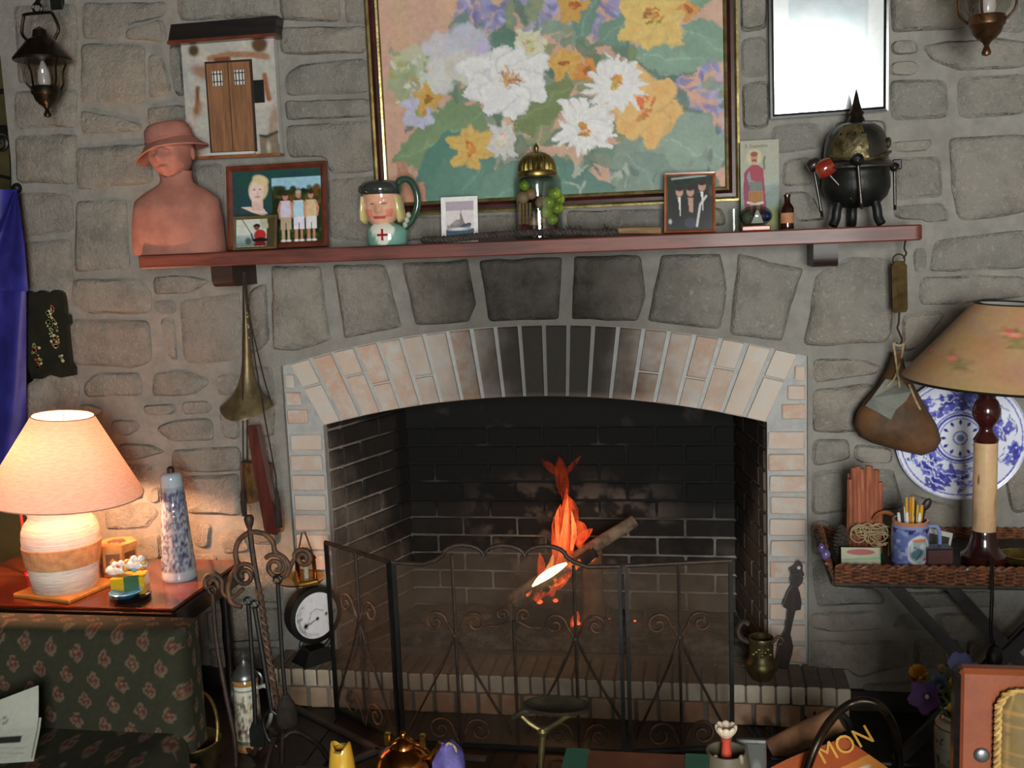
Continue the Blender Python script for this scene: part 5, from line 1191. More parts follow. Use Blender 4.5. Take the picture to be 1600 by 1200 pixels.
# cast iron pot, spiked helmet, pipes -------------------------------------------
def pot():
    y = -0.13; s = mscale(1337, y); c = mpos(1337, y); z = lambda py: MZ + (352 - py) * s; R = 57 * s
    t = thing('cast_iron_pot', 'black three legged cast iron pot on the mantel with pipes around its rim', 'pot', c)
    mb = MB(); mb.lathe(c, [(0, z(322) - MZ), (20 * s, z(321) - MZ), (36 * s, z(316) - MZ), (48 * s, z(304) - MZ), (53 * s, z(290) - MZ), (53 * s, z(276) - MZ), (51 * s, z(268) - MZ), (52 * s, z(262) - MZ), (56 * s, z(259) - MZ), (56 * s, z(256) - MZ), (50 * s, z(257) - MZ), (49 * s, z(266) - MZ), (49 * s, z(290) - MZ), (0, z(312) - MZ)], 40, cap=False); mb.build('bowl', 'iron_black', t, smooth=50)
    for a in (PI * 1.18, PI * 1.78, PI * .5):
        ca, sa = math.cos(a), math.sin(a); mb = MB(); mb.tube(bez([c + Vector((r * s * ca, r * s * sa, z(py) - MZ)) for r, py in ((34, 312), (38, 325), (40, 338), (46, 349))], 10), 7.5 * s, 8); mb.build('leg', 'iron_black', t, smooth=60)
    mb = MB(); mb.lathe(c, [(57 * s, z(261) - MZ), (66 * s, z(260) - MZ), (66 * s, z(257) - MZ), (57 * s, z(257) - MZ)], 40, cap=False); mb.build('pipe_ring', 'iron_brown', t)
    mb = MB(); mb.box(c + Vector((62 * s, -.01, z(256) - MZ)), (14 * s, 10 * s, 16 * s), bev=.003); mb.build('lug', 'iron_black', t)
    # spiked helmet
    h = thing('spiked_helmet', 'dark spiked helmet with ornate front plate sitting in the iron pot', 'helmet', c + Vector((0, 0, z(262) - MZ)))
    pm('helmet_leather', s8(44, 40, 34), s8(24, 24, 22), scale=10, rough=0.3, coat=0.3)
    mb = MB(); mb.lathe(c, [(50 * s, z(259) - MZ), (50 * s, z(240) - MZ), (49 * s, z(222) - MZ), (45 * s, z(206) - MZ), (37 * s, z(195) - MZ), (24 * s, z(188) - MZ), (0, z(184) - MZ)], 40, cap=False); mb.build('skull', 'helmet_leather', h, smooth=60)
    mb = MB(); mb.lathe(c, [(48 * s, z(246) - MZ), (56 * s, z(250) - MZ), (62 * s, z(257) - MZ), (60 * s, z(258) - MZ), (50 * s, z(252) - MZ)], 40, cap=False); mb.build('brim', 'helmet_leather', h, smooth=50)
    mb = MB(); mb.lathe(c, [(15 * s, z(188) - MZ), (13 * s, z(182) - MZ), (10 * s, z(176) - MZ), (12.5 * s, z(172) - MZ), (8.5 * s, z(166) - MZ), (5.5 * s, z(156) - MZ), (3.4 * s, z(146) - MZ), (1.5 * s, z(138) - MZ), (0, z(133) - MZ)], 20); mb.build('spike', 'bronze_dark', h, smooth=40)
    # embossed eagle-like plate as raised lobes on the front
    pm('plate_brass', s8(118, 104, 68), s8(60, 54, 38), scale=30, rough=0.4, metal=0.6, bmp=0.6, bscale=70)
    mb = MB(); rg = np.random.default_rng(2); vs = []; fs = []
    NU, NV = 14, 10
    for j in range(NV + 1):
        for i in range(NU + 1):
            u = -1.05 + 1.0 * i / NU * 1.3; v = j / NV; zz = z(246) + (z(192) - z(246)) * v; rr = (51.5 - 9 * v ** 2 - 6 * v ** 5) * s + .003 * math.sin(i * 1.9) * math.cos(j * 1.7)
            a = -PI / 2 + u * (1 - .25 * v); vs.append(c + Vector((rr * math.cos(a), rr * math.sin(a), zz - MZ)))
    for j in range(NV):
        for i in range(NU):
            if (i in (0, NU - 1) and j > 6): continue
            fs.append((j * (NU + 1) + i, j * (NU + 1) + i + 1, (j + 1) * (NU + 1) + i + 1, (j + 1) * (NU + 1) + i))
    mb.add(vs, fs); mb.build('front_plate', 'plate_brass', h, smooth=True)
    mb = MB(); mb.ball(c + Vector((47 * s, -14 * s, z(222) - MZ)), (5 * s, 9 * s, 9 * s), 12, 8); mb.build('side_rosette', 'plate_brass', h, smooth=True)
    mb = MB(); pts = [c + Vector((54 * s * math.cos(a), 54 * s * math.sin(a), z(236) - MZ - 12 * s * math.sin((a + 2.7) / 2.3 * PI))) for a in [-2.7 + 2.3 * k / 14 for k in range(15)]]; mb.tube(pts, .0045, 6); mb.build('chin_chain', 'plate_brass', h, smooth=True)
    # tobacco pipes
    pm('pipe_red', s8(150, 52, 30), s8(112, 34, 22), scale=10, rough=0.18, coat=0.6, bmp=0); pm('pipe_dark', s8(48, 34, 28), s8(30, 22, 20), scale=10, rough=0.3, coat=0.3)
    def pipe(lab, px, py, R_, hx, hy_, mat, dy, dep=0):
        p = Vector((c.x + (px - 1337) * s, c.y + dy, z(py))); e = Vector((c.x + (hx - 1337) * s, c.y + dy - .004 + dep, z(hy_)))
        t = thing('tobacco_pipe', lab, 'pipe', (p.x, p.y, e.z))
        mb = MB(); Mx = Matrix.Rotation(math.radians(70), 3, 'X') if R_ < 9.5 else Matrix.Rotation(math.radians(62), 3, 'Y')
        r = R_ * s; mb.lathe(p - Mx @ Vector((0, 0, r * .9)), [(0, 0), (r * .75, r * .12), (r, r * .7), (r * .98, r * 1.3), (r * .82, r * 1.9), (r * .6, r * 1.9), (r * .6, r * 1.0), (0, r * .9)], 18, axis=Mx); mb.build('bowl', mat, t, smooth=50)
        mb = MB(); mb.tube([p, p.lerp(e, .5), e], [.0055, .005, .0045], 8); mb.build('stem', 'pipe_dark', t, smooth=50)
        mb = MB(); mb.tube([e.lerp(p, .12), e], [.0048, .0068], 8, flat=.6); mb.build('mouthpiece', 'ebony_wood', t, smooth=50)
    pipe('glossy red tobacco pipe on the iron pot rim', 1283, 259, 15, 1330, 314, 'pipe_red', -.075)
    pipe('dark tobacco pipe hanging at the pot rim beside the red pipe', 1268, 252, 11, 1282, 334, 'pipe_dark', -.045)
    pipe('black tobacco pipe with open bowl at the front of the pot', 1330, 250, 9.4, 1336, 325, 'iron_black', -.135)
    pipe('thin brown tobacco pipe hanging from the lug side of the pot', 1391, 262, 7, 1392, 328, 'pipe_dark', -.06)
pot()
# ================================================================== fire in the box
pm('log_bark', s8(140, 118, 96), s8(84, 66, 52), scale=24, rough=0.95, bmp=0.6, stretch=(1, 1, 1)); pm('log_split', s8(146, 104, 72), s8(104, 70, 48), scale=16, rough=0.9, bmp=0.4); pm('log_char', s8(30, 26, 24), s8(14, 12, 11), scale=20, rough=0.95, bmp=0.6)
def ember_mat():
    m, nt, b = newmat('log_burning'); v = objco(nt); n = noise(nt, v, 16, 4)
    nt.links.new(mixc(nt, n.sm(.4, .6), (0.02, 0.015, 0.012), (0.08, 0.04, 0.025)), b.inputs['Base Color']); b.inputs['Roughness'].default_value = .95
    e = nt.nodes.new('ShaderNodeMix'); e.data_type = 'RGBA'
    nt.links.new(mixc(nt, n.sm(.48, .72), (0.0, 0.0, 0.0), (1.0, 0.16, 0.02)), b.inputs['Emission Color']); b.inputs['Emission Strength'].default_value = 2.2
ember_mat()
def ash_mat():
    m, nt, b = newmat('ash'); pos, x, y, z = worldpos(nt); n = noise(nt, pos, 12, 6, .7)
    nt.links.new(mixc(nt, n.sm(.35, .7), s8(58, 52, 46), s8(128, 120, 110)), b.inputs['Base Color']); b.inputs['Roughness'].default_value = 1; bump(nt, b, noise(nt, pos, 40, 5, .7), 1.0, .012)
ash_mat()
def emitm(name, c, st, c2=None, alpha=1.0):
    m = bpy.data.materials.new(name); m.use_nodes = True; nt = m.node_tree; nt.nodes.clear(); MATS[name] = m
    out = nt.nodes.new('ShaderNodeOutputMaterial'); e = nt.nodes.new('ShaderNodeEmission'); tr = nt.nodes.new('ShaderNodeBsdfTransparent'); mx = nt.nodes.new('ShaderNodeMixShader')
    g = objco(nt); n = noise(nt, g, 18, 4, .6, stretch=(1.6, 1.6, .5))
    nt.links.new(mixc(nt, n.sm(.35, .65), c2 or c, c), e.inputs[0]); e.inputs[1].default_value = st
    f = (n.sm(.30, .62) * alpha)
    nt.links.new(f.k, mx.inputs[0]); nt.links.new(tr.outputs[0], mx.inputs[1]); nt.links.new(e.outputs[0], mx.inputs[2]); nt.links.new(mx.outputs[0], out.inputs[0])
emitm('flame_outer', (1.0, 0.12, 0.03), 0.85, (0.85, 0.05, 0.012), 0.5)
emitm('flame_inner', (1.0, 0.36, 0.10), 1.2, (1.0, 0.2, 0.05), 0.65)
emitm('flame_faint', (0.9, 0.10, 0.02), 0.26, (0.6, 0.03, 0.01), 0.22)
emitm('white_hot', (1.0, 0.72, 0.38), 6.0, (1.0, 0.5, 0.16), 1.2)
ab = MB(); NX, NY = 60, 22; vs = []; fs = []
for j in range(NY + 1):
    for i in range(NX + 1):
        u, v = i / NX, j / NY; y = 0.06 + 0.45 * v; xl = OL + (LB[0] - OL) * (y - .05) / .47 + .015; xr = OR + (RB[0] - OR) * (y - .05) / .47 - .015; x = xl + (xr - xl) * u
        e = min(u, 1 - u, v * .6, (1 - v) * .5) * 8; h = 0.004 + min(1, e) * (0.035 + 0.03 * mnoise.noise((x * 4, y * 4, 0)) + .018 * mnoise.noise((x * 14, y * 14, 2)) + .009 * mnoise.noise((x * 40, y * 40, 5)))
        vs.append((x, y, FZ - .003 + max(0.003, h)))
for j in range(NY):
    for i in range(NX): a = j * (NX + 1) + i; fs.append((a, a + 1, a + NX + 2, a + NX + 1))
ab.add(vs, fs); o = ab.build('ash_bed', 'ash', smooth=True, kind='stuff'); tag(o, 'grey bed of ash and cinders on the firebox floor', 'ash')
def log(label, a, c2, r0, r1, mat, endmat='log_split', n=12, oval=1.0):
    a, c2 = Vector(a), Vector(c2); mb = MB(); K = 10; t = (c2 - a); 
    pts = [a.lerp(c2, k / K) + Vector((mnoise.noise((k * .7, r0 * 90, 1)), mnoise.noise((k * .7, r0 * 90, 4)), mnoise.noise((k * .7, r0 * 90, 8)))) * r0 * .14 for k in range(K + 1)]
    th = thing('log', label, 'log', (a + c2) / 2 - Vector((0, 0, r0)))
    mb.tube(pts, [(r0 + (r1 - r0) * k / K) * (1 + .1 * mnoise.noise((k * 1.3, r0 * 50, 2))) for k in range(K + 1)], n, cap=True, flat=oval); mb.build('bark', mat, th, smooth=35)
    d = t.normalized()
    for p, q, r in ((pts[0], -d, r0), (pts[-1], d, r1)): e = MB(); e.tube([p, p + q * .003], r * .9, n, flat=oval); e.build('cut_end', endmat, th)
    return th
yF = 0.22
log('long grey log leaning across the flames with its pale end raised', P(800, 938, 0.16), P(992, 813, 0.30), 0.030, 0.024, 'log_bark')
log('split log standing upright behind the burning branch', PZ(928, 978, FZ + 0.02) , P(925, 852, 0.33), 0.042, 0.038, 'log_split')
bl_ = log('burning log glowing orange underneath the leaning grey log', P(826, 936, 0.13), P(930, 862, 0.20), 0.026, 0.022, 'log_burning', 'log_char')
log('black charred log lying in the ash below the flames', P(775, 962, 0.24), P(878, 968, 0.20), 0.034, 0.036, 'log_char', 'log_char')
log('short charred chunk in the ash beside the upright split log', P(880, 940, 0.30), P(945, 955, 0.33), 0.032, 0.030, 'log_char', 'log_char')
log('half burnt dark branch lying at the edge of the ash bed', P(1010, 960, 0.28), P(1100, 968, 0.26), 0.02, 0.016, 'log_char', 'log_bark')
# flames: each tongue a twisting tapered body
def tongue(label, px_path, y, w, mat, parent):
    pts = bez([P(px, py, y) for px, py in px_path], 24); K = len(pts)
    s = mscale(880, y); rr = []
    for k in range(K):
        u = k / (K - 1); rr.append(max(0.0006, 1.5 * w * s * (math.sin(PI * (0.12 + 0.88 * u)) ** 0.8) * (1 + .18 * mnoise.noise((k * .5, w, y * 9)))))
    mb = MB(); mb.tube(pts, rr, 12, flat=.55); return mb.build('tongue', mat, parent, smooth=True)
fl = thing('flames', 'orange flames rising from the burning logs in the firebox', 'fire', P(880, 940, 0.2))
for path, y, w, m in (
    ([(860, 930), (872, 880), (880, 830), (886, 762)], .20, 15, 'flame_outer'), ([(880, 900), (890, 850), (896, 800), (888, 775)], .21, 11, 'flame_outer'), ([(866, 870), (870, 820), (876, 788)], .19, 9, 'flame_outer'),
    ([(868, 910), (878, 860), (884, 815), (887, 772)], .20, 7, 'flame_inner'), ([(893, 860), (897, 830), (893, 798)], .21, 5, 'flame_inner'), ([(872, 850), (870, 815), (872, 795)], .19, 4, 'flame_inner'),
    ([(900, 850), (912, 838), (926, 826)], .22, 9, 'flame_outer'), ([(905, 855), (910, 830), (902, 812)], .22, 10, 'flame_outer'), ([(844, 905), (846, 888), (843, 862)], .17, 8, 'flame_outer'), ([(850, 900), (860, 884), (864, 866)], .17, 6, 'flame_inner'),
    ([(835, 938), (842, 930), (858, 925)], .13, 8, 'flame_outer'), ([(870, 920), (880, 905), (895, 893)], .15, 9, 'flame_outer'), ([(893, 978), (899, 968), (903, 955)], .14, 8, 'flame_outer'),
    ([(882, 775), (877, 742), (873, 712)], .22, 13, 'flame_faint'), ([(884, 790), (882, 755), (879, 728)], .215, 9, 'flame_faint'), ([(872, 742), (858, 728), (844, 716)], .22, 7, 'flame_faint'), ([(884, 740), (894, 728), (908, 712)], .22, 5, 'flame_faint')):
    tongue('', path, y, w, m, fl)
mb = MB(); pts = bez([P(832, 916, 0.115), P(846, 904, 0.118), P(868, 890, 0.125), P(886, 880, 0.135)], 20); s_ = mscale(860, .12)
mb.tube(pts, [s_ * (2 + 9 * math.sin(PI * (k + .3) / (len(pts)))) for k in range(len(pts))], 10, flat=.6); mb.build('white_hot_core', 'white_hot', fl, smooth=True)
emitm('ember', (1.0, 0.14, 0.03), 1.6, (0.5, 0.03, 0.01), 1.0)
for k, (px, py, r) in enumerate(((900, 974, 9), (930, 968, 7), (944, 970, 6), (952, 969, 5), (992, 970, 3), (843, 940, 7), (868, 938, 6), (918, 970, 5), (955, 935, 4))):
    p = PZ(px, py, FZ + 0.045); mb = MB(); mb.ball(p, (r * .0021, r * .0018, r * .0014), 8, 6); tag(mb.build('ember', 'ember', smooth=True), 'small glowing red ember in the ash bed', 'ember', 'embers in the ash bed')
def plight(name, loc, power, col, r):
    l = bpy.data.lights.new(name, 'POINT'); l.energy = power; l.color = col; l.shadow_soft_size = r; o = bpy.data.objects.new(name, l); COL.objects.link(o); o.location = loc
plight('fire_glow', P(872, 850, 0.2), 1.3, (1.0, 0.36, 0.12), 0.07)
# andiron
ad = thing('andiron', 'iron andiron with a ball topped post in front of the logs', 'andiron', PZ(797, 1020, FZ))
q = Vector((PX(797, 0.1, .3), 0.10, FZ))
mb = MB(); mb.tube([q, q + Vector((0, 0, .17))], .007, 8); mb.build('post', 'iron_rust', ad); mb = MB(); mb.ball(q + Vector((0, 0, .185)), .017); mb.build('ball', 'iron_rust', ad, smooth=True)
mb = MB(); mb.bar(q + Vector((0, 0, .05)), q + Vector((.03, .32, .05)), .014, .014); mb.build('log_bar', 'iron_black', ad); mb = MB(); mb.tube(bez([q + Vector((-.05, 0, .004)), q + Vector((-.02, 0, .03)), q + Vector((0, 0, .05)), q + Vector((.02, 0, .03)), q + Vector((.05, 0, .004))], 12), .006, 6); mb.build('foot', 'iron_rust', ad, smooth=True)

# ================================================================== fire screen
def screen():
    Y0 = -0.42
    A_ = Vector((PX(622, Y0, .3), Y0, 0)); B2 = Vector((PX(974, Y0, .3), Y0, 0))
    Lp = Vector((P(509, 858, -0.205).x, -0.205, 0)); Rp = Vector((P(1143, 862, -0.345).x, -0.345, 0)); Rp.x = P(1143, 862, -0.345).x
    ztop = P(800, 882, Y0).z
    t = thing('fire_screen', 'three panel wrought iron fire screen with scrollwork and dark mesh before the hearth', 'fire screen', (A_ + B2) / 2)
    m = bpy.data.materials.new('screen_mesh'); m.use_nodes = True; nt = m.node_tree; nt.nodes.clear(); MATS['screen_mesh'] = m
    out = nt.nodes.new('ShaderNodeOutputMaterial'); df = nt.nodes.new('ShaderNodeBsdfDiffuse'); tr = nt.nodes.new('ShaderNodeBsdfTransparent'); mx = nt.nodes.new('ShaderNodeMixShader')
    n = noise(nt, objco(nt), 5, 3); nt.links.new(mixc(nt, n, s8(78, 64, 53), s8(98, 82, 68)), df.inputs[0])
    f = n * 0.10 + 0.19; nt.links.new(f.k, mx.inputs[0]); nt.links.new(tr.outputs[0], mx.inputs[1]); nt.links.new(df.outputs[0], mx.inputs[2]); nt.links.new(mx.outputs[0], out.inputs[0])
    def panel(a, c2, kind):
        d = (c2 - a); w = d.length; d.normalize(); M = frameM(a, d, (0, 0, 1)); M3 = M.to_3x3()
        L = lambda x, z, o=0.0: M @ Vector((x, z, o))
        z0 = 0.012; zt = ztop
        if kind == 'mid':
            w0 = w; top = [(0, zt), (w * .14, zt - .004), (w * .20, zt + .012)]
            for k in range(3):
                cx = w * (.32 + .18 * k); top += [(cx + w * .09 * math.cos(PI - PI * i / 8), zt + .028 + .034 * math.sin(PI * i / 8)) for i in range(9)]
            top += [(w * .80, zt + .012), (w * .86, zt - .004), (w, zt)]
        else: top = [(0, zt), (w, zt)]
        p = bpy.data.objects.new('panel', None); COL.objects.link(p); p.parent = t; p.location = a - ORG[t.name]; ORG[p.name] = a.copy(); p.empty_display_size = .05
        mb = MB(); mb.tube([L(x, z) for x, z in top], .0075, 8); mb.build('top_rail', 'iron_rust' if False else 'iron_brown', p, smooth=50)
        for x in (0.004, w - .004):
            mb = MB(); mb.bar(L(x, 0), L(x, zt), .012, .012, up=d); mb.build('stile', 'iron_black', p)
        mb = MB(); mb.bar(L(0, z0), L(w, z0), .010, .012); mb.build('bottom_rail', 'iron_black', p)
        mp = MB(); poly = [(0, z0)] + [(w, z0)] + [(x, z) for x, z in top[::-1]]; mp.prism(poly, M, -.004, -.0035); mp.build('mesh_panel', 'screen_mesh', p)
        xs = [w * .5] if kind != 'mid' else [w * .27, w * .80]
        zc = zt - .225
        for x in xs:
            mb = MB(); mb.tube([L(x, z0, .004), L(x, zt + (.03 if kind == 'mid' and x < w * .5 else 0), .004)], .0055, 6); mb.build('upright', 'iron_brown', p, smooth=50)
            for sg in (-1, 1):
                wd = min(.11, w * .33) if kind != 'mid' else .105
                mb = MB(); R_s = wd * .36
                sp = spiral(L(x + sg * wd * .62, zc + .03, .006), R_s, R_s * .18, PI if sg > 0 else 0, -1.35 * sg, M3, 26)
                mb.tube([L(x + sg * .003, zc - .015, .006)] + sp, .0045, 6); mb.build('scroll', 'iron_rust', p, smooth=60)
                ex = (w * .5 - .02) if kind != 'mid' else w * .235
                mb = MB(); mb.tube(bez([L(x, zc - .01, .006), L(x + sg * ex * .32, zc - .13, .006), L(x + sg * ex * .86, zc - .30, .006), L(x + sg * ex * .98, zc - .345, .006)], 18), .0042, 6); mb.build('brace', 'iron_brown', p, smooth=60)
                mb = MB(); R2 = wd * .42; sp = spiral(L(x + sg * wd * .62, .065, .006), R2, R2 * .15, PI if sg > 0 else 0, -1.5 * sg, M3, 26); mb.tube([L(x + sg * .004, .02, .006)] + sp, .0042, 6); mb.build('scroll', 'iron_rust', p, smooth=60)
            mb = MB(); mb.box(L(x, zc - .012, .007), (.016, .014, .016), bev=.003); mb.build('collar', 'iron_brown', p)
        if kind == 'mid':
            x = w * .53; mb = MB(); mb.tube([L(x, .02, .004), L(x, zc + .04, .004)], .0055, 6); mb.build('upright', 'iron_brown', p, smooth=50)
            for sg in (-1, 1):
                sp = spiral(L(x + sg * .035, zc + .06, .006), .022, .005, PI if sg > 0 else 0, -1.2 * sg, M3, 20); mb = MB(); mb.tube([L(x + sg * .09, zc + .02, .006), L(x + sg * .05, zc + .02, .006)] + [L(x + sg * .012, zc + .04, .006)] + sp, .004, 6); mb.build('scroll', 'iron_rust', p, smooth=60)
    panel(A_, B2, 'mid'); panel(Lp, A_ + Vector((-.012, .004, 0)), 'side'); panel(B2 + Vector((.012, .004, 0)), Rp, 'side')
screen()
# grey metal edging strip on the floor before the hearth
a, c2, e2 = PZ(447, 1098, .008), PZ(592, 1172, .008), PZ(505, 1206, .008)
ed = thing('floor_edging', 'grey metal edging strip bent around the floor before the hearth', 'strip', (a + c2) / 2)
pm('grey_strip', s8(74, 68, 64), s8(52, 48, 46), scale=16, rough=0.5)
for p0, p1 in ((a, c2), (c2, e2), (c2, PZ(760, 1186, .008))):
    mb = MB(); mb.bar(p0, p1, .02, .012); mb.build('strip', 'grey_strip', ed)

# ================================================================== fire tools on their stand
def tools():
    Y = -0.62; s = mscale(400, Y); V3 = VERT
    c = lambda px, py, o=0.0: P(px, py, Y + o)
    base = PZ(446, 1212, 0.0); base = Vector((PX(440, Y, 0.02), Y, 0))
    t = thing('tool_stand', 'rusty wrought iron fire tool stand with trefoil head and scroll arms', 'stand', base)
    top = c(390, 806); knot = c(404, 905)
    mb = MB(); sh = bez([c(391, 835), c(397, 880), c(408, 940), c(418, 1010), c(430, 1080), c(440, 1140), base + Vector((0, 0, .02))], 40)
    mb.tube(sh, .0085, 6); 
    mb.build('shaft', 'iron_brown', t, smooth=50)
    mb = MB(); K = 60
    for k in range(2):
        pts = []
        for i in range(K + 1):
            u = .28 + .5 * i / K; p = sh[int(u * (len(sh) - 1))].lerp(sh[min(len(sh) - 1, int(u * (len(sh) - 1)) + 1)], (u * (len(sh) - 1)) % 1); a = i * .9 + k * PI; pts.append(p + Vector((math.cos(a), math.sin(a), 0)) * .008)
        mb.tube(pts, .005, 5)
    mb.build('twist', 'iron_rust', t, smooth=True)
    mb = MB(); mb.lathe(c(391, 838), [(.006, 0), (.010, 6 * s), (.007, 12 * s), (.013, 20 * s), (.016, 28 * s), (.012, 33 * s), (.0, 34 * s)], 14); mb.build('finial', 'iron_brown', t, smooth=50)
    # trefoil outline
    mb = MB(); tre = bez([c(378, 948), c(362, 942), (c(356, 920)), c(362, 900), c(370, 884), c(368, 862), c(374, 844), c(391, 832), c(412, 834), c(426, 846), c(430, 862), c(444, 872), c(452, 886), c(447, 900)], 60)
    mb.tube(tre, .0085, 8); mb.build('trefoil', 'iron_rust', t, smooth=60)
    for px, py, r, a0, tn in ((382, 899, 20, .5, 1.6), (431, 886, 21, 2.4, -1.7), (332, 912, 17, .2, 1.5), (474, 872, 15, 3.0, -1.6)):
        mb = MB(); mb.tube(spiral(c(px, py, -.004), r * s, 4 * s, a0, tn, V3, 30), .0078, 7); mb.build('scroll', 'iron_rust', t, smooth=60)
    mb = MB(); mb.tube(bez([c(380, 920), c(362, 934), c(348, 926), c(346, 905), c(334, 894)], 16), .007, 7); mb.build('arm', 'iron_rust', t, smooth=60)
    mb = MB(); mb.tube(bez([c(436, 906), c(450, 896), c(456, 880), c(470, 858)], 16), .007, 7); mb.build('arm', 'iron_rust', t, smooth=60)
    for a in (0.5, 2.6, 4.7):
        d = Vector((math.cos(a), math.sin(a), 0)); mb = MB(); mb.tube(bez([base + Vector((0, 0, .10)), base + d * .05 + Vector((0, 0, .12)), base + d * .12 + Vector((0, 0, .06)), base + d * .15 + Vector((0, 0, .008)), base + d * .19 + Vector((0, 0, .018))], 18), .009, 7); mb.build('foot', 'iron_brown', t, smooth=60)
    def tool(nm, lab, pts, r, head, mat='iron_brown', hmat='iron_black'):
        q = thing(nm, lab, 'fire tool', P(*pts[-1][:2], Y - .03))
        path = bez([P(x, y_, Y - .03) for x, y_ in pts], 20)
        mb = MB(); mb.tube(path, r, 7); mb.build('rod', mat, q, smooth=50)
        mb = MB(); mb.torus(path[0] + Vector((0, 0, .012)), .012, .004, V3, 14, 6); mb.build('hanging_loop', mat, q, smooth=True)
        head(q, path[-1])
    def poker(q, e): mb = MB(); mb.tube(bez([e, e + Vector((0, 0, -.04)), e + Vector((.02, 0, -.06))], 8), .005, 6); mb.build('tip', 'iron_black', q, smooth=True)
    def shovel(q, e):
        mb = MB(); M = frameM(e + Vector((0, 0, -.10)), (1, 0, 0), (0, .12, 1)); mb.prism([(-.024, .02), (.024, .02), (.026, .075), (.009, .11), (-.009, .11), (-.026, .075)], M, -.002, .002); mb.build('blade', 'iron_black', q)
    def brush(q, e): mb = MB(); mb.lathe(e + Vector((0, 0, -.10)), [(.03, 0), (.034, .03), (.026, .07), (.01, .1)], 14); mb.build('bristles', 'cord_dark', q, smooth=50)
    def tongs(q, e):
        mb = MB(); mb.tube(bez([e, e + Vector((.03, 0, -.03)), e + Vector((.02, 0, -.09)), e + Vector((-.01, 0, -.12))], 12), .005, 6); mb.build('claw', 'iron_black', q, smooth=True); mb = MB(); mb.tube(bez([e, e + Vector((-.03, 0, -.03)), e + Vector((-.02, 0, -.09)), e + Vector((.01, 0, -.12))], 12), .005, 6); mb.build('claw', 'iron_black', q, smooth=True)
    tool('poker', 'long iron poker hung from the scroll arm nearest the sofa', [(332, 928), (338, 1000), (352, 1080), (366, 1150), (369, 1196)], .0075, poker)
    tool('ash_shovel', 'iron ash shovel hanging at the middle of the tool stand', [(388, 945), (392, 1000), (397, 1080), (399, 1130)], .0072, shovel, 'iron_black')
    tool('fire_tongs', 'iron fire tongs hanging beside the twisted shaft', [(398, 950), (408, 1010), (418, 1070), (424, 1110)], .0072, tongs, 'iron_black')
    tool('hearth_brush', 'thin iron hearth brush hung from the scroll arm by the scale', [(434, 912), (438, 980), (442, 1040), (446, 1085)], .0065, brush, 'iron_black')
tools()

# ================================================================== beer stein
def stein():
    b0 = PZ(391, 1168, 0.0); s = mscale(391, b0.y)
    t = thing('beer_stein', 'tall relief beer stein with pewter lid standing behind the fire tools', 'stein', b0)
    W, H = 72, 60; c = Canvas(W, H, (0.80, 0.78, 0.70)); rg = np.random.default_rng(6)
    for _ in range(220): c.ell(rg.uniform(0, W), rg.uniform(12, 50), rg.uniform(.8, 3), rg.uniform(.8, 2.4), [(0.52, 0.30, 0.24), (0.40, 0.44, 0.34), (0.68, 0.60, 0.46), (0.30, 0.24, 0.2), (0.86, 0.84, 0.78)][rg.integers(5)], rg.uniform(0, 180), 1, .8)
    for y0, y1, col in ((0, 5, (0.62, 0.46, 0.26)), (5, 8, (0.82, 0.82, 0.76)), (8, 9, (0.35, 0.38, 0.36)), (9, 12, (0.80, 0.80, 0.74)), (50, 53, (0.35, 0.38, 0.36)), (53, 57, (0.70, 0.52, 0.34)), (57, 60, (0.62, 0.44, 0.3))): c.rect(0, y0, W, y1, col)
    prof = [(22, 0), (23, 4), (21, 9), (21.5, 14)] + [(21.5 - .2 * k, 14 + 8 * k) for k in range(1, 12)] + [(20, 108), (21, 112), (19, 118)]
    zt = prof[-1][1]
    def cf(u, v, z): return c.at((u * 2) % 1, z / (zt * s))
    pr = []
    for (r0, z0), (r1, z1) in zip(prof[:-1], prof[1:]):
        for k in range(4): pr.append((r0 + (r1 - r0) * k / 4, z0 + (z1 - z0) * k / 4))
    mb = MB(); mb.lathe(b0, [(0, 0.001)] + [(r * s, z * s + .001) for r, z in pr] + [(19 * s, zt * s)], 72, colf=cf); mb.build('body', 'glaze', t, smooth=40)
    pm('pewter', s8(130, 134, 134), s8(88, 92, 92), scale=14, rough=0.35, metal=0.8)
    mb = MB(); mb.lathe(b0, [(20.5 * s, 117 * s), (21 * s, 121 * s), (17 * s, 127 * s), (10 * s, 136 * s), (5 * s, 142 * s), (4 * s, 148 * s), (6 * s, 153 * s), (3 * s, 158 * s), (0, 159 * s)], 30); mb.build('lid', 'pewter', t, smooth=50)
    mb = MB(); mb.cur = lin((0.72, 0.72, 0.68)); mb.tube(bez([b0 + Vector((x * s, -.0, z * s)) for x, z in ((18, 100), (34, 104), (41, 90), (40, 60), (32, 38), (19, 34))], 24), .009, 8, flat=.8); mb.build('handle', 'glaze', t, smooth=60)
    mb = MB(); mb.tube(bez([b0 + Vector((x * s, -.0, z * s)) for x, z in ((12, 122), (22, 126), (28, 118), (27, 104))], 12), .005, 6); mb.build('thumb_lift', 'pewter', t, smooth=True)
stein()

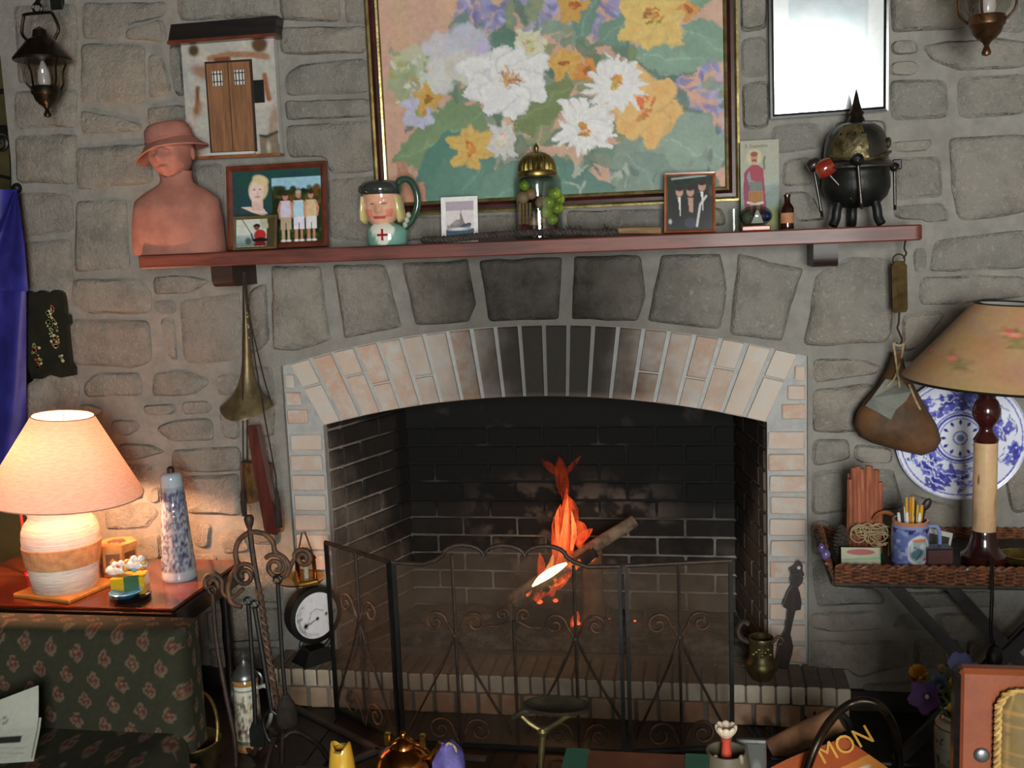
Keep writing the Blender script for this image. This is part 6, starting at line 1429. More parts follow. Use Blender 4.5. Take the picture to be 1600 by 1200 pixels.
# ================================================================== antique scale with lantern on its pan
def kscale():
    Y = -0.09; s = mscale(490, Y); zf = 0.1445
    c0 = Vector((PX(492, Y, zf), Y, zf)); rot = Matrix.Rotation(math.radians(50), 3, 'Z'); z = lambda py: zf + (1030 - py) * s
    t = thing('kitchen_scale', 'black antique scale with round white dial standing on the hearth end', 'scale', c0)
    T = Matrix.Translation(c0) @ rot.to_4x4()
    mb = MB(); mb.add([T @ Vector(v) for v in [(-.07, -.05, 0), (.07, -.05, 0), (.07, .05, 0), (-.07, .05, 0), (-.035, -.03, .05), (.035, -.03, .05), (.035, .03, .05), (-.035, .03, .05)]], [(0, 1, 2, 3), (4, 5, 6, 7), (0, 1, 5, 4), (1, 2, 6, 5), (2, 3, 7, 6), (3, 0, 4, 7)]); mb.build('base', 'iron_black', t)
    for x in (-1, 1): mb = MB(); mb.tube(bez([T @ Vector(v) for v in ((.035 * x, -.02, .045), (.062 * x, -.02, .075), (.05 * x, -.02, .10))], 8), .008, 6); mb.build('scroll_bracket', 'iron_black', t, smooth=True)
    dc = T @ Vector((0, -.035, z(953) - zf)); R = 45 * s; D = rot @ VERT
    mb = MB(); mb.lathe(dc - D @ Vector((0, 0, .07)), [(R * .7, 0), (R * .95, .012), (R, .05), (R, .07), (R * .84, .074), (R * .80, .068), (0, .067)], 40, axis=D); mb.build('housing', 'iron_black', t, smooth=40)
    cv = Canvas(60, 60, (0.88, 0.87, 0.88)); 
    for k in range(50): a = 2 * PI * k / 50; r0 = 24 if k % 5 else 21; cv.line([(30 + r0 * math.cos(a), 30 + r0 * math.sin(a)), (30 + 28 * math.cos(a), 30 + 28 * math.sin(a))], .8, (0.5, 0.5, 0.52))
    cv.line([(18, 36), (22, 24), (30, 21), (40, 26)], 1.0, (0.5, 0.5, 0.52)); cv.ell(14, 40, 3, 4, (.1, .1, .1)); cv.ell(31, 34, 2.2, 2.2, (.12, .12, .12)); cv.ell(44, 31, 2, 2, (.2, .2, .2)); cv.line([(30, 34), (16, 40)], 1.6, (.1, .1, .1))
    mb = MB(); NR, NA = 22, 48; vs = []; cols = []; fs = []
    for i in range(NR + 1):
        for j in range(NA): r = i / NR; a = 2 * PI * j / NA; vs.append(dc + D @ Vector((R * .81 * r * math.cos(a), R * .81 * r * math.sin(a), -.0005))); cols.append(cv.at(.5 + .5 * r * math.cos(a) * .99, .5 + .5 * r * math.sin(a) * .99))
    for i in range(NR):
        for j in range(NA): fs.append((i * NA + j, i * NA + (j + 1) % NA, (i + 1) * NA + (j + 1) % NA, (i + 1) * NA + j))
    mb.add(vs, fs, cols); mb.build('dial', 'print_gloss', t)
    pc = Vector((PX(470, Y - .02, z(896)), Y - .02, z(896)))
    mb = MB(); mb.tube([dc + Vector((0, .03, R * .9)), (dc.x + (pc.x - dc.x) * .3, dc.y + .02, pc.z - .012)], .008, 8); mb.build('stem', 'iron_black', t, smooth=True)
    mb = MB(); mb.box(dc + Vector((-.02, .03, R + .012)), (.05, .03, .022), bev=.004); mb.build('adjuster', 'iron_rust', t)
    mb = MB(); mb.lathe(pc, [(0, -.012), (.05, -.010), (.085, .0), (.088, .006), (.08, .004), (0, -.006)], 36); mb.build('pan', 'brass', t, smooth=50)
    # lantern
    lc = Vector((PX(479, Y - .02, z(890)), Y - .02, pc.z - .004)); l = thing('brass_lantern', 'small brass hand lantern standing on the pan of the black scale', 'lantern', lc)
    k = mscale(479, Y - .02); H = 56 * k; ws = 13 * k
    rot2 = Matrix.Rotation(.5, 3, 'Z'); L = lambda v: lc + rot2 @ Vector(v)
    mb = MB(); mb.box(L((0, 0, .006)), (ws * 2.4, ws * 2.4, .012), rot2, .002); mb.build('base', 'brass', l)
    for x in (-1, 1):
        for y in (-1, 1): mb = MB(); mb.bar(L((x * ws, y * ws, .01)), L((x * ws * .92, y * ws * .92, H * .72)), .006, .006); mb.build('corner_post', 'brass', l)
    mb = MB(); mb.box(L((0, 0, H * .38)), (ws * 1.8, ws * 1.8, H * .62), rot2); mb.build('glass_panes', 'glass_lantern', l)
    mb = MB(); mb.lathe(L((0, 0, .012)), [(ws * .3, 0), (ws * .3, H * .35), (0, H * .37)], 10); mb.build('candle', 'white_card', l, smooth=40)
    mb = MB(); mb.add([L(v) for v in ((-ws * 1.2, -ws * 1.2, H * .70), (ws * 1.2, -ws * 1.2, H * .70), (ws * 1.2, ws * 1.2, H * .70), (-ws * 1.2, ws * 1.2, H * .70), (-ws * .5, -ws * .5, H * .92), (ws * .5, -ws * .5, H * .92), (ws * .5, ws * .5, H * .92), (-ws * .5, ws * .5, H * .92))], [(0, 1, 2, 3), (4, 5, 6, 7), (0, 1, 5, 4), (1, 2, 6, 5), (2, 3, 7, 6), (3, 0, 4, 7)]); mb.build('roof', 'brass', l)
    mb = MB(); mb.tube([L((-ws * .9, 0, H * .75)), L((-ws * .2, 0, H * 1.38)), L((ws * .15, 0, H * 1.40)), L((ws * .9, 0, H * .75))], .003, 6); mb.build('carry_handle', 'iron_rust', l, smooth=30)
kscale()

# ================================================================== brass tankard and carved wooden paddle on the hearth's other end
def tankard():
    b0 = PZ(1190, 1060, 0.1445); s = mscale(1190, b0.y)
    pm('dull_brass', s8(112, 100, 62), s8(66, 58, 38), scale=18, rough=0.42, metal=0.75, bmp=0.2)
    t = thing('brass_tankard', 'dull brass waisted tankard with curled handle beside the carved wooden paddle', 'tankard', b0)
    mb = MB(); mb.lathe(b0, [(r * s, z * s) for r, z in ((0, 0), (16, 0), (20, 6), (26, 18), (27, 26), (24, 32), (21, 36), (20, 45), (20, 56), (20, 64), (22, 70), (20.5, 74), (18, 72), (18, 40), (0, 36))], 36, cap=False); mb.build('body', 'dull_brass', t, smooth=45)
    mb = MB()
    for k in range(7): a = -PI / 2 + .25 * (k - 3); mb.ball(b0 + Vector((20.5 * s * math.cos(a), 20.5 * s * math.sin(a), (48 + 5 * (k % 3)) * s)), (.008, .005, .008), 7, 5)
    mb.build('embossing', 'dull_brass', t, smooth=True, kind='stuff')
    mb = MB(); mb.tube(bez([b0 + Vector((x * s, -.02, z * s)) for x, z in ((17, 66), (26, 78), (34, 74), (33, 66), (27, 66))], 16), .0055, 7); mb.build('handle', 'iron_rust', t, smooth=True)
    mb = MB(); mb.tube(bez([b0 + Vector((x * s, .02, z * s)) for x, z in ((-17, 60), (-32, 66), (-38, 80), (-30, 96), (-20, 92))], 16), .011, 7); mb.build('spout_scroll', 'iron_brown', t, smooth=True)
tankard()
def paddle():
    y = -0.02; M = frameM(P(1222, 1044, y), (P(1250, 860, y) - P(1222, 1044, y)).cross(Vector((0, 1, 0))) * -1, P(1250, 860, y) - P(1222, 1044, y)); s = mscale(1235, y); L = (P(1250, 860, y) - P(1222, 1044, y)).length / s
    o = P(1222, 1044, y); up = (P(1250, 860, y) - o).normalized(); rt = up.cross(Vector((0, -1, 0))); rt = Vector((up.z, 0, -up.x)); M = frameM(o, rt, up)
    pm('paddle_wood', s8(52, 40, 36), s8(32, 24, 22), scale=10, rough=0.4, coat=0.15, stretch=(5, 5, .7))
    t = thing('carved_paddle', 'dark carved wooden paddle shaped like a woman, leaning on the brick jamb', 'paddle', o)
    def part(nm, pts, t0, t1): mb = MB(); mb.prism([(x * s, z * s) for x, z in pts], M, t0, t1); mb.build(nm, 'paddle_wood', t)
    part('blade', [(-3, 0), (4, 0), (9, 5), (12, 30), (12, 44), (7, 58), (3, 68), (-5, 68), (-9, 56), (-13, 36), (-13, 14), (-9, 3)], 0.0, .014)
    part('shaft', [(-5, 62), (4, 62), (5, 84), (7, 112), (-6, 112), (-5, 84)], 0.0, .016)
    part('skirt', [(-15, 112), (-8, 109), (7, 109), (14, 112), (14, 124), (9, 140), (4, 150), (-5, 150), (-11, 134)], -.001, .024)
    part('bust', [(-4, 148), (4, 148), (10, 158), (11, 166), (8, 172), (-8, 170), (-9, 158)], -.001, .022)
    part('headdress', [(-8, 168), (9, 168), (12, 172), (8, 178), (7, 187), (3, 192), (-2, 190), (-6, 182), (-13, 176)], -.001, .020)
    mb = MB(); mb.lathe(M @ Vector((1 * s, 183 * s, .0195)), [(0, 0), (.006, 0), (.006, .002), (0, .002)], 12, axis=VERT); mb.build('hanging_hole', 'brick_face', t)
paddle()
# ================================================================== end table with lamp
TZ = 0.53
tx0, tx1, ty0, ty1 = -2.02, -1.11, -0.63, -0.12
def endtable():
    t = thing('end_table', 'dark end table with reddish top and black edge behind the sofa', 'table', ((tx0 + tx1) / 2, (ty0 + ty1) / 2, 0))
    mb = MB(); mb.box(((tx0 + tx1) / 2, (ty0 + ty1) / 2, TZ - .006), (tx1 - tx0, ty1 - ty0, .012), bev=.003); mb.build('top', 'table_top', t)
    for a, b_, w, d in (((tx0 + tx1) / 2, ty0 + .004, tx1 - tx0, .03), ((tx0 + tx1) / 2, ty1 - .012, tx1 - tx0, .03)):
        mb = MB(); mb.box((a, b_ + (.006 if b_ < -.3 else 0), TZ - .044), (w, d, .064), bev=.004); mb.build('apron', 'ebony_wood', t)
    for x in (tx0 + .012, tx1 - .004): mb = MB(); mb.box((x, (ty0 + ty1) / 2, TZ - .044), (.03, ty1 - ty0, .064), bev=.004); mb.build('apron', 'ebony_wood', t)
    for x in (tx0 + .05, tx1 - .05):
        for y in (ty0 + .05, ty1 - .05):
            mb = MB(); mb.lathe((x, y, 0), [(.030, 0), (.034, .02), (.026, .045), (.018, .07), (.016, .16), (.020, .26), (.016, .34), (.022, TZ - .1), (.026, TZ - .05)], 16); mb.build('leg', 'ebony_wood', t, smooth=50)
    mb = MB(); mb.box(((tx0 + tx1) / 2, ty0 + .05, .10), (tx1 - tx0 - .1, .025, .03), bev=.004); mb.build('stretcher', 'ebony_wood', t)
endtable()
def lampL():
    b0 = PZ(103, 916, TZ + .014); s = mscale(103, b0.y)
    tv = thing('wooden_trivet', 'square yellow wooden board under the white ceramic lamp', 'board', (b0.x, b0.y, TZ))
    pm('yellow_wood', s8(206, 164, 84), s8(170, 128, 60), scale=8, rough=0.45, coat=0.2, stretch=(.8, 6, 6))
    R3 = Matrix.Rotation(math.radians(-12), 3, 'Z'); mb = MB(); mb.box((b0.x, b0.y, TZ + .007), (.245, .22, .014), R3, .003); mb.build('board', 'yellow_wood', tv)
    t = thing('table_lamp', 'lit table lamp with peach cone shade on a banded white ceramic jar', 'lamp', b0)
    def cer():
        m, nt, b = newmat('lamp_ceramic'); v = objco(nt); n = noise(nt, v, 30, 4, .6, stretch=(1, 1, 9)); nt.links.new(mixc(nt, n.sm(.35, .65), s8(206, 200, 190), s8(226, 222, 212)), b.inputs['Base Color']); b.inputs['Roughness'].default_value = .55; bump(nt, b, noise(nt, v, 12, 2, .5, stretch=(.3, .3, 9)), .5, .008)
    cer(); pm('sand_band', s8(196, 152, 106), s8(166, 120, 80), scale=40, rough=0.9, bmp=.5, bscale=120)
    pr = [(0, 0), (44, 0), (46, 4), (49, 25), (52, 45), (54, 62), (55, 78), (54, 90), (50, 100), (44, 107), (42, 112), (45, 118), (43, 128), (38, 132), (34, 131), (30, 120), (0, 118)]
    mb = MB(); mb.lathe(b0, [(r * s, z * s) for r, z in pr], 48, cap=False); mb.build('ceramic_base', 'lamp_ceramic', t, smooth=50)
    mb = MB(); mb.lathe(b0, [(50 * s, 37 * s), (52.5 * s, 38 * s), (54.6 * s, 52 * s), (56 * s, 68 * s), (54 * s, 69.5 * s)], 48, cap=False); mb.build('textured_band', 'sand_band', t, smooth=50)
    top = b0 + Vector((0, 0, 132 * s))
    mb = MB(); mb.lathe(top, [(.012, -.02), (.012, .05), (.016, .055), (.016, .085)], 14); mb.build('socket', 'brass', t, smooth=40)
    bulb = top + Vector((0, 0, .125)); 
    emitm('bulb_lit', (1.0, 0.55, 0.29), 800.0, (1.0, 0.53, 0.27), 20.0)
    mb = MB(); mb.ball(bulb, (.028, .028, .036), 16, 10); mb.build('bulb', 'bulb_lit', t, smooth=True)
    m = bpy.data.materials.new('shade_fabric'); m.use_nodes = True; nt = m.node_tree; nt.nodes.clear(); MATS['shade_fabric'] = m
    out = nt.nodes.new('ShaderNodeOutputMaterial'); df = nt.nodes.new('ShaderNodeBsdfDiffuse'); tl = nt.nodes.new('ShaderNodeBsdfTranslucent'); mx = nt.nodes.new('ShaderNodeMixShader')
    n = noise(nt, objco(nt), 40, 3, .6, stretch=(1, 1, 6)); cc = mixc(nt, n.sm(.35, .65), s8(214, 176, 160), s8(226, 190, 174)); nt.links.new(cc, df.inputs[0]); nt.links.new(cc, tl.inputs[0]); mx.inputs[0].default_value = .062
    nt.links.new(df.outputs[0], mx.inputs[1]); nt.links.new(tl.outputs[0], mx.inputs[2]); nt.links.new(mx.outputs[0], out.inputs[0])
    sb = 142 * s; zt = 260 * s; TL = Matrix.Rotation(math.radians(5.0), 3, 'Y')
    mb = MB(); mb.lathe(b0, [(111 * s, sb), (110 * s, sb + .006), (43 * s, zt), (42.5 * s, zt)], 56, cap=False, axis=TL); mb.build('shade', 'shade_fabric', t, smooth=60)
    pm('shade_trim', s8(196, 150, 126), scale=30, rough=.9)
    for r, z in ((111, sb), (43, zt)): mb = MB(); mb.torus(b0 + TL @ Vector((0, 0, z)), r * s, .0022, TL, 48, 6); mb.build('rim_binding', 'shade_trim', t, smooth=True)
    mb = MB()
    for k in range(3): a = k * 2.1; mb.tube([b0 + TL @ Vector((43 * s * math.cos(a), 43 * s * math.sin(a), zt - .004)), b0 + TL @ Vector((0, 0, zt - .02))], .0018, 5)
    mb.tube([top + Vector((0, 0, .05)), top + Vector((.055, 0, .09)), top + Vector((.06, 0, .17)), b0 + TL @ Vector((0, 0, zt - .02))], .0018, 5); mb.build('harp', 'brass', t)
    # things beside it
    hb = PZ(186, 888, TZ); h = 44 * s; r = 30 * s
    q = thing('hexagonal_box', 'gold and brown hexagonal patterned box beside the ceramic lamp', 'box', hb)
    pm('box_gold', s8(206, 170, 108), s8(178, 134, 76), scale=14, rough=.4, coat=.2); pm('box_panel', s8(120, 92, 62), s8(84, 62, 44), scale=40, rough=.5)
    hexp = lambda rr, z: [hb + Vector((rr * math.cos(PI / 3 * k + .25), rr * math.sin(PI / 3 * k + .25), z)) for k in range(6)]
    def hexa(nm, r0, z0, r1, z1, mat): mb = MB(); mb.add(hexp(r0, z0) + hexp(r1, z1), [(0, 1, 2, 3, 4, 5), (6, 7, 8, 9, 10, 11)] + [(k, (k + 1) % 6, 6 + (k + 1) % 6, 6 + k) for k in range(6)]); return mb.build(nm, mat, q)
    hexa('body', r, .001, r, h * .8, 'box_gold'); hexa('lid', r * 1.05, h * .8, r * 1.05, h, 'box_gold'); hexa('lid_inlay', r * .5, h, r * .45, h + .003, 'box_panel')
    for k in range(6):
        a = PI / 3 * (k + .5) + .25; d = Vector((math.cos(a), math.sin(a), 0)); e = Vector((-d.y, d.x, 0)); o_ = hb + d * (r * .866 + .0005); M = frameM(o_ + Vector((0, 0, h * .1)), e, (0, 0, 1)); w = r * .36; mb = MB(); mb.prism([(-w, 0), (w, 0), (w, h * .6), (-w, h * .6)], M, -.002, .001); pnl = mb.build('side_panel', 'box_panel', q)
        mb = MB(); mb.prism([(0, h * .15), (w * .55, h * .3), (0, h * .45), (-w * .55, h * .3)], M, 0, .002); mb.build('lozenge', 'box_gold', pnl)
    # painted figurine
    f0 = PZ(204, 934, TZ); u = mscale(204, f0.y); q = thing('painted_figurine', 'small painted figurine of white birds on a yellow and green box with blue dish', 'figurine', f0)
    def P2(nm, col, fn, sm=True): mb = MB(); mb.cur = s8(*col); fn(mb); mb.build(nm, 'glaze', q, smooth=sm)
    R3 = Matrix.Rotation(.3, 3, 'Z')
    P2('black_base', (26, 26, 28), lambda m_: m_.lathe(f0, [(0, 0), (30 * u, 0), (31 * u, 6 * u), (26 * u, 9 * u), (0, 9 * u)], 24))
    P2('yellow_box', (206, 166, 30), lambda m_: m_.box(f0 + Vector((0, .006, 22 * u)), (50 * u, 34 * u, 28 * u), R3, .003), False)
    P2('green_panel', (64, 98, 66), lambda m_: m_.box(f0 + R3 @ Vector((6 * u, -17 * u, 0)) + Vector((0, .006, 24 * u)), (22 * u, 3 * u, 28 * u), R3, .001), False)
    P2('blue_dish', (52, 132, 196), lambda m_: m_.lathe(f0 + Vector((6 * u, -22 * u, 8 * u)), [(0, 0), (16 * u, 2 * u), (24 * u, 10 * u), (22 * u, 11 * u), (0, 5 * u)], 24))
    for x, z, c_ in ((-22, 44, (226, 220, 218)), (-12, 46, (226, 220, 218)), (10, 54, (230, 226, 222)), (22, 54, (230, 226, 222))):
        P2('bird', c_, lambda m_: m_.ball(f0 + Vector((x * u, -.006, z * u)), (13 * u, 10 * u, 8 * u), 12, 8)); P2('bird_head', c_, lambda m_: m_.ball(f0 + Vector(((x + 5) * u, -.012, (z + 9) * u)), 5.5 * u, 10, 7))
    for x, z, c_ in ((-10, 52, (214, 96, 50)), (4, 58, (206, 150, 60)), (0, 48, (206, 150, 60)), (14, 47, (108, 168, 160)), (28, 50, (214, 130, 50)), (30, 58, (222, 170, 90))): P2('blossom', c_, lambda m_: m_.ball(f0 + Vector((x * u, -.014, z * u)), 5 * u, 9, 6))
    # tall blue and white bottle
    c0 = PZ(281, 903, TZ); k = mscale(281, c0.y); W, H = 80, 110; c = Canvas(W, H, (0.55, 0.58, 0.62)); rg = np.random.default_rng(9)
    for _ in range(620): yy = 8 + 92 * rg.uniform() ** .9; c.ell(rg.uniform(0, W), yy if yy > 18 else 18 + rg.uniform(0, 10), rg.uniform(.7, 2.6), rg.uniform(.7, 2.2), [(0.25, 0.25, 0.38), (0.33, 0.34, 0.48), (0.64, 0.66, 0.70), (0.20, 0.19, 0.30), (0.28, 0.28, 0.40)][rg.integers(5)], rg.uniform(0, 180), 1, .85)
    for x in range(0, W, 20): c.line([(x + 2, 38), (x + 10, 18), (x + 18, 38)], 2, (0.34, 0.34, 0.5), .8)
    c.rect(0, 0, W, 15, (0.64, 0.68, 0.72)); c.rect(0, 100, W, 110, (0.68, 0.72, 0.76))
    q = thing('ceramic_bottle', 'tall tapering blue and white ceramic bottle with embossed scenes on the end table', 'bottle', c0)
    Hb = 166 * k; pr = [(25, 0), (26.5, .02)] + [(26.5 - 10.5 * t, .02 + .93 * t) for t in [i / 60 for i in range(1, 61)]] + [(15, .97), (12, .985), (6, .99)]
    mb = MB(); mb.lathe(c0, [(0, .0005)] + [((r_ + (.9 * mnoise.noise((i * 1.7, 3, 1)) if 10 < i < 52 else 0)) * k, z * Hb + .0005) for i, (r_, z) in enumerate(pr)], 72, colf=lambda a, b_, z: c.at((a * 2) % 1, z / Hb)); mb.build('body', 'glaze', q, smooth=50)
    mb = MB(); mb.lathe(c0, [(5.5 * k, Hb * .985), (5.5 * k, Hb * 1.03), (3 * k, Hb * 1.045), (0, Hb * 1.05)], 12); mb.build('stopper', 'dark_wood', q, smooth=40)
    # red taper
    pm('red_wax', s8(178, 34, 28), s8(150, 24, 22), scale=12, rough=.35)
    c0 = PZ(44, 898, TZ); q = thing('red_taper', 'thin red stick standing in a small foot behind the ceramic lamp', 'candle', c0); mb = MB(); mb.tube([c0 + Vector((0, 0, .004)), c0 + Vector((-.004, 0, .26))], .0045, 8); mb.build('stick', 'red_wax', q, smooth=True); mb = MB(); mb.lathe(c0, [(.0, 0), (.016, 0), (.014, .008), (.006, .012), (0, .012)], 14); mb.build('foot', 'red_wax', q, smooth=40)
lampL()

# ================================================================== sofa
def sofa():
    W, H = 300, 110; c = Canvas(W, H, (0.19, 0.19, 0.145))
    def motif(cv, x, y):
        def pl(k, col): cv.poly([(x + px * k, y + py * k) for px, py in ((-1, -8), (2.4, -6), (2.2, -2.6), (5.2, -1), (5.6, 3), (1.6, 8), (-2, 5.4), (-5, 1.4), (-4.8, -2.2), (-3, -3))], col)
        pl(1.0, (0.36, 0.31, 0.25)); pl(.66, (0.30, 0.17, 0.15)); cv.ell(x, y - 1, 1.1, 1.4, (.42, .34, .28)); cv.ell(x + .6, y + 3, 1, 1.2, (.42, .34, .28))
    for j in range(-1, 14):
        for i in range(-2, 22): motif(c, i * 22.5 - j * 9.2, j * 18.5 + i * 4.0 - 40)
    c.grain(2, .10)
    x1 = -0.862; x0 = -1.95; yf = -1.06; zt = 0.622; zb = 0.26; th = 0.12
    t = thing('sofa', 'dark green sofa with small red and beige leaf motifs', 'sofa', ((x0 + x1) / 2, -1.3, 0))
    def cushion(nm, x0, x1, z0, z1, yf, th, r, mode='back', cvs=(0, 1, 0, 1)):
        NU, NV = 240, 90; vs = []; cols = []; fs = []
        for j in range(NV + 1):
            for i in range(NU + 1):
                u, v = i / NU, j / NV; eu = min(u, 1 - u) * (x1 - x0); ev = min(v, 1 - v) * (z1 - z0) if mode != 'open' else 1
                d = 0
                for e in (eu, (1 - v) * (z1 - z0)):
                    if e < r: d += r - math.sqrt(max(0, r * r - (r - e) ** 2))
                y = yf + min(d, r) + .008 * mnoise.noise((u * 6, v * 4, 1)) + (0 if d else -.012 * math.sin(PI * u) * math.sin(PI * v))
                x = x0 + (x1 - x0) * u; z = z0 + (z1 - z0) * v
                vs.append((x, y, z)); cols.append(c.at(u, v))
        for j in range(NV):
            for i in range(NU): a = j * (NU + 1) + i; fs.append((a, a + 1, a + NU + 2, a + NU + 1))
        # close with the outline pushed back
        n0 = len(vs); ring = [i for i in range(NU + 1)] + [j * (NU + 1) + NU for j in range(1, NV + 1)] + [NV * (NU + 1) + i for i in range(NU - 1, -1, -1)] + [j * (NU + 1) for j in range(NV - 1, 0, -1)]
        m = len(ring); prev = ring; NS = 14
        for q in range(1, NS + 1):
            f = q / NS; cur = []
            for k in ring:
                u, v = (k % (NU + 1)) / NU, (k // (NU + 1)) / NV; dd = f * th / (x1 - x0)
                uu = 1 - dd if u > .98 else (dd if u < .02 else u); vv = 1 - f * th / (z1 - z0) if v > .98 else v
                vs.append((vs[k][0], vs[k][1] + (yf + th - vs[k][1]) * f, vs[k][2])); cols.append(c.at(uu, vv)); cur.append(len(vs) - 1)
            for k in range(m): fs.append((prev[k], prev[(k + 1) % m], cur[(k + 1) % m], cur[k]))
            prev = cur
        fs.append(tuple(prev))
        mb = MB(); mb.add(vs, fs, cols); return mb.build(nm, 'fabric_print', t, smooth=60)
    cushion('backrest', x0, x1, zb, zt, yf, th, .05)
    # seat: same print on a flat block
    NU, NV = 200, 90; vs = []; cols = []; fs = []; ys0, ys1 = -1.70, yf + .01; zs = 0.335; r = .06
    for j in range(NV + 1):
        for i in range(NU + 1):
            u, v = i / NU, j / NV; x = x0 + (x1 + .0 - x0) * u; y = ys0 + (ys1 - ys0) * v; e = min(v * (ys1 - ys0), (1 - u) * (x1 - x0)); d = r - math.sqrt(max(0, r * r - (r - e) ** 2)) if e < r else 0
            vs.append((x, y, zs - d + .014 * math.sin(PI * u * 2) * math.sin(PI * v))); cols.append(c.at(u, v * .95))
    for j in range(NV):
        for i in range(NU): a = j * (NU + 1) + i; fs.append((a, a + 1, a + NU + 2, a + NU + 1))
    n0 = len(vs); ring = [i for i in range(NU + 1)] + [j * (NU + 1) + NU for j in range(1, NV + 1)] + [NV * (NU + 1) + i for i in range(NU - 1, -1, -1)] + [j * (NU + 1) for j in range(NV - 1, 0, -1)]
    for k in ring: vs.append((vs[k][0], vs[k][1], .15)); cols.append(cols[k])
    m = len(ring)
    for k in range(m): fs.append((ring[k], ring[(k + 1) % m], n0 + (k + 1) % m, n0 + k))
    fs.append(tuple(n0 + k for k in range(m)))
    mb = MB(); mb.add(vs, fs, cols); mb.build('seat', 'fabric_print', t, smooth=60)
    mb = MB(); mb.box(((x0 + x1) / 2, (-1.68 + yf + .15) / 2, .14), (x1 - x0 - .04, .70, .10), bev=.01); mb.build('base', 'ebony_wood', t)
    for x in (x0 + .08, x1 - .08):
        for y in (-1.62, yf + .09): mb = MB(); mb.lathe((x, y, 0), [(.02, 0), (.026, .1)], 12); mb.build('leg', 'ebony_wood', t)
    # newspaper leaning on the seat
    cv = Canvas(70, 60, (0.66, 0.67, 0.62)); cv.rect(30, 32, 56, 40, (0.14, 0.14, 0.13)); cv.rect(0, 32, 24, 52, (0.14, 0.14, 0.13)); cv.ell(36, 14, 3.4, 3.4, (.3, .3, .3)); cv.ell(36, 14, 2, 2, (.66, .67, .62)); cv.ell(27, 14, 3.4, 3.4, (.3, .3, .3)); cv.ell(27, 14, 2, 2, (.66, .67, .62))
    for k in range(5): cv.line([(30, 44 + 3 * k), (62, 43 + 3 * k)], .7, (.45, .45, .43), .6)
    cv.grain(3, .05)
    yy = -1.30; o = P(-60, 1195, yy); a = P(50, 1188, yy); b2 = P(66, 1110, yy + .10)
    n = thing('newspaper', 'folded grey newspaper with dark photographs lying on the sofa', 'newspaper', (o.x + .08, yy, zs + .02))
    def sheet(nm, curl, dz, h0):
        vs = []; cols = []; fs = []; NU, NV = 34, 30
        for j in range(NV + 1):
            for i in range(NU + 1):
                u, v = i / NU, j / NV; p = o.lerp(a, u) + (b2 - a) * v * h0; p += Vector((0, 0, curl * max(0, v - .6) ** 2 * (1 if u > .2 else .3) * (u + .2) + dz)) + Vector((0, -dz, 0)); vs.append(p); cols.append(cv.at(u, v))
        for j in range(NV):
            for i in range(NU): q = j * (NU + 1) + i; fs.append((q, q + 1, q + NU + 2, q + NU + 1))
        n0 = len(vs); vs += [v + Vector((0, .002, -.002)) for v in vs]; cols += cols[:n0]; fs += [tuple(i + n0 for i in f[::-1]) for f in list(fs)]
        mb = MB(); mb.add(vs, fs, cols); mb.build(nm, 'print_matt', n, smooth=True)
    sheet('front_page', .35, .006, 1.0); sheet('inner_pages', .05, -.004, .8)
sofa()
# brass pail beside the sofa
def pail():
    c0 = Vector((PX(296, -0.80, .25), -0.80, 0)); t = thing('brass_pail', 'brass pail with hoop handle standing beside the sofa', 'pail', c0)
    mb = MB(); mb.lathe(c0, [(0, .002), (.065, 0), (.075, .08), (.083, .17), (.088, .18), (.08, .18), (.07, .09), (0, .01)], 32, cap=False); mb.build('bucket', 'dull_brass', t, smooth=40)
    mb = MB(); q = c0 + Vector((0, 0, .18)); mb.tube([q + Matrix.Rotation(-.5, 3, 'X') @ Vector((.083 * math.cos(a), 0, .14 * math.sin(a))) for a in [PI * k / 20 for k in range(21)]], .006, 7); mb.build('hoop_handle', 'brass_old', t, smooth=True)
    mb = MB(); mb.torus(c0 + Vector((0, 0, .178)), .085, .004, None, 28, 6); mb.build('rim', 'dull_brass', t, smooth=True)
pail()

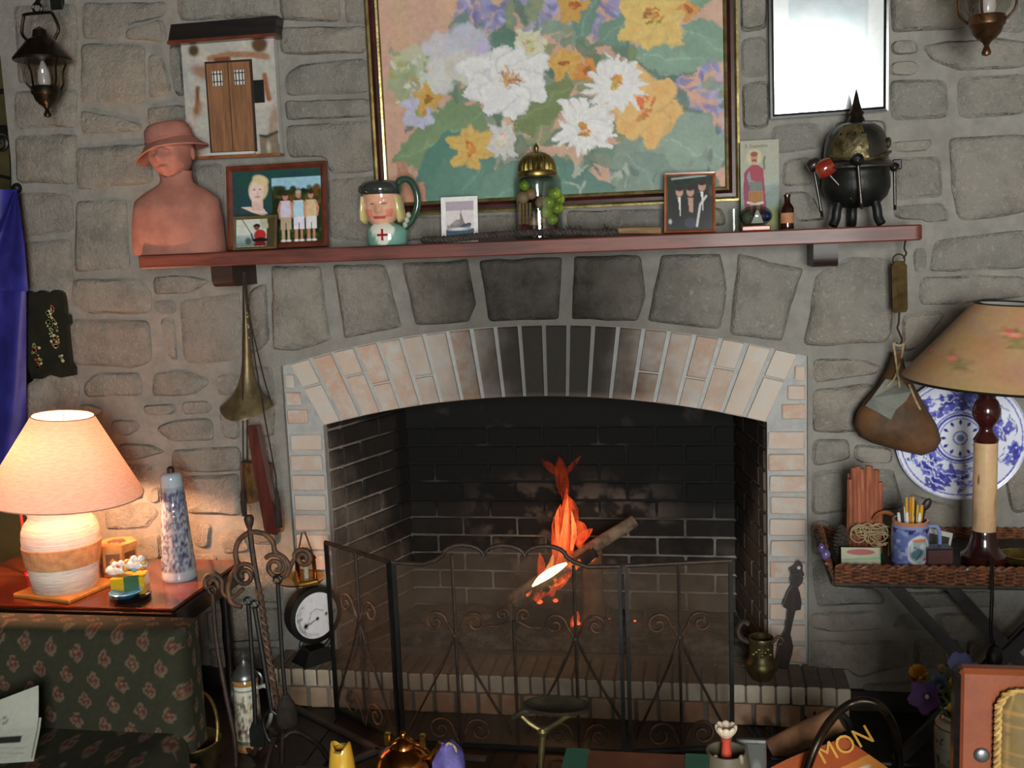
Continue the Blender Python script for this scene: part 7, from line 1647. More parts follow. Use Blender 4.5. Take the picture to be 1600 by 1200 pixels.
# ================================================================== things hanging from the left bracket
def horn():
    y = -0.11; c = lambda px, py, o=0: P(px, py, y + o); s = mscale(388, y)
    t = thing('hunting_horn', 'long brass hunting horn with flared four cornered bell hanging from the mantel bracket', 'horn', c(388, 640))
    path = [(382, 440, 2.5), (383, 480, 3.2), (385, 520, 4.5), (386, 560, 7), (386, 585, 9.5), (386, 602, 14), (386, 616, 22), (386, 626, 31), (386, 633, 39)]
    vs = []; fs = []; N = 32
    for k, (px, py, r) in enumerate(path):
        f = max(0, (k - 5) / 3)
        for j in range(N):
            a = 2 * PI * j / N; q = r * s * (1 + f * .30 * (abs(math.cos(a)) ** 3 + abs(math.sin(a)) ** 3 - .75))
            drop = -f * 16 * s * max(0, -math.sin(a)) ** 1.4
            vs.append(c(px, py) + Vector((q * math.cos(a), q * math.sin(a), drop)))
    for k in range(len(path) - 1):
        for j in range(N): fs.append((k * N + j, k * N + (j + 1) % N, (k + 1) * N + (j + 1) % N, (k + 1) * N + j))
    n0 = len(vs); vs += [v + Vector((0, 0, -.003)) for v in vs[-N:]]
    vs.append(c(388, 625)); 
    for j in range(N): fs.append(((len(path) - 1) * N + j, (len(path) - 1) * N + (j + 1) % N, n0 + (j + 1) % N, n0 + j)); fs.append((n0 + j, n0 + (j + 1) % N, len(vs) - 1))
    pm('horn_brass', s8(128, 112, 78), s8(92, 80, 56), scale=20, rough=.45, metal=.55)
    mb = MB(); mb.add(vs, fs); mb.build('bell', 'horn_brass', t, smooth=50)
    mb = MB(); mb.lathe(c(382, 444), [(.004, 0), (.008, .008), (.010, .02), (.006, .024)], 14); mb.build('mouthpiece', 'horn_brass', t, smooth=True)
    mb = MB(); pts = [c(384 + .02 * k + 5 * math.sin(k * 1.2), 470 + k * 3.4, -.004) for k in range(40)]; mb.tube(pts, .0028, 5); mb.build('lashing', 'rope_tan', t, smooth=True)
    d = thing('hanging_cord', 'dark cords with a black tassel looped over the left mantel bracket', 'cord', c(430, 820))
    for nm, pts in (('strand', [(381, 424), (384, 470), (400, 540), (412, 590), (425, 634)]), ('strand', [(383, 424), (388, 480), (398, 560), (415, 660), (431, 745), (433, 770)]), ('strand', [(380, 424), (380, 480), (379, 600), (380, 720), (381, 800)])):
        mb = MB(); mb.tube([c(px, py, -.052 if i else -.1) for i, (px, py) in enumerate(pts)], .0026, 6); mb.build(nm, 'cord_dark', d, smooth=True)
    mb = MB(); mb.lathe(c(436, 824, -.05), [(.013, 0), (.012, .05), (.009, .10), (.005, .115), (.008, .125), (.005, .135), (0, .138)], 14, flute=None); mb.build('tassel', 'cord_dark', d, smooth=40)
    mb = MB(); mb.lathe(c(382, 806, -.05), [(.009, 0), (.011, .05), (.008, .09), (0, .10)], 12); mb.build('end_weight', 'cord_dark', d, smooth=40)
    # reddish wooden paddle/stock
    w = thing('wooden_stock', 'reddish brown wooden stock hanging below the horn bell', 'stock', c(420, 828)); M = frameM(c(395, 665, -.02), (1, 0, .0), (0, 0, 1))
    mb = MB(); mb.prism([(-6 * s, 0), (9 * s, 0), (18 * s, -70 * s), (30 * s, -150 * s), (36 * s, -160 * s), (28 * s, -167 * s), (10 * s, -164 * s), (4 * s, -110 * s), (-2 * s, -60 * s)], M, -.018, .018); mb.build('stock', 'red_wood', w)
    mb = MB(); mb.prism([(28 * s, -118 * s), (31 * s, -112 * s), (38 * s, -150 * s), (36 * s, -163 * s), (31 * s, -150 * s)], M, -.012, .014); mb.build('side_strip', 'frame_amber', w)
    p = thing('powder_pouch', 'small brass and leather pouch hanging behind the wooden stock', 'pouch', c(404, 782))
    M = frameM(c(380, 782, .03), (1, 0, .02), (0, 0, 1)); mb = MB(); mb.prism([(0, 0), (14 * s, -4 * s), (46 * s, 6 * s), (50 * s, 56 * s), (4 * s, 62 * s)], M, -.018, .018); mb.build('body', 'leather', p)
    mb = MB(); mb.prism([(14 * s, 0), (20 * s, 0), (20 * s, 60 * s), (14 * s, 60 * s)], M, .016, .021); mb.build('brass_edge', 'brass_old', p); mb = MB(); mb.prism([(30 * s, 46 * s), (50 * s, 48 * s), (50 * s, 58 * s), (30 * s, 58 * s)], M, .014, .022); mb.build('brass_cap', 'brass_old', p)
    mb = MB(); mb.tube([c(386, 726, .03), c(386, 660, .03), c(382, 600, .03), c(381, 452, .03)], .0025, 5); mb.build('strap', 'cord_dark', p)
horn()

# ================================================================== spring balance and leather bag on the right
def balance():
    y = -0.10; c = lambda px, py, o=0: P(px, py, y + o); s = mscale(1410, y)
    t = thing('spring_balance', 'brass spring balance hanging from the end of the mantel shelf', 'balance', c(1408, 490))
    M = frameM(c(1406, 488), (1, 0, .03), (c(1414, 408) - c(1406, 488))); L = (c(1414, 408) - c(1406, 488)).length
    pm('balance_brass', s8(84, 68, 38), s8(58, 46, 26), scale=24, rough=.9, metal=0, spec=.1)
    mb = MB(); w = 12 * s; mb.prism([(-w * .75, 0), (w * .75, 0), (w, .01), (w, L - .014), (w * .55, L), (-w * .55, L), (-w, L - .014), (-w, .01)], M, -.008, .008); mb.build('body', 'balance_brass', t)
    mb = MB(); mb.prism([(-w * .25, .02), (w * .25, .02), (w * .25, L - .025), (-w * .25, L - .025)], M, .007, .0095); mb.build('scale_face', 'balance_brass', t)
    mb = MB(); mb.torus(M @ Vector((0, L + .004, 0)), .018, .0028, VERT, 20, 6); mb.build('ring', 'iron_brown', t, smooth=True)
    mb = MB(); mb.tube(bez([c(1415, 374), c(1413, 388), c(1416, 396), c(1411, 404)], 12), .003, 6); mb.build('top_hook', 'iron_brown', t, smooth=True)
    mb = MB(); mb.tube(bez([c(1405, 488), c(1404, 505), c(1402, 512), c(1406, 522), c(1409, 532), c(1405, 540), c(1400, 536)], 18), .0035, 6); mb.build('lower_hook', 'iron_brown', t, smooth=True)
    b = thing('leather_bag', 'brown leather wine bag with grey flap hanging from the spring balance', 'bag', c(1405, 712))
    # body : swollen crescent, thick in the middle
    out = [(1396, 548), (1386, 575), (1372, 602), (1350, 626), (1338, 645), (1334, 664), (1342, 682), (1362, 692), (1400, 703), (1440, 712), (1462, 704), (1471, 688), (1464, 664), (1446, 634), (1430, 606), (1416, 578), (1408, 548)]
    pts = [c(*p) for p in out]; cen = c(1408, 662); vs = []; fs = []; n = len(pts)
    pts2 = []
    for i in range(n):
        a, b_ = pts[i], pts[(i + 1) % n]; pts2 += [a.lerp(b_, k / 4) for k in range(4)]
    pts = pts2; n = len(pts); lv = [0, .12, .3, .55, .8, 1.0]
    for sgn in (-1, 1):
        for t_ in lv[1:-1] if sgn > 0 else lv[:-1]:
            for p in pts:
                q = p.lerp(cen, t_); h = .062 * math.sqrt(max(0, 1 - (1 - t_) ** 2)) * (.35 + .65 * min(1, max(0, (c(0, 548).z - q.z) / .22))) if True else 0
                h += .004 * mnoise.noise((q.x * 30, q.z * 12, sgn)); vs.append(q + Vector((0, sgn * h, 0)))
    R0 = 0; K1 = len(lv) - 1
    for k in range(K1 - 1):
        for i in range(n): fs.append((k * n + i, k * n + (i + 1) % n, (k + 1) * n + (i + 1) % n, (k + 1) * n + i))
    o2 = K1 * n; K2 = len(lv) - 2
    for i in range(n): fs.append((i, o2 + i, o2 + (i + 1) % n, (i + 1) % n))
    for k in range(K2 - 1):
        for i in range(n): fs.append((o2 + k * n + i, o2 + (k + 1) * n + i, o2 + (k + 1) * n + (i + 1) % n, o2 + k * n + (i + 1) % n))
    vs += [cen + Vector((0, -.063, 0)), cen + Vector((0, .063, 0))]; a1, a2 = len(vs) - 2, len(vs) - 1
    for i in range(n): fs.append(((K1 - 1) * n + i, (K1 - 1) * n + (i + 1) % n, a1)); fs.append((o2 + (K2 - 1) * n + i, o2 + (K2 - 1) * n + (i + 1) % n, a2))
    mb = MB(); mb.add(vs, fs); mb.build('body', 'leather', b, smooth=70)
    mb = MB(); fp_ = [(1384, 592), (1362, 622), (1352, 634), (1378, 648), (1392, 656), (1400, 640), (1416, 626), (1424, 612), (1410, 596)]; f0 = [P(*q, y - .062 + (.02 if i in (0, 1, 2, 8) else 0)) for i, q in enumerate(fp_)]; n = len(f0)
    mb.add(f0 + [p + Vector((0, .012, 0)) for p in f0], [tuple(range(n)), tuple(range(n, 2 * n))] + [(i, (i + 1) % n, n + (i + 1) % n, n + i) for i in range(n)]); mb.build('flap', 'leather_grey', b)
    for nm, pp in (('drawstring', [(1396, 536), (1402, 580), (1406, 610), (1404, 628)]), ('drawstring', [(1412, 536), (1408, 560), (1398, 590), (1386, 604)]), ('drawstring', [(1396, 536), (1404, 540), (1413, 537)]), ('drawstring', [(1420, 600), (1430, 624), (1438, 640)])):
        mb = MB(); mb.tube(bez([c(px, py, -.045 if py > 560 else -.012) for px, py in pp], 12), .0036, 6); mb.build(nm, 'rope_tan', b, smooth=True)
    mb = MB(); M = frameM(c(1402, 596, -.0), (1, 0, 0), (0, 0, 1)); mb.prism([(-6 * s, 0), (8 * s, 0), (6 * s, 52 * s), (-4 * s, 52 * s)], M, -.006, .006); mb.build('neck', 'leather', b)
balance()
# ================================================================== wicker tray on a folding stand
TY0, TY1, TZ0, TZ1 = -0.42, -0.035, 0.598, 0.638
TX0, TX1 = 0.935, 1.74
pm('wicker', s8(138, 84, 52), s8(66, 36, 24), scale=45, rough=0.55, coat=0.1, bmp=.3); pm('wicker_dark', s8(62, 56, 44), s8(38, 34, 28), scale=40, rough=.7)
def tray():
    t = thing('wicker_tray', 'brown wicker tray with flared woven sides on a folding stand', 'tray', ((TX0 + TX1) / 2, (TY0 + TY1) / 2, TZ0 - .02))
    mb = MB(); mb.box(((TX0 + TX1) / 2, (TY0 + TY1) / 2, TZ0 - .012), (TX1 - TX0 - .01, TY1 - TY0 - .01, .014), bev=.003); mb.build('bottom', 'wicker_dark', t)
    mb = MB(); mb.box(((TX0 + TX1) / 2, (TY0 + TY1) / 2, TZ0 + .0085), (TX1 - TX0 - .02, TY1 - TY0 - .02, .027), bev=.003); mb.build('liner_mat', 'wicker_dark', t)
    def side(a, c2, outn, nm, lift=None):
        a, c2 = Vector(a), Vector(c2); L = (c2 - a).length; d = (c2 - a).normalized(); n = Vector(outn); rows = 8; ns = max(4, int(L / .026)); h = TZ1 - TZ0 + .012
        mb = MB()
        for r in range(rows):
            z = TZ0 - .012 + h * (r + .5) / rows; fl = .018 * (r / rows) ** 1.5; pts = []
            for k in range(ns * 2 + 1):
                x = L * k / (ns * 2)
                w = .0045 * (1 if (k // 1 + 2 * (r % 2)) % 4 in (0, 1) else -1)
                zz = z + (lift(x / L) if lift else 0) * (r / rows)
                pts.append(a + d * x + n * (fl + w) + Vector((0, 0, zz + .0015 * mnoise.noise((x * 9, r, 3)))))
            mb.tube(pts, .0046, 5, cap=True)
        mb.build(nm, 'wicker', t, smooth=60, kind='stuff')
        st = MB()
        for k in range(ns + 1):
            x = L * k / ns; b0 = a + d * x; st.tube([b0 + Vector((0, 0, TZ0 - .012)), b0 + n * .018 + Vector((0, 0, TZ1 + (lift(x / L) if lift else 0)))], .003, 5)
        st.build(nm.replace('weave', 'stakes'), 'wicker_dark', t, kind='stuff')
        rm = MB()
        for k2 in range(2):
            pts = []
            for k in range(ns * 4 + 1):
                x = L * k / (ns * 4); ph = k * .8 + k2 * PI; zz = lift(x / L) if lift else 0; pts.append(a + d * x + n * (.020 + .005 * math.cos(ph)) + Vector((0, 0, TZ1 + .004 + zz + .005 * math.sin(ph))))
            rm.tube(pts, .0055, 5)
        rm.build('braided_rim', 'wicker', t, smooth=60)
        pts = [a + d * (L * k / 8) + n * .004 + Vector((0, 0, TZ0 - .016)) for k in range(9)]; q = MB(); q.tube(pts, .007, 6); q.build('foot_rope', 'wicker_dark', t, smooth=True)
    side((TX0, TY0, 0), (TX1, TY0, 0), (0, -1, 0), 'weave_front'); side((TX0, TY1, 0), (TX1, TY1, 0), (0, .6, 0), 'weave_back')
    hump = lambda u: .055 * max(0, math.sin(PI * u)) ** 1.5
    side((TX0, TY1, 0), (TX0, TY0, 0), (-1, 0, 0), 'weave_end', hump); side((TX1, TY0, 0), (TX1, TY1, 0), (1, 0, 0), 'weave_end', hump)
tray()
def stand():
    t = thing('folding_stand', 'black wooden folding X stand under the wicker tray', 'stand', (1.33, -.23, 0))
    zt = TZ0 - .026
    for y in (-.385, -.12):
        a, b2 = PX(1395 if y < -.3 else 1446, y, .58), None
        x0 = a; x1 = x0 + .50
        o = -.014
        mb = MB(); mb.bar((x0, y, zt), (x1, y, .0), .036, .02, up=(0, 1, 0)); mb.build('leg', 'ebony_wood', t)
        mb = MB(); mb.bar((x1 + .02, y + .019, zt), (x0 + .02, y + .019, .0), .036, .02, up=(0, 1, 0)); mb.build('leg', 'ebony_wood', t)
        mb = MB(); mb.tube([((x0 + x1) / 2 + .01, y - .012, zt / 2), ((x0 + x1) / 2 + .01, y + .03, zt / 2)], .006, 8); mb.build('pivot_bolt', 'iron_black', t)
    for x in (PX(1420, -.25, .58), PX(1420, -.25, .58) + .46): mb = MB(); mb.bar((x, -.40, zt), (x, -.08, zt), .03, .016); mb.build('top_rail', 'ebony_wood', t)
    mb = MB(); mb.bar((PX(1395, -.385, .58) + .46, -.40, .05), (PX(1395, -.385, .58) + .52, -.08, .05), .02, .02); mb.build('lower_rail', 'ebony_wood', t)
stand()
TF = TZ0 + .022     # tray floor (a raised mat)
def rlamp():
    y = -.335; b0 = Vector((PX(1536, y, TF), y, TF)); s = mscale(1536, y); z = lambda py: max(0, P(1536, py, y).z - TF) if py < 872 else 0
    t = thing('turned_lamp', 'unlit lamp with tilted floral cone shade on a dark turned wood and cream column', 'lamp', b0)
    def L(nm, pr, mat, n=32): mb = MB(); mb.lathe(b0, [(r * s, z(py)) for r, py in pr], n); mb.build(nm, mat, t, smooth=45)
    pm('mahogany', s8(60, 22, 20), s8(36, 14, 13), scale=12, rough=.18, coat=.6, bmp=.02)
    L('foot', [(0, 872), (36, 872), (37, 866), (29, 860), (26, 854), (23, 848), (22, 842), (20, 838), (21, 832), (18, 826), (0, 826)], 'mahogany')
    c = Canvas(60, 60, (0.78, 0.64, 0.48)); rg = np.random.default_rng(3)
    for _ in range(30): c.ell(rg.uniform(0, 60), rg.uniform(0, 60), rg.uniform(2, 6), rg.uniform(2, 7), (0.80 + rg.uniform(-.06, .04), 0.66 + rg.uniform(-.06, .04), 0.50), 0, 3, .6)
    c.ell(14, 24, 2, 3, (.25, .22, .16), 0, 1); c.ell(46, 40, 3, 7, (.56, .40, .26), 20, 3, .7); c.ell(10, 50, 4, 6, (.50, .46, .30), 0, 3, .6)
    mb = MB(); mb.lathe(b0, [(19.5 * s, z(828) + (z(690) - z(828)) * k / 40) for k in range(41)], 40, colf=lambda u, v, zz: c.at((u * 2) % 1, v)); mb.build('column', 'print_gloss', t, smooth=50)
    L('upper_turning', [(0, 692), (19, 692), (21, 686), (17, 680), (12, 674), (11, 668), (14, 663), (20, 656), (23, 646), (23, 638), (19, 628), (14, 622), (16, 616), (10, 610), (6, 606), (6, 580), (0, 580)], 'mahogany')
    ax = Matrix.Rotation(math.radians(3.2), 3, 'Y') @ Matrix.Rotation(math.radians(1), 3, 'X')
    sc = b0 + Vector((4 * s, 0, 0)); rb, rt, zb, zt = 161 * s, 54 * s, z(594), z(474)
    W, H = 160, 70; c = Canvas(W, H, (0.70, 0.56, 0.41)); rg = np.random.default_rng(11)
    for _ in range(80): c.ell(rg.uniform(0, W), rg.uniform(0, H), rg.uniform(4, 12), rg.uniform(3, 8), (0.68 + rg.uniform(-.05, .05), 0.52 + rg.uniform(-.05, .06), 0.37 + rg.uniform(-.06, .08)), rg.uniform(0, 180), 6, .5)
    for _ in range(26):
        x, y_ = rg.uniform(0, W), rg.uniform(6, H - 6)
        for _ in range(6): c.petal(x, y_, rg.uniform(3, 8), rg.uniform(1.6, 3.4), rg.uniform(0, 360), [(0.46, 0.42, 0.26), (0.52, 0.48, 0.30), (0.58, 0.48, 0.32)][rg.integers(3)], al=.65)
        if rg.uniform() < .55:
            for _ in range(5): c.ell(x + rg.uniform(-2, 2), y_ + rg.uniform(-2, 2), rg.uniform(1, 2.4), rg.uniform(1, 2), [(0.76, 0.36, 0.34), (0.84, 0.50, 0.42), (0.88, 0.62, 0.50)][rg.integers(3)], 0, 1.4, .8)
    N = 160; K = 44; mb = MB()
    mb.lathe(sc, [(rb + (rt - rb) * k / K, zb + (zt - zb) * k / K) for k in range(K + 1)], N, axis=ax, cap=False, colf=lambda u, v, zz: c.at(u, v)); mb.build('shade', 'print_matt', t, smooth=60)
    mb = MB(); mb.lathe(sc, [(rb * .985 + (rt - rb) * .985 * k / 4, zb + .001 + (zt - zb - .002) * k / 4) for k in range(5)], 60, axis=ax, cap=False); mb.build('shade_lining', 'white_card', t, smooth=60)
    for r, zz, rr in ((rb, zb, .004), (rt, zt, .0025)): mb = MB(); mb.torus(sc + ax @ Vector((0, 0, zz)), r, rr, ax, 60, 6); mb.build('rim_binding', 'iron_black', t, smooth=True)
    mb = MB()
    for k in range(3): a = k * 2.1 + .4; mb.tube([sc + ax @ Vector((rt * math.cos(a), rt * math.sin(a), zt)), sc + ax @ Vector((0, 0, zt - .03)), ], .002, 5)
    mb.tube([b0 + Vector((0, 0, z(582))), sc + ax @ Vector((0, 0, zt - .03))], .005, 6); mb.build('shade_carrier', 'brass_old', t)
    # cord with inline switch
    d = thing('lamp_cord', 'black lamp cord with inline switch hanging below the wicker tray', 'cord', P(1553, 1040, -.46))
    q = [P(1550, 872, -.445), P(1550, 930, -.455), P(1548, 985, -.455), P(1553, 1008, -.455)]
    for dx in (-.003, .003): mb = MB(); mb.tube([p + Vector((dx, 0, 0)) for p in bez(q, 14)], .0026, 6); mb.build('wire', 'iron_black', d, smooth=True)
    mb = MB(); mb.ball(P(1554, 1026, -.455), (.024, .014, .036), 14, 10); mb.build('switch', 'iron_black', d, smooth=True)
    mb = MB(); mb.tube(bez([P(1554, 1040, -.455), P(1556, 1080, -.45), P(1570, 1140, -.45), PZ(1600, 1180, .004)], 14), .0035, 6); mb.build('lower_wire', 'iron_black', d, smooth=True)
rlamp()
# ================================================================== blue and white plate
def plate():
    y = -.03; c0 = P(1500, 684, y); s = mscale(1500, y); R = 106 * s
    t = thing('blue_plate', 'large blue and white flowered plate hung on the wall behind the lamp', 'plate', c0 + Vector((0, 0, -R)))
    W = 200; c = Canvas(W, W, (0.86, 0.87, 0.93)); rg = np.random.default_rng(21); C0 = W / 2; B = [(0.25, 0.25, 0.66), (0.33, 0.35, 0.74), (0.20, 0.20, 0.57), (0.44, 0.46, 0.80)]
    for _ in range(64):
        a = rg.uniform(0, 6.28); r = rg.uniform(48, 87); x, y_ = C0 + r * math.cos(a), C0 + r * math.sin(a); k = rg.integers(3, 6); rot = rg.uniform(0, 360)
        for i in range(k): c.petal(x, y_, rg.uniform(9, 17), rg.uniform(6, 10), rot + i * 360 / k * rg.uniform(.8, 1.1), B[rg.integers(4)], al=.92)
        c.ell(x, y_, 1.6, 1.6, (0.86, 0.87, 0.93))
    for _ in range(60):
        a = rg.uniform(0, 6.28); r = rg.uniform(46, 88); pts = []
        for i in range(7): pts.append((C0 + r * math.cos(a), C0 + r * math.sin(a))); a += rg.uniform(.03, .09); r += rg.uniform(-4, 4)
        c.line(pts, 1.5, (0.88, 0.89, 0.95) if rg.uniform() < .6 else B[2], .95)
    c.ell(C0, C0, 43, 43, (0.86, 0.87, 0.93))
    def ring(r, w, col): rr = np.hypot(c.X - C0, c.Y - C0); c.mix(w / 2 - np.abs(rr - r) + .5, col)
    ring(41, 2, B[1]); ring(37, 3.4, B[0]); ring(31.5, 1.6, B[1])
    for k in range(12): c.petal(C0 + 9 * math.cos(k * PI / 6), C0 + 9 * math.sin(k * PI / 6), 21, 9, k * 30, B[2]); 
    for k in range(12): c.petal(C0 + 8 * math.cos(k * PI / 6 + PI / 12), C0 + 8 * math.sin(k * PI / 6 + PI / 12), 23, 11, k * 30 + 15, (0.88, 0.89, 0.94))
    ring(10.5, 2, B[1]); c.ell(C0, C0, 9, 9, (0.84, 0.86, 0.93)); c.ell(C0, C0, 5.4, 5.4, (0.46, 0.52, 0.76)); ring(92, 1.8, B[0]); ring(96.5, 2.4, (0.88, 0.89, 0.95)); ring(99, 1.6, B[1])
    NR, NA = 90, 240; vs = []; cols = []; fs = []; D = VERT
    for i in range(NR + 1):
        r = i / NR; dep = .012 * max(0, (r - .42) / .58) ** 1.3 if r > .42 else 0
        if r > .97: dep += .002
        for j in range(NA): a = 2 * PI * j / NA; vs.append(c0 + D @ Vector((R * r * math.cos(a), R * r * math.sin(a), dep))); cols.append(c.at(.5 + .5 * r * math.cos(a), .5 + .5 * r * math.sin(a)))
    for i in range(NR):
        for j in range(NA): fs.append((i * NA + j, i * NA + (j + 1) % NA, (i + 1) * NA + (j + 1) % NA, (i + 1) * NA + j))
    mb = MB(); mb.add(vs, fs, cols); mb.build('face', 'glaze', t, smooth=60)
    pm('plate_back', s8(206, 206, 214), scale=8, rough=.3); mb = MB(); mb.lathe(c0, [(0, -.008), (R * .5, -.008), (R * .55, -.004), (R, .011), (R, .0142), (R * .99, .0142)], 80, axis=D, cap=False); mb.build('back', 'plate_back', t, smooth=60)
    mb = MB(); mb.box(c0 + Vector((0, .02, 0)), (.05, .026, .05), bev=.004); mb.build('hanger', 'iron_black', t)
plate()
# ================================================================== small things in the tray
def traythings():
    y = -.28; s = mscale(1350, y)
    # bark bundle
    b0 = Vector((PX(1350, -.22, TF), -.22, TF)); t = thing('cinnamon_bundle', 'bundle of reddish cinnamon bark sticks tied with raffia in the tray', 'bundle', b0)
    pm('bark_red', s8(164, 96, 66), s8(124, 66, 44), scale=14, rough=.85, stretch=(5, 5, .6)); rg = np.random.default_rng(5)
    for k, (px, top) in enumerate(((1322, 748), (1330, 730), (1337, 728), (1344, 732), (1351, 727), (1358, 728), (1365, 733), (1372, 752), (1326, 742), (1341, 738), (1362, 745))):
        d = -.012 if k < 8 else .016; x = b0.x + (px - 1348) * s * .96; h = P(1350, top, b0.y).z - TF; mb = MB(); mb.tube([(x, b0.y + d, TF + .002), (x + .002, b0.y + d + rg.uniform(-.004, .004), TF + h * .5), (x + rg.uniform(-.004, .004), b0.y + d + .006, TF + h)], [.0105, .0105, .0095], 7); mb.build('bark_stick', 'bark_red', t, smooth=40)
    mb = MB()
    for k in range(3): mb.torus(b0 + Vector((.008, 0, (40 + 6 * k) * s)), 31 * s, .0028, Matrix.Rotation(.1 * k - .1, 3, 'Y'), 26, 5)
    for _ in range(14):
        a = rg.uniform(-.6, .6); p = b0 + Vector((.01 + rg.uniform(-.035, .05), -.05, (38 + rg.uniform(-8, 14)) * s)); r = rg.uniform(.012, .03); mb.torus(p, r, .0022, VERT @ Matrix.Rotation(a, 3, 'X'), 16, 5, 0, rg.uniform(3, 6.2))
    mb.build('raffia_bow', 'rope_tan', t, smooth=True, kind='stuff')
    mb = MB(); mb.torus(b0 + Vector((.055, -.045, 60 * s)), .034, .006, VERT, 18, 6, .2, 2.9); mb.build('orange_peel_curl', 'frame_amber', t, smooth=True)
    mb = MB()
    for k in range(9): x = b0.x + .085 + .004 * math.sin(k * 2.2); mb.tube([(x - .012 + .003 * k, b0.y - .03, TF + .075), (x - .018 + .005 * k, b0.y - .045, TF + .006)], .0028, 5)
    mb.build('raffia_tail', 'rope_tan', t, smooth=True, kind='stuff')
    # matchbox-like green white red box
    c0 = Vector((PX(1345, -.375, TF), -.372, TF)); t = thing('small_box', 'small pale green box with a red oval, leaning in the front of the tray', 'box', c0); w, h = 62 * s, .062
    M = frameM(c0 + Vector((-w / 2, -.012, .001)), (1, 0, 0), (0, .25, 1)); pm('box_pale', s8(176, 172, 148), s8(160, 156, 132), scale=10, rough=.6); pm('box_green', s8(82, 160, 96), scale=10, rough=.5); pm('box_red', s8(152, 34, 30), scale=10, rough=.5)
    mb = MB(); mb.prism([(0, 0), (w, 0), (w, h), (0, h)], M, -.02, 0); mb.build('carton', 'box_pale', t); mb = MB(); mb.prism([(w * .5 + w * .36 * math.cos(a), h * .78 + h * .14 * math.sin(a)) for a in [2 * PI * k / 24 for k in range(24)]], M, 0, .001); mb.build('red_oval', 'box_red', t)
    mb = MB(); mb.prism([(0, h * .36), (w, h * .46), (w, h * .54), (0, h * .44)], M, 0, .0008); mb.build('green_stripe', 'box_green', t); mb = MB(); mb.prism([(w * .97, 0), (w, 0), (w, h), (w * .97, h)], M, 0, .0009); mb.build('green_edge', 'box_green', t)
    # mug with pens
    c0 = Vector((PX(1422, -.33, TF), -.325, TF)); u = mscale(1422, -.33); R = 31 * u; H = P(1422, 812, -.33).z - TF
    W = 90; c = Canvas(W, 60, (0.40, 0.46, 0.68)); rg = np.random.default_rng(7)
    for _ in range(120): c.ell(rg.uniform(0, W), rg.uniform(0, 60), rg.uniform(1, 3), rg.uniform(1, 3), [(0.60, 0.64, 0.80), (0.30, 0.34, 0.60), (0.72, 0.74, 0.84)][rg.integers(3)], rg.uniform(0, 180), 1, .7)
    c.rect(0, 0, W, 5, (0.72, 0.48, 0.34)); c.rect(0, 5, W, 8, (0.52, 0.56, 0.74))
    for k in range(6): c.poly([(k * 15, 8), (k * 15 + 10, 8), (k * 15 + 5, 15)], (.18, .18, .38))
    mx = 72.5; c.ell(mx, 36, 10.5, 20, (0.86, 0.86, 0.88)); c.ell(mx, 36, 8.5, 17, (0.60, 0.66, 0.68)); c.ell(mx, 22, 6, 2.6, (.78, .48, .30)); c.ell(mx - 2, 40, 5, 7, (.34, .44, .48), 20, 2); c.ell(mx + 3, 30, 3, 4, (.74, .78, .80)); c.ell(mx + 5, 48, 1.6, 2.6, (.76, .16, .18)); c.line([(mx - 5, 30), (mx + 2, 36), (mx - 3, 48)], 1.2, (.2, .26, .3))
    t = thing('pen_mug', 'blue and white tile patterned mug holding pens in the tray', 'mug', c0)
    pr = [(R * .93, 0)] + [(R * (.95 + .05 * math.sin(PI * k / 30)), H * k / 30) for k in range(1, 31)]
    mb = MB(); mb.lathe(c0, [(0, .0008)] + [(r, z + .0008) for r, z in pr] + [(R * .86, H), (R * .86, .01), (0, .008)], 90, cap=False, colf=lambda a, v, zz: c.at(a, min(1, max(0, zz / H)))); mb.build('body', 'glaze', t, smooth=45)
    mb = MB(); mb.cur = lin((.50, .56, .76)); mb.tube(bez([c0 + Vector((R * .9, .0, H * .85)), c0 + Vector((R * 1.45, .0, H * .8)), c0 + Vector((R * 1.5, .0, H * .35)), c0 + Vector((R * .9, .0, H * .2))], 18), .006, 8); mb.build('handle', 'glaze', t, smooth=True)
    for k, (px, py, col, rad) in enumerate(((1402, 800, (214, 214, 212), .005), (1408, 784, (60, 56, 54), .0045), (1411, 792, (220, 218, 216), .004), (1416, 778, (206, 152, 62), .005), (1421, 775, (184, 128, 44), .005), (1426, 776, (214, 168, 70), .0045), (1430, 782, (70, 44, 30), .0045), (1434, 790, (206, 176, 60), .005), (1440, 788, (216, 160, 40), .0055), (1416, 800, (226, 222, 220), .006), (1428, 802, (226, 206, 210), .006), (1424, 806, (150, 40, 66), .005), (1437, 800, (230, 228, 226), .0055))):
        top = Vector((c0.x + (px - 1422) * u, c0.y - .006 + .004 * (k % 4), P(1422, py, c0.y).z)); bt = Vector((c0.x + (px - 1422) * u * .55, c0.y + .003 * (k % 3) - .004, TF + .012)); mb = MB(); mb.cur = s8(*col); nm = 'pen'
        mb.tube([bt, bt.lerp(top, .9), top], [rad, rad, rad * .7], 7); lab = {0: 'white pen', 1: 'black pen', 2: 'white pen', 3: 'tan pencil', 4: 'tan pencil', 5: 'tan pencil', 6: 'dark brown brush', 7: 'yellow pencil', 8: 'amber pencil', 9: 'white pen', 10: 'pinkish pen', 11: 'crimson pen', 12: 'white pen'}[k]
        tag(mb.build(lab.split()[-1], 'glaze', smooth=40), lab + ' standing in the tile patterned mug', lab.split()[-1], 'pens in the patterned mug')
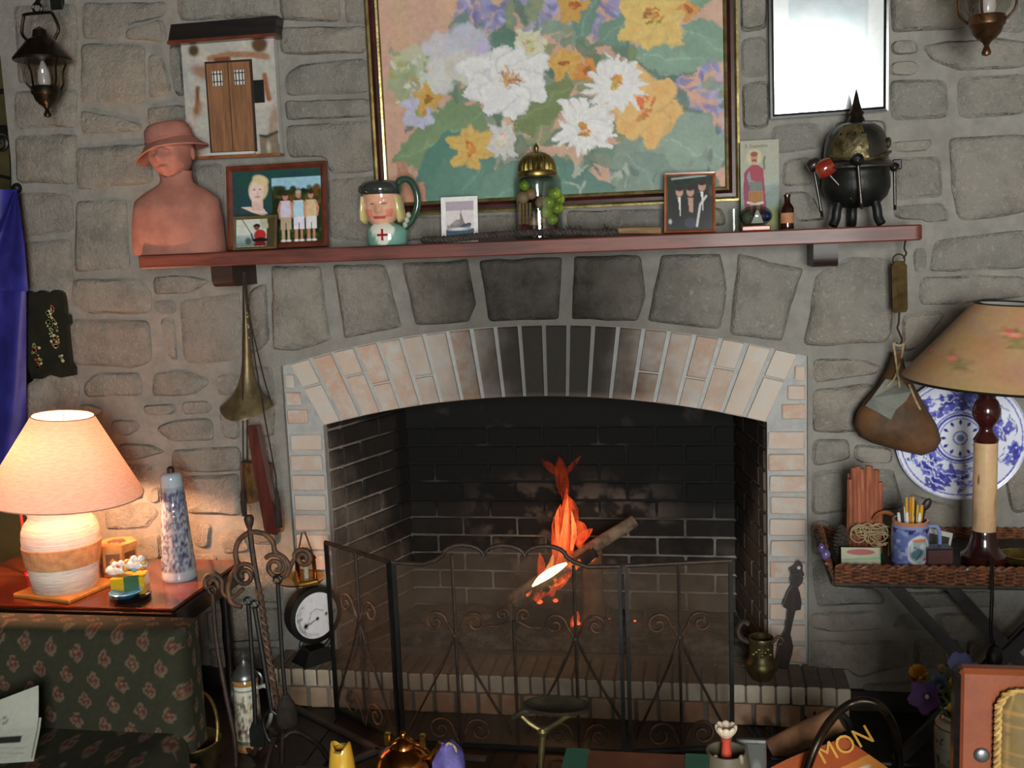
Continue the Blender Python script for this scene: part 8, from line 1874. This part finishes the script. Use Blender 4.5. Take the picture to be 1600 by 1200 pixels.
    mb = MB(); p = c0 + Vector((26 * u, 0, H + 26 * u)); q = thing('wooden_spoon', 'dark oval spoon standing in the tile patterned mug', 'spoon', c0 + Vector((.01, 0, .012))); mb.ball(p, (7 * u, 4 * u, 12 * u), 12, 8, Matrix.Rotation(.5, 3, 'Y')); mb.build('bowl', 'dark_wood', q, smooth=True); mb = MB(); mb.tube([p, c0 + Vector((.004, .004, .014))], .0035, 6); mb.build('handle', 'dark_wood', q, smooth=True)
    # brown box and cards behind
    c1 = Vector((PX(1466, -.36, TF), -.35, TF)); t = thing('brown_box', 'small dark brown box standing in the tray beside the mug', 'box', c1); pm('box_brown', s8(78, 40, 34), s8(62, 30, 26), scale=12, rough=.55); mb = MB(); mb.box(c1 + Vector((0, 0, .03)), (42 * u, .05, .058), Matrix.Rotation(.12, 3, 'Z'), .002); mb.build('carton', 'box_brown', t); mb = MB(); mb.box(c1 + Vector((0, 0, .0605)), (43 * u, .052, .004), Matrix.Rotation(.12, 3, 'Z'), .001); mb.build('lid', 'ebony_wood', t)
    c2 = Vector((PX(1462, -.27, TF), -.26, TF)); t = thing('leaning_card', 'cream card leaning behind the brown box in the tray', 'card', c2); M = frameM(c2, (.95, .1, -.25), (.3, .3, 1)); mb = MB(); mb.prism([(-.04, 0), (.04, 0), (.04, .085), (-.04, .085)], M, -.001, .001); mb.build('card', 'mat_white', t); mb = MB(); mb.prism([(-.032, .008), (.032, .008), (.032, .07), (-.032, .07)], M, .001, .0016); mb.build('dark_print', 'ebony_wood', t)
    c3 = Vector((PX(1590, -.33, TF), -.33, TF)); t = thing('brass_dish', 'small round brass dish in the tray at the lamp foot', 'dish', c3); mb = MB(); mb.lathe(c3, [(0, .001), (.03, 0), (.05, .02), (.055, .035), (.05, .035), (.03, .008), (0, .006)], 28, cap=False); mb.build('bowl', 'brass_old', t, smooth=50)
    mb = MB(); mb.torus(c3 + Vector((0, 0, .035)), .0525, .003, None, 28, 6); mb.build('rim', 'brass', t, smooth=True)
    # dark fir-cone cluster and glass bauble on the tray's end
    e = Vector((PX(1311, -.24, .7), -.30, TF)); t = thing('pine_cone', 'dark pine cone at the end of the tray beside the bark bundle', 'cone', e); rg = np.random.default_rng(8); pm('cone_dark', s8(70, 62, 48), s8(40, 36, 28), scale=30, rough=.9); mb = MB(); mb.lathe(e, [(0, .004), (.014, .006), (.018, .05), (.012, .1), (0, .115)], 14); mb.build('core', 'cone_dark', t); mb = MB()
    for k in range(60):
        a = k * 2.4; zz = .008 + .1 * k / 60; r = .019 * math.sin(PI * (.15 + .75 * k / 60)); p = e + Vector((r * math.cos(a), r * math.sin(a), zz)); mb.ball(p, (.008, .008, .004), 6, 4)
    mb.build('scales', 'cone_dark', t, smooth=True, kind='stuff')
    g = P(1290, 866, -.445); t = thing('glass_bauble', 'violet glass bauble hung on the outside of the tray end', 'bauble', g); pm('violet_glass', s8(104, 92, 140), s8(70, 60, 110), scale=20, rough=.12, coat=.6); mb = MB(); mb.ball(g, (.014, .014, .017), 14, 10); mb.ball(g + Vector((-.012, 0, .018)), (.010, .010, .016), 12, 8); mb.build('glass', 'violet_glass', t, smooth=True); mb = MB(); mb.tube([g + Vector((-.012, 0, .03)), g + Vector((-.004, .01, .05)), Vector((TX0 - .02, -.40, TZ1))], .0015, 5); mb.build('thread', 'cord_dark', t)
traythings()
# ================================================================== vase of silk flowers
def vase():
    b0 = Vector((PX(1500, -.74, .2), -.74, 0)); u = mscale(1490, -.74); H = P(1490, 1116, -.74).z
    W = 120; c = Canvas(W, 100, (0.80, 0.80, 0.70)); rg = np.random.default_rng(3)
    for y in (1.5, 8, 25): c.line([(0, y), (W, y)], 1.3, (.16, .30, .26))
    for k in range(4):
        x = 14 + 30 * k
        for _ in range(26): c.ell(x + rg.uniform(-8, 8), 45 + rg.uniform(-13, 13), rg.uniform(1, 3), rg.uniform(1, 2), [(.34, .42, .36), (.44, .52, .44), (.30, .36, .42)][rg.integers(3)], rg.uniform(0, 180), 1, .7)
    for k in range(3): 
        x = 8 + 40 * k; c.line([(x, 14), (x + 2, 20), (x + 4, 15), (x + 6, 20), (x + 8, 14)], 1.1, (.28, .34, .32)); c.ell(x + 12, 19, 2, 2, (.28, .34, .36)); c.ell(x + 12, 19, 1, 1, (.8, .8, .7)); c.ell(x + 17, 19.5, 2.2, 2, (.28, .34, .36)); c.ell(x + 17, 19.5, 1, 1, (.8, .8, .7)); c.line([(x + 24, 16), (x + 22, 18), (x + 22, 21), (x + 25, 22)], 1.0, (.3, .36, .36))
    t = thing('flower_vase', 'cream pottery vase with green bands and lettering beside the leather chair', 'vase', b0)
    R = 44 * u; pr = [(.72, 0), (.76, .02), (.82, .2), (.92, .45), (1.0, .7), (1.0, .85), (.96, .92), (.8, .97), (.72, 1.0)]
    d = [(float(np.interp(k, np.linspace(0, 1, len(pr)), [a for a, _ in pr])), float(np.interp(k, np.linspace(0, 1, len(pr)), [q for _, q in pr]))) for k in np.linspace(0, 1, 70)]
    mb = MB(); mb.lathe(b0, [(0, .003)] + [(a * R, q * H + .003) for a, q in d] + [(.66 * R, H), (.66 * R, H * .9), (0, H * .88)], 96, cap=False, colf=lambda a, v, zz: c.at(a, min(1, zz / H))); mb.build('body', 'glaze', t, smooth=50)
    vcmat('petal_silk', .7, bmp=.1); pm('stem_green', s8(88, 112, 58), s8(62, 84, 40), scale=20, rough=.7)
    root = b0 + Vector((0, 0, H * .92))
    def flower(lab, px, py, dy, r, col, ctr, n=5, open_=.7, tilt=(0, 0), nm='flower'):
        p = P(px, py, -.74 + dy); q = thing(nm, lab, 'flower', root + Vector(((p.x - root.x) * .2, dy * .2, 0)))
        mb = MB(); mb.tube(bez([root + Vector(((p.x - root.x) * .2, dy * .2, 0)), root.lerp(p, .5) + Vector(((p.x - root.x) * .12, 0, .01)), p], 10), .0028, 5); mb.build('stem', 'stem_green', q, smooth=True)
        Rm = Matrix.Rotation(tilt[0], 3, 'Y') @ Matrix.Rotation(tilt[1] + .5, 3, 'X'); rr = r * u
        for k in range(n):
            a = 2 * PI * k / n; mb = MB(); vs = []; fs = []; cols = []; NU, NV = 5, 6
            for j in range(NV + 1):
                for i in range(NU + 1):
                    v = j / NV; w = (i / NU - .5) * 2; wid = .55 * rr * math.sin(PI * min(1, .12 + .80 * v)) ; rad = rr * (.12 + open_ * v ** 1.3); zz = rr * (1.15 - .4 * open_) * v - .12 * rr * w * w * -1
                    loc = Vector((rad * math.cos(a) - w * wid * math.sin(a), rad * math.sin(a) + w * wid * math.cos(a), zz)); vs.append(p + Rm @ loc); cols.append(s8(*col))
            for j in range(NV):
                for i in range(NU): z_ = j * (NU + 1) + i; fs.append((z_, z_ + 1, z_ + NU + 2, z_ + NU + 1))
            mb.add(vs, fs, cols); mb.build('petal', 'petal_silk', q, smooth=True)
        mb = MB(); mb.cur = s8(*ctr); mb.ball(p + Rm @ Vector((0, 0, rr * .25)), rr * .16, 8, 6); mb.build('centre', 'petal_silk', q, smooth=True)
    flower('orange crocus leaning out of the vase over the purple bloom', 1440, 1062, -.02, 26, (206, 150, 48), (216, 170, 60), 5, .42, (-.45, 0), 'crocus')
    flower('large deep purple iris drooping from the vase', 1450, 1088, -.05, 27, (112, 82, 140), (226, 220, 200), 5, .95, (-1.0, .5), 'iris')
    flower('small lilac bud hanging below the purple iris', 1455, 1096, -.05, 14, (132, 116, 160), (200, 190, 200), 4, .5, (-2.2, .2), 'iris')
    flower('large pale blue crocus in front of the folding stand', 1497, 1046, -.06, 26, (122, 130, 190), (200, 190, 150), 6, .75, (.1, .3), 'crocus')
    flower('orange crocus tucked behind the leather chair corner', 1516, 1050, -.03, 16, (216, 160, 50), (216, 170, 60), 5, .5, (.5, 0), 'crocus')
    flower('light blue crocus in the middle of the vase', 1466, 1074, .0, 22, (118, 140, 172), (180, 180, 120), 5, .45, (-.1, 0), 'crocus')
    flower('small cream yellow bud in the middle of the vase', 1470, 1050, .02, 13, (196, 180, 96), (190, 170, 80), 4, .35, (0, 0), 'crocus')
    flower('yellow crocus with pinkish base against the leather chair', 1490, 1080, -.04, 24, (204, 166, 74), (200, 130, 90), 5, .4, (.15, 0), 'crocus')
    flower('golden crocus low in the vase mouth', 1488, 1112, -.055, 16, (206, 156, 36), (190, 130, 30), 5, .5, (0, .2), 'crocus')
    for k, (px, py) in enumerate(((1462, 1085), (1476, 1070), (1484, 1092), (1470, 1098), (1478, 1055), (1455, 1112), (1440, 1120), (1492, 1060))):
        p = P(px, py, -.74 + .02 * (k % 3 - 1)); mb = MB(); m_ = root.lerp(p, .5); w = .006; a = root + Vector(((p.x - root.x) * .15, 0, -.01)); ln = bez([a, m_ + Vector((0, 0, .02)), p], 10); vs = []; fs = []
        for i, q in enumerate(ln): ww = w * math.sin(PI * (.1 + .88 * i / (len(ln) - 1))); vs += [q + Vector((-ww, 0, 0)), q + Vector((0, .002, 0)), q + Vector((ww, 0, 0))]
        for i in range(len(ln) - 1): fs += [(3 * i, 3 * i + 1, 3 * i + 4, 3 * i + 3), (3 * i + 1, 3 * i + 2, 3 * i + 5, 3 * i + 4)]
        mb.add(vs, fs); mb.build('leaf', 'stem_green', t, smooth=True)
vase()
# ================================================================== leather chair
def chair():
    y = -1.70; x0 = P(1499, 1100, y).x; zt = P(1520, 1047, y).z; w = .56; t = thing('leather_chair', 'tan leather chair with plaid back cushion edged in rope', 'chair', (x0 + w / 2, y - .2, 0))
    pm('leather_tan', s8(128, 64, 34), s8(106, 50, 26), scale=7, rough=.38, coat=.2, bmp=.12, bscale=90)
    def slab(nm, xa, xb, za, zb, ya, yb, mat): mb = MB(); mb.box(((xa + xb) / 2, (ya + yb) / 2, (za + zb) / 2), (xb - xa, yb - ya, zb - za), bev=.008); return mb.build(nm, mat, t)
    slab('backrest', x0, x0 + w, .40, zt, y, y + .035, 'leather_tan')
    slab('back_edge', x0 - .006, x0 + .010, .36, zt - .004, y + .003, y + .045, 'ebony_wood')
    slab('seat', x0, x0 + w, .36, .42, y - .46, y + .03, 'leather_tan')
    for xa in (x0 + .01, x0 + w - .05):
        for ya in (y - .44, y - .0): slab('leg', xa, xa + .04, 0, .37, ya, ya + .04, 'ebony_wood')
    W, H = 90, 110; c = Canvas(W, H, (0.47, 0.39, 0.25))
    for k in range(0, W, 7): c.line([(k, 0), (k, H)], 1.0, (0.46, 0.40, 0.30), .75); c.line([(k + 3, 0), (k + 3, H)], .7, (.70, .58, .36), .5)
    for k in range(0, H, 7): c.line([(0, k), (W, k + 1)], 1.0, (0.44, 0.38, 0.28), .75); c.line([(0, k + 3), (W, k + 4)], .7, (.70, .52, .30), .5)
    c.grain(3, .06)
    cx0, cx1, cz0, cz1 = x0 + .062, x0 + w - .062, .43, zt - .030; NU, NV = 90, 110; vs = []; cols = []; fs = []
    for j in range(NV + 1):
        for i in range(NU + 1):
            u, v = i / NU, j / NV; e = min(u, 1 - u, v, (1 - v)); b = .04 * min(1, (e * 7)) ** .5
            rr = .03; x = cx0 + (cx1 - cx0) * u; z = cz0 + (cz1 - cz0) * v
            if v > .9 and u < .08: x += .02 * ((v - .9) / .1) * (1 - u / .08)
            vs.append((x, y - b - .003 * math.sin(u * 21 + v * 9) * min(1, e * 10), z)); cols.append(c.at(u, v))
    for j in range(NV):
        for i in range(NU): a = j * (NU + 1) + i; fs.append((a, a + 1, a + NU + 2, a + NU + 1))
    mb = MB(); mb.add(vs, fs, cols); cu = mb.build('cushion', 'fabric_print', t, smooth=True); cu['label'] = 'ochre plaid cushion panel'
    pm('rope_gold', s8(186, 152, 88), s8(140, 108, 56), scale=50, rough=.8)
    path = [(cx0, cz0), (cx0, cz1 - .03), (cx0 + .012, cz1 - .008), (cx0 + .03, cz1), (cx1 - .03, cz1), (cx1, cz1 - .03), (cx1, cz0)]; ln = []
    for (xa, za), (xb, zb) in zip(path[:-1], path[1:]):
        k = max(1, int(math.hypot(xb - xa, zb - za) / .003)); ln += [Vector((xa + (xb - xa) * i / k, y - .012, za + (zb - za) * i / k)) for i in range(k)]
    mb = MB()
    for q in range(2): mb.tube([p + Vector((.0035 * math.cos(i * .75 + q * PI), .0035 * math.sin(i * .75 + q * PI), 0)) for i, p in enumerate(ln)], .0042, 5)
    mb.build('rope_edging', 'rope_gold', cu, smooth=True)
    p = P(1534, 1180, y - .002); mb = MB(); mb.ball(p, (.014, .006, .014), 14, 8); mb.build('stud', 'pewter', t, smooth=True)
chair()
# ================================================================== low table and what stands on it
CZ = 0.37
def coffee():
    x0, x1, y0, y1 = -.46, .70, -2.0, -1.26; t = thing('coffee_table', 'low dark wooden coffee table in front of the fire screen', 'table', ((x0 + x1) / 2, (y0 + y1) / 2, 0))
    mb = MB(); mb.box(((x0 + x1) / 2, (y0 + y1) / 2, CZ - .015), (x1 - x0, y1 - y0, .03), bev=.005); mb.build('top', 'dark_wood', t)
    for x in (x0 + .05, x1 - .05):
        for y in (y0 + .05, y1 - .05): mb = MB(); mb.box((x, y, (CZ - .03) / 2), (.05, .05, CZ - .03), bev=.005); mb.build('leg', 'dark_wood', t)
    Y = -1.42
    # kettle
    b0 = Vector((PX(636, Y, CZ), Y, CZ)); u = mscale(640, Y); H = P(636, 1145, Y).z - CZ; t = thing('brass_kettle', 'shiny copper and brass kettle with thin spout on the coffee table', 'kettle', b0); zz = lambda py: P(636, py, Y).z - CZ
    mb = MB(); mb.lathe(b0, [(0, .001), (.045, 0), (.062, .012), (.070, .035), (46 * u, zz(1190)), (42 * u, zz(1180)), (32 * u, zz(1172)), (20 * u, zz(1166)), (18 * u, zz(1164))], 40); mb.build('body', 'copper_brass', t, smooth=50)
    mb = MB(); mb.lathe(b0, [(20 * u, zz(1167)), (18 * u, zz(1160)), (11 * u, zz(1155)), (5 * u, zz(1152)), (6 * u, zz(1147)), (3 * u, zz(1143)), (0, zz(1142))], 28); mb.build('lid', 'copper_brass', t, smooth=50)
    mb = MB(); mb.tube(bez([b0 + Vector((x * u, 0, zz(py))) for x, py in ((38, 1186), (46, 1180), (56, 1168), (62, 1158))], 10), .0065, 8); mb.build('spout', 'brass', t, smooth=True)
    for x in (-26, 33):
        mb = MB(); mb.box(b0 + Vector((x * u, 0, zz(1156))), (11 * u, .016, 22 * u), bev=.003); mb.build('handle_lug', 'brass', t)
    # yellow ceramic clip-like vase
    b0 = Vector((PX(538, Y, CZ), Y, CZ)); zz = lambda py: P(538, py, Y).z - CZ; t = thing('yellow_pot', 'yellow glazed pot with a notched mouth on the coffee table', 'pot', b0); vs = []; fs = []; N = 36; cols = []
    pr = [(.0, .001), (.030, .001), (26 * u, .02), (21 * u, zz(1190)), (17.5 * u, zz(1166)), (16 * u, zz(1160)), (13 * u, zz(1160)), (14 * u, zz(1175)), (.012, .03), (0, .03)]
    for k, (r, z) in enumerate(pr):
        for j in range(N):
            a = 2 * PI * j / N; dz = 0
            if 4 <= k <= 6: dz = -12 * u * max(0, abs(math.sin(a)) ** 3) * (1 if k > 4 else .7)
            vs.append(b0 + Vector((r * math.cos(a), r * math.sin(a), z + dz))); n_ = mnoise.noise((math.cos(a) * 2, math.sin(a) * 2, z * 30)); cols.append(s8(196 + int(10 * n_), 150 + int(40 * n_), 52 + int(30 * n_)))
    for k in range(len(pr) - 1):
        for j in range(N): fs.append((k * N + j, k * N + (j + 1) % N, (k + 1) * N + (j + 1) % N, (k + 1) * N + j))
    mb = MB(); mb.add(vs, fs, cols); mb.build('body', 'glaze', t, smooth=60); mb = MB(); mb.cur = s8(120, 100, 40); mb.torus(b0 + Vector((0, 0, zz(1166) - .006)), 15 * u, .003, None, 24, 6); mb.build('mouth_rim', 'glaze', t, smooth=True)
    # purple crumpled bag
    b0 = Vector((PX(706, Y, CZ), Y, CZ)); zz = lambda py: P(706, py, Y).z - CZ; t = thing('purple_pouch', 'small crumpled purple cloth pouch beside the kettle', 'pouch', b0); pm('purple_cloth', s8(92, 82, 148), s8(60, 52, 108), scale=30, rough=.7)
    mb = MB(); mb.loft([(b0.x, b0.y, CZ + z, r, r * .8) for r, z in ((.03, .001), (.038, .02), (.036, .05), (24 * u, zz(1190)), (21 * u, zz(1176)), (14 * u, zz(1166)), (9 * u, zz(1160)))], 28, disp=lambda p, w, i: Vector((math.cos(w), math.sin(w), .3)) * (.012 * mnoise.noise((math.cos(w) * 3, math.sin(w) * 3, i * .6)))); mb.build('cloth', 'purple_cloth', t, smooth=70)
    mb = MB(); mb.tube(bez([b0 + Vector((x * u, -.01, zz(py))) for x, py in ((-6, 1166), (2, 1158), (12, 1164), (14, 1176))], 10), .003, 6); mb.build('drawstring', 'rope_tan', t, smooth=True)
    # brass stand with dark oval tray
    Y2 = -1.36; b0 = Vector((PX(842, Y2, CZ), Y2, CZ)); c = lambda px, py: P(px, py, Y2); t = thing('brass_stand', 'brass pillar stand with forked top holding a dark oval tray', 'stand', b0)
    v = mscale(842, Y2); mb = MB(); mb.tube([b0 + Vector((0, 0, .004)), c(848, 1145)], .008, 10); mb.build('pillar', 'dull_brass', t, smooth=True); mb = MB(); mb.lathe(b0, [(0, 0), (.05, 0), (.05, .008), (.02, .016), (0, .02)], 28); mb.build('foot', 'dull_brass', t, smooth=40)
    mb = MB(); mb.tube(bez([c(815, 1118), c(828, 1130), c(848, 1140), c(866, 1132), c(884, 1120), c(900, 1114)], 22), .0075, 8, flat=.8); mb.build('fork', 'dull_brass', t, smooth=True); mb = MB(); mb.lathe(c(848, 1150), [(.008, 0), (.014, .012), (.010, .02)], 14); mb.build('collar', 'dull_brass', t, smooth=True)
    mb = MB(); tc = c(870, 1103); pm('tray_dark', s8(64, 60, 46), s8(40, 38, 30), scale=14, rough=.3, metal=.4); mb.loft([(tc.x, tc.y, tc.z - .010, .050, .030), (tc.x, tc.y, tc.z - .006, .072, .042), (tc.x, tc.y, tc.z + .004, .077, .046), (tc.x, tc.y, tc.z + .004, .070, .040), (tc.x, tc.y, tc.z - .003, .055, .032)], 40); mb.build('oval_tray', 'tray_dark', t, smooth=50)
    mb = MB(); mb.tube([c(800, 1122), c(818, 1112), c(845, 1108)], [.005, .009, .006], 8); mb.build('lever', 'tray_dark', t, smooth=True)
    # stacked books
    Y3 = -1.40; zb = P(1000, 1175, Y3).z; xl, xr = PX(886, Y3, zb), PX(1108, Y3, zb)
    pm('book_brown', s8(104, 56, 32), s8(80, 40, 22), scale=10, rough=.6); pm('book_green', s8(50, 100, 76), s8(40, 84, 64), scale=10, rough=.6); pm('pages', s8(196, 184, 156), s8(176, 164, 136), scale=60, rough=.9, stretch=(1, 1, 30))
    hgt = zb - CZ
    def book(lab, z0, z1, xa, xb, ya, yb, cov, edge=None):
        t = thing('book', lab, 'book', ((xa + xb) / 2, (ya + yb) / 2, z0)); th = .004
        mb = MB(); mb.box(((xa + xb) / 2, (ya + yb) / 2, (z0 + z1) / 2), (xb - xa - .01, yb - ya - .01, z1 - z0 - 2 * th)); mb.build('pages', 'pages', t)
        for z in (z0 + th / 2, z1 - th / 2): mb = MB(); mb.box(((xa + xb) / 2, (ya + yb) / 2, z), (xb - xa, yb - ya, th), bev=.001); mb.build('cover', cov, t)
        mb = MB(); mb.box(((xa + xb) / 2, yb - th / 2, (z0 + z1) / 2), (xb - xa, th, z1 - z0), bev=.001); mb.build('spine', cov, t)
        if edge:
            for x in (xa + .025, xb - .025): mb = MB(); mb.box((x, (ya + yb) / 2, z1 + .0008), (.052, yb - ya + .001, .002)); mb.build('cloth_band', edge, t)
    book('thick brown book lying under the green banded book', CZ, CZ + hgt * .55, xl + .01, xr - .02, Y3 - .22, Y3 - .01, 'book_brown')
    book('brown book with green cloth bands lying on top of the stack', CZ + hgt * .55, zb, xl, xr, Y3 - .21, Y3, 'book_brown', 'book_green')
    # lotus candle holder and small framed picture
    b0 = Vector((PX(1132, -1.38, CZ), -1.36, CZ)); b0.x = PX(1136, -1.36, CZ); zz = lambda py: P(1132, py, -1.36).z - CZ; u = mscale(1132, -1.36); t = thing('lotus_candle_holder', 'pottery candle holder with pale lotus cup and red stem on the coffee table', 'candle holder', b0); vcmat('pottery', .45, bmp=.1)
    mb = MB(); mb.cur = s8(96, 88, 72); mb.lathe(b0, [(0, .001), (.05, 0), (.062, .03), (34 * u, zz(1172)), (31 * u, zz(1172)), (.04, .03), (0, .02)], 32, cap=False); mb.build('dish', 'pottery', t, smooth=50)
    mb = MB(); mb.cur = s8(186, 70, 52); mb.lathe(b0, [(.016, .02), (9 * u, zz(1176)), (7 * u, zz(1160)), (10 * u, zz(1152))], 20); mb.build('stem', 'pottery', t, smooth=50)
    for k in range(8):
        a = k * PI / 4; mb = MB(); mb.cur = s8(206, 186, 162); p = b0 + Vector((13 * u * math.cos(a), 13 * u * math.sin(a), zz(1140))); mb.ball(p, (5 * u, 8 * u, 10 * u), 8, 7, Matrix.Rotation(a, 3, 'Z') @ Matrix.Rotation(.45, 3, 'Y')); mb.build('petal', 'pottery', t, smooth=True)
    mb = MB(); mb.cur = s8(190, 168, 140); mb.lathe(b0, [(4 * u, zz(1154)), (12 * u, zz(1148)), (14 * u, zz(1140))], 20); mb.build('cup', 'pottery', t, smooth=50)
    for k, (x, py, col) in enumerate(((-18, 1178, (120, 108, 84)), (-8, 1184, (150, 130, 110)), (14, 1182, (110, 100, 80)), (24, 1176, (126, 116, 96)))): mb = MB(); mb.cur = s8(*col); mb.ball(b0 + Vector((x * u, -.03, zz(py))), (5 * u, 4 * u, 10 * u), 8, 6); mb.build('leaf', 'pottery', t, smooth=True)
    cv = Canvas(30, 34, (.16, .16, .13)); cv.ell(20, 16, 5, 6, (.36, .38, .34), 0, 3, .7); cv.ell(10, 24, 6, 5, (.24, .26, .22), 0, 3, .7)
    xa, xb = PX(1152, -1.30, CZ), PX(1198, -1.30, CZ); zt = P(1175, 1157, -1.30).z; M = frameM((xa, -1.31, CZ + .001), (1, 0, 0), (0, .1, 1)); w, h = xb - xa, zt - CZ; t = thing('small_picture', 'little dark picture with an added glint strip on top behind the lotus holder', 'picture', ((xa + xb) / 2, -1.31, CZ))
    mb = MB(); mb.prism([(0, 0), (w, 0), (w, h), (0, h)], M, -.012, 0); mb.build('frame', 'iron_brown', t); mb = MB(); picture(mb, cv, M @ Matrix.Translation((.004, .004, 0)), w - .008, h - .014, .001); mb.build('print', 'print_gloss', t); mb = MB(); mb.prism([(.002, h - .007), (w - .002, h - .007), (w - .002, h - .001), (.002, h - .001)], M, 0, .0015); mb.build('glint_strip', 'pewter', t)  # pewter strip added in place of a glint along the top edge
coffee()
# ================================================================== basket with magazines and firewood
def basket():
    Y = -1.08; cx = PX(1330, Y, .3); t = thing('log_basket', 'black iron basket with tall hoop handle beside the coffee table', 'basket', (cx, Y, 0)); u = mscale(1330, Y)
    hw = .165; yd = .11
    for z in (.012, .10, .20, .29):
        mb = MB(); f = 1 + .12 * z / .29; mb.tube([(cx - hw * f, Y - yd * f, z), (cx + hw * f, Y - yd * f, z), (cx + hw * f, Y + yd * f, z), (cx - hw * f, Y + yd * f, z), (cx - hw * f, Y - yd * f, z)], .006, 6); mb.build('hoop', 'iron_black', t)
    for k in range(9):
        for sy in (-1, 1): x = cx - hw + 2 * hw * k / 8; mb = MB(); mb.tube([(x, Y + sy * yd, .012), (cx + (x - cx) * 1.12, Y + sy * yd * 1.12, .29)], .0045, 5); mb.build('slat_bar', 'iron_black', t)
    mb = MB(); mb.box((cx, Y, .010), (2 * hw, 2 * yd, .012)); mb.build('bottom', 'iron_black', t)
    mb = MB(); mb.tube(bez([P(1256, 1215, Y - .08), P(1275, 1165, Y - .07), P(1298, 1126, Y - .03), P(1325, 1102, Y), P(1350, 1095, Y), P(1376, 1104, Y), P(1396, 1135, Y + .02), P(1404, 1175, Y + .04), P(1405, 1215, Y + .05)], 40), .0105, 10); mb.build('hoop_handle', 'bronze_dark', t, smooth=True)
    # magazine
    o = P(1196, 1204, Y - .06); a = P(1318, 1149, Y + .02); b2 = P(1400, 1206, Y - .02)
    m = thing('magazine', 'orange magazine with yellow letters lying on top of the basket', 'magazine', (cx, Y, .30)); ux = (a - o); uy = (b2 - a)
    W, H = 80, 60; c = Canvas(W, H, (0.60, 0.29, 0.16)); rg = np.random.default_rng(3)
    for _ in range(30): c.ell(rg.uniform(0, W), rg.uniform(0, H), rg.uniform(4, 12), rg.uniform(3, 8), (0.60 + rg.uniform(-.05, .05), .28 + rg.uniform(-.05, .06), .15), 0, 5, .5)
    c.poly([(40, 34), (80, 30), (80, 60), (30, 60)], (.76, .50, .22), .8); c.ell(60, 44, 10, 3, (.74, .72, .66), -8, 2); c.ell(54, 48, 6, 2.6, (.64, .62, .58), 0, 2)
    vs = []; cols = []; fs = []; NU, NV = 80, 60
    for j in range(NV + 1):
        for i in range(NU + 1): q = i / NU; v = j / NV; vs.append(o + ux * q * 1.0 + uy * v * .95 + Vector((0, 0, .004 * math.sin(q * 5)))); cols.append(c.at(q, 1 - v))
    n0 = len(vs)
    for j in range(NV):
        for i in range(NU): k = j * (NU + 1) + i; fs.append((k, k + 1, k + NU + 2, k + NU + 1))
    vs += [v - Vector((0, 0, .008)) for v in vs]; cols += cols[:n0]; fs += [tuple(i + n0 for i in f[::-1]) for f in list(fs)]
    mb = MB(); mb.add(vs, fs, cols); mb.build('cover', 'print_gloss', m, smooth=True)
    pm('ink_yellow', s8(206, 150, 60), scale=10, rough=.5, bmp=0)
    exu = ux.normalized(); n = exu.cross(uy).normalized(); n = n if n.z > 0 else -n; upv = n.cross(exu)
    M = frameM(o + ux * .50 + uy * .34 + n * .006, exu, upv); text_part('MON', .062, M, 'ink_yellow', 'title', m, .0006)
    f = thing('firewood_log', 'brown firewood log leaning out of the iron basket', 'log', P(1225, 1170, Y + .10)); mb = MB(); a, b2 = P(1206, 1172, Y + .16), P(1312, 1122, Y + .16); mb.tube([a, a.lerp(b2, .5), b2], [.03, .033, .034], 14); mb.build('bark', 'log_split', f, smooth=40); e = MB(); e.tube([b2, b2 + (b2 - a).normalized() * .004], .030, 14); e.build('cut_end', 'log_char', f)
    k = thing('black_kettle_pot', 'round black iron pot with ring handle behind the iron basket', 'pot', (PX(1312, Y + .35, .12), Y + .35, 0)); pc = Vector((PX(1300, Y + .35, .12), Y + .35, 0)); hz = P(1300, 1106, Y + .35).z
    mb = MB(); mb.lathe(pc, [(0, .002), (.06, 0), (.085, .05), (.09, .10), (.08, hz * .62), (.055, hz * .78), (.03, hz * .86), (0, hz * .88)], 32); mb.build('body', 'iron_black', k, smooth=50); mb = MB(); mb.torus(pc + Vector((0, -.02, hz * .86)), .042, .011, VERT, 22, 8); mb.build('ring_handle', 'iron_black', k, smooth=True)
    tw = thing('kindling', 'dark kindling sticks and bark before the hearth end', 'kindling', PZ(1225, 1165, 0)); rg = np.random.default_rng(6)
    for px, py, tx, ty in ((1256, 1165, 1258, 1120), (1270, 1165, 1273, 1113)): q = PZ(px, py, 0.004); mb = MB(); mb.tube([q, q + Vector((.006, 0, .10 if px < 1262 else .115))], .004, 6); mb.build('stick', 'iron_black', tw)
    for _ in range(9): q = PZ(1205 + rg.uniform(-14, 22), 1158 + rg.uniform(0, 12), .01); mb = MB(); mb.tube([q, q + Vector((rg.uniform(-.05, .05), rg.uniform(-.04, .04), rg.uniform(.02, .06)))], [.011, .006], 6); mb.build('stick', 'log_char', tw)
basket()
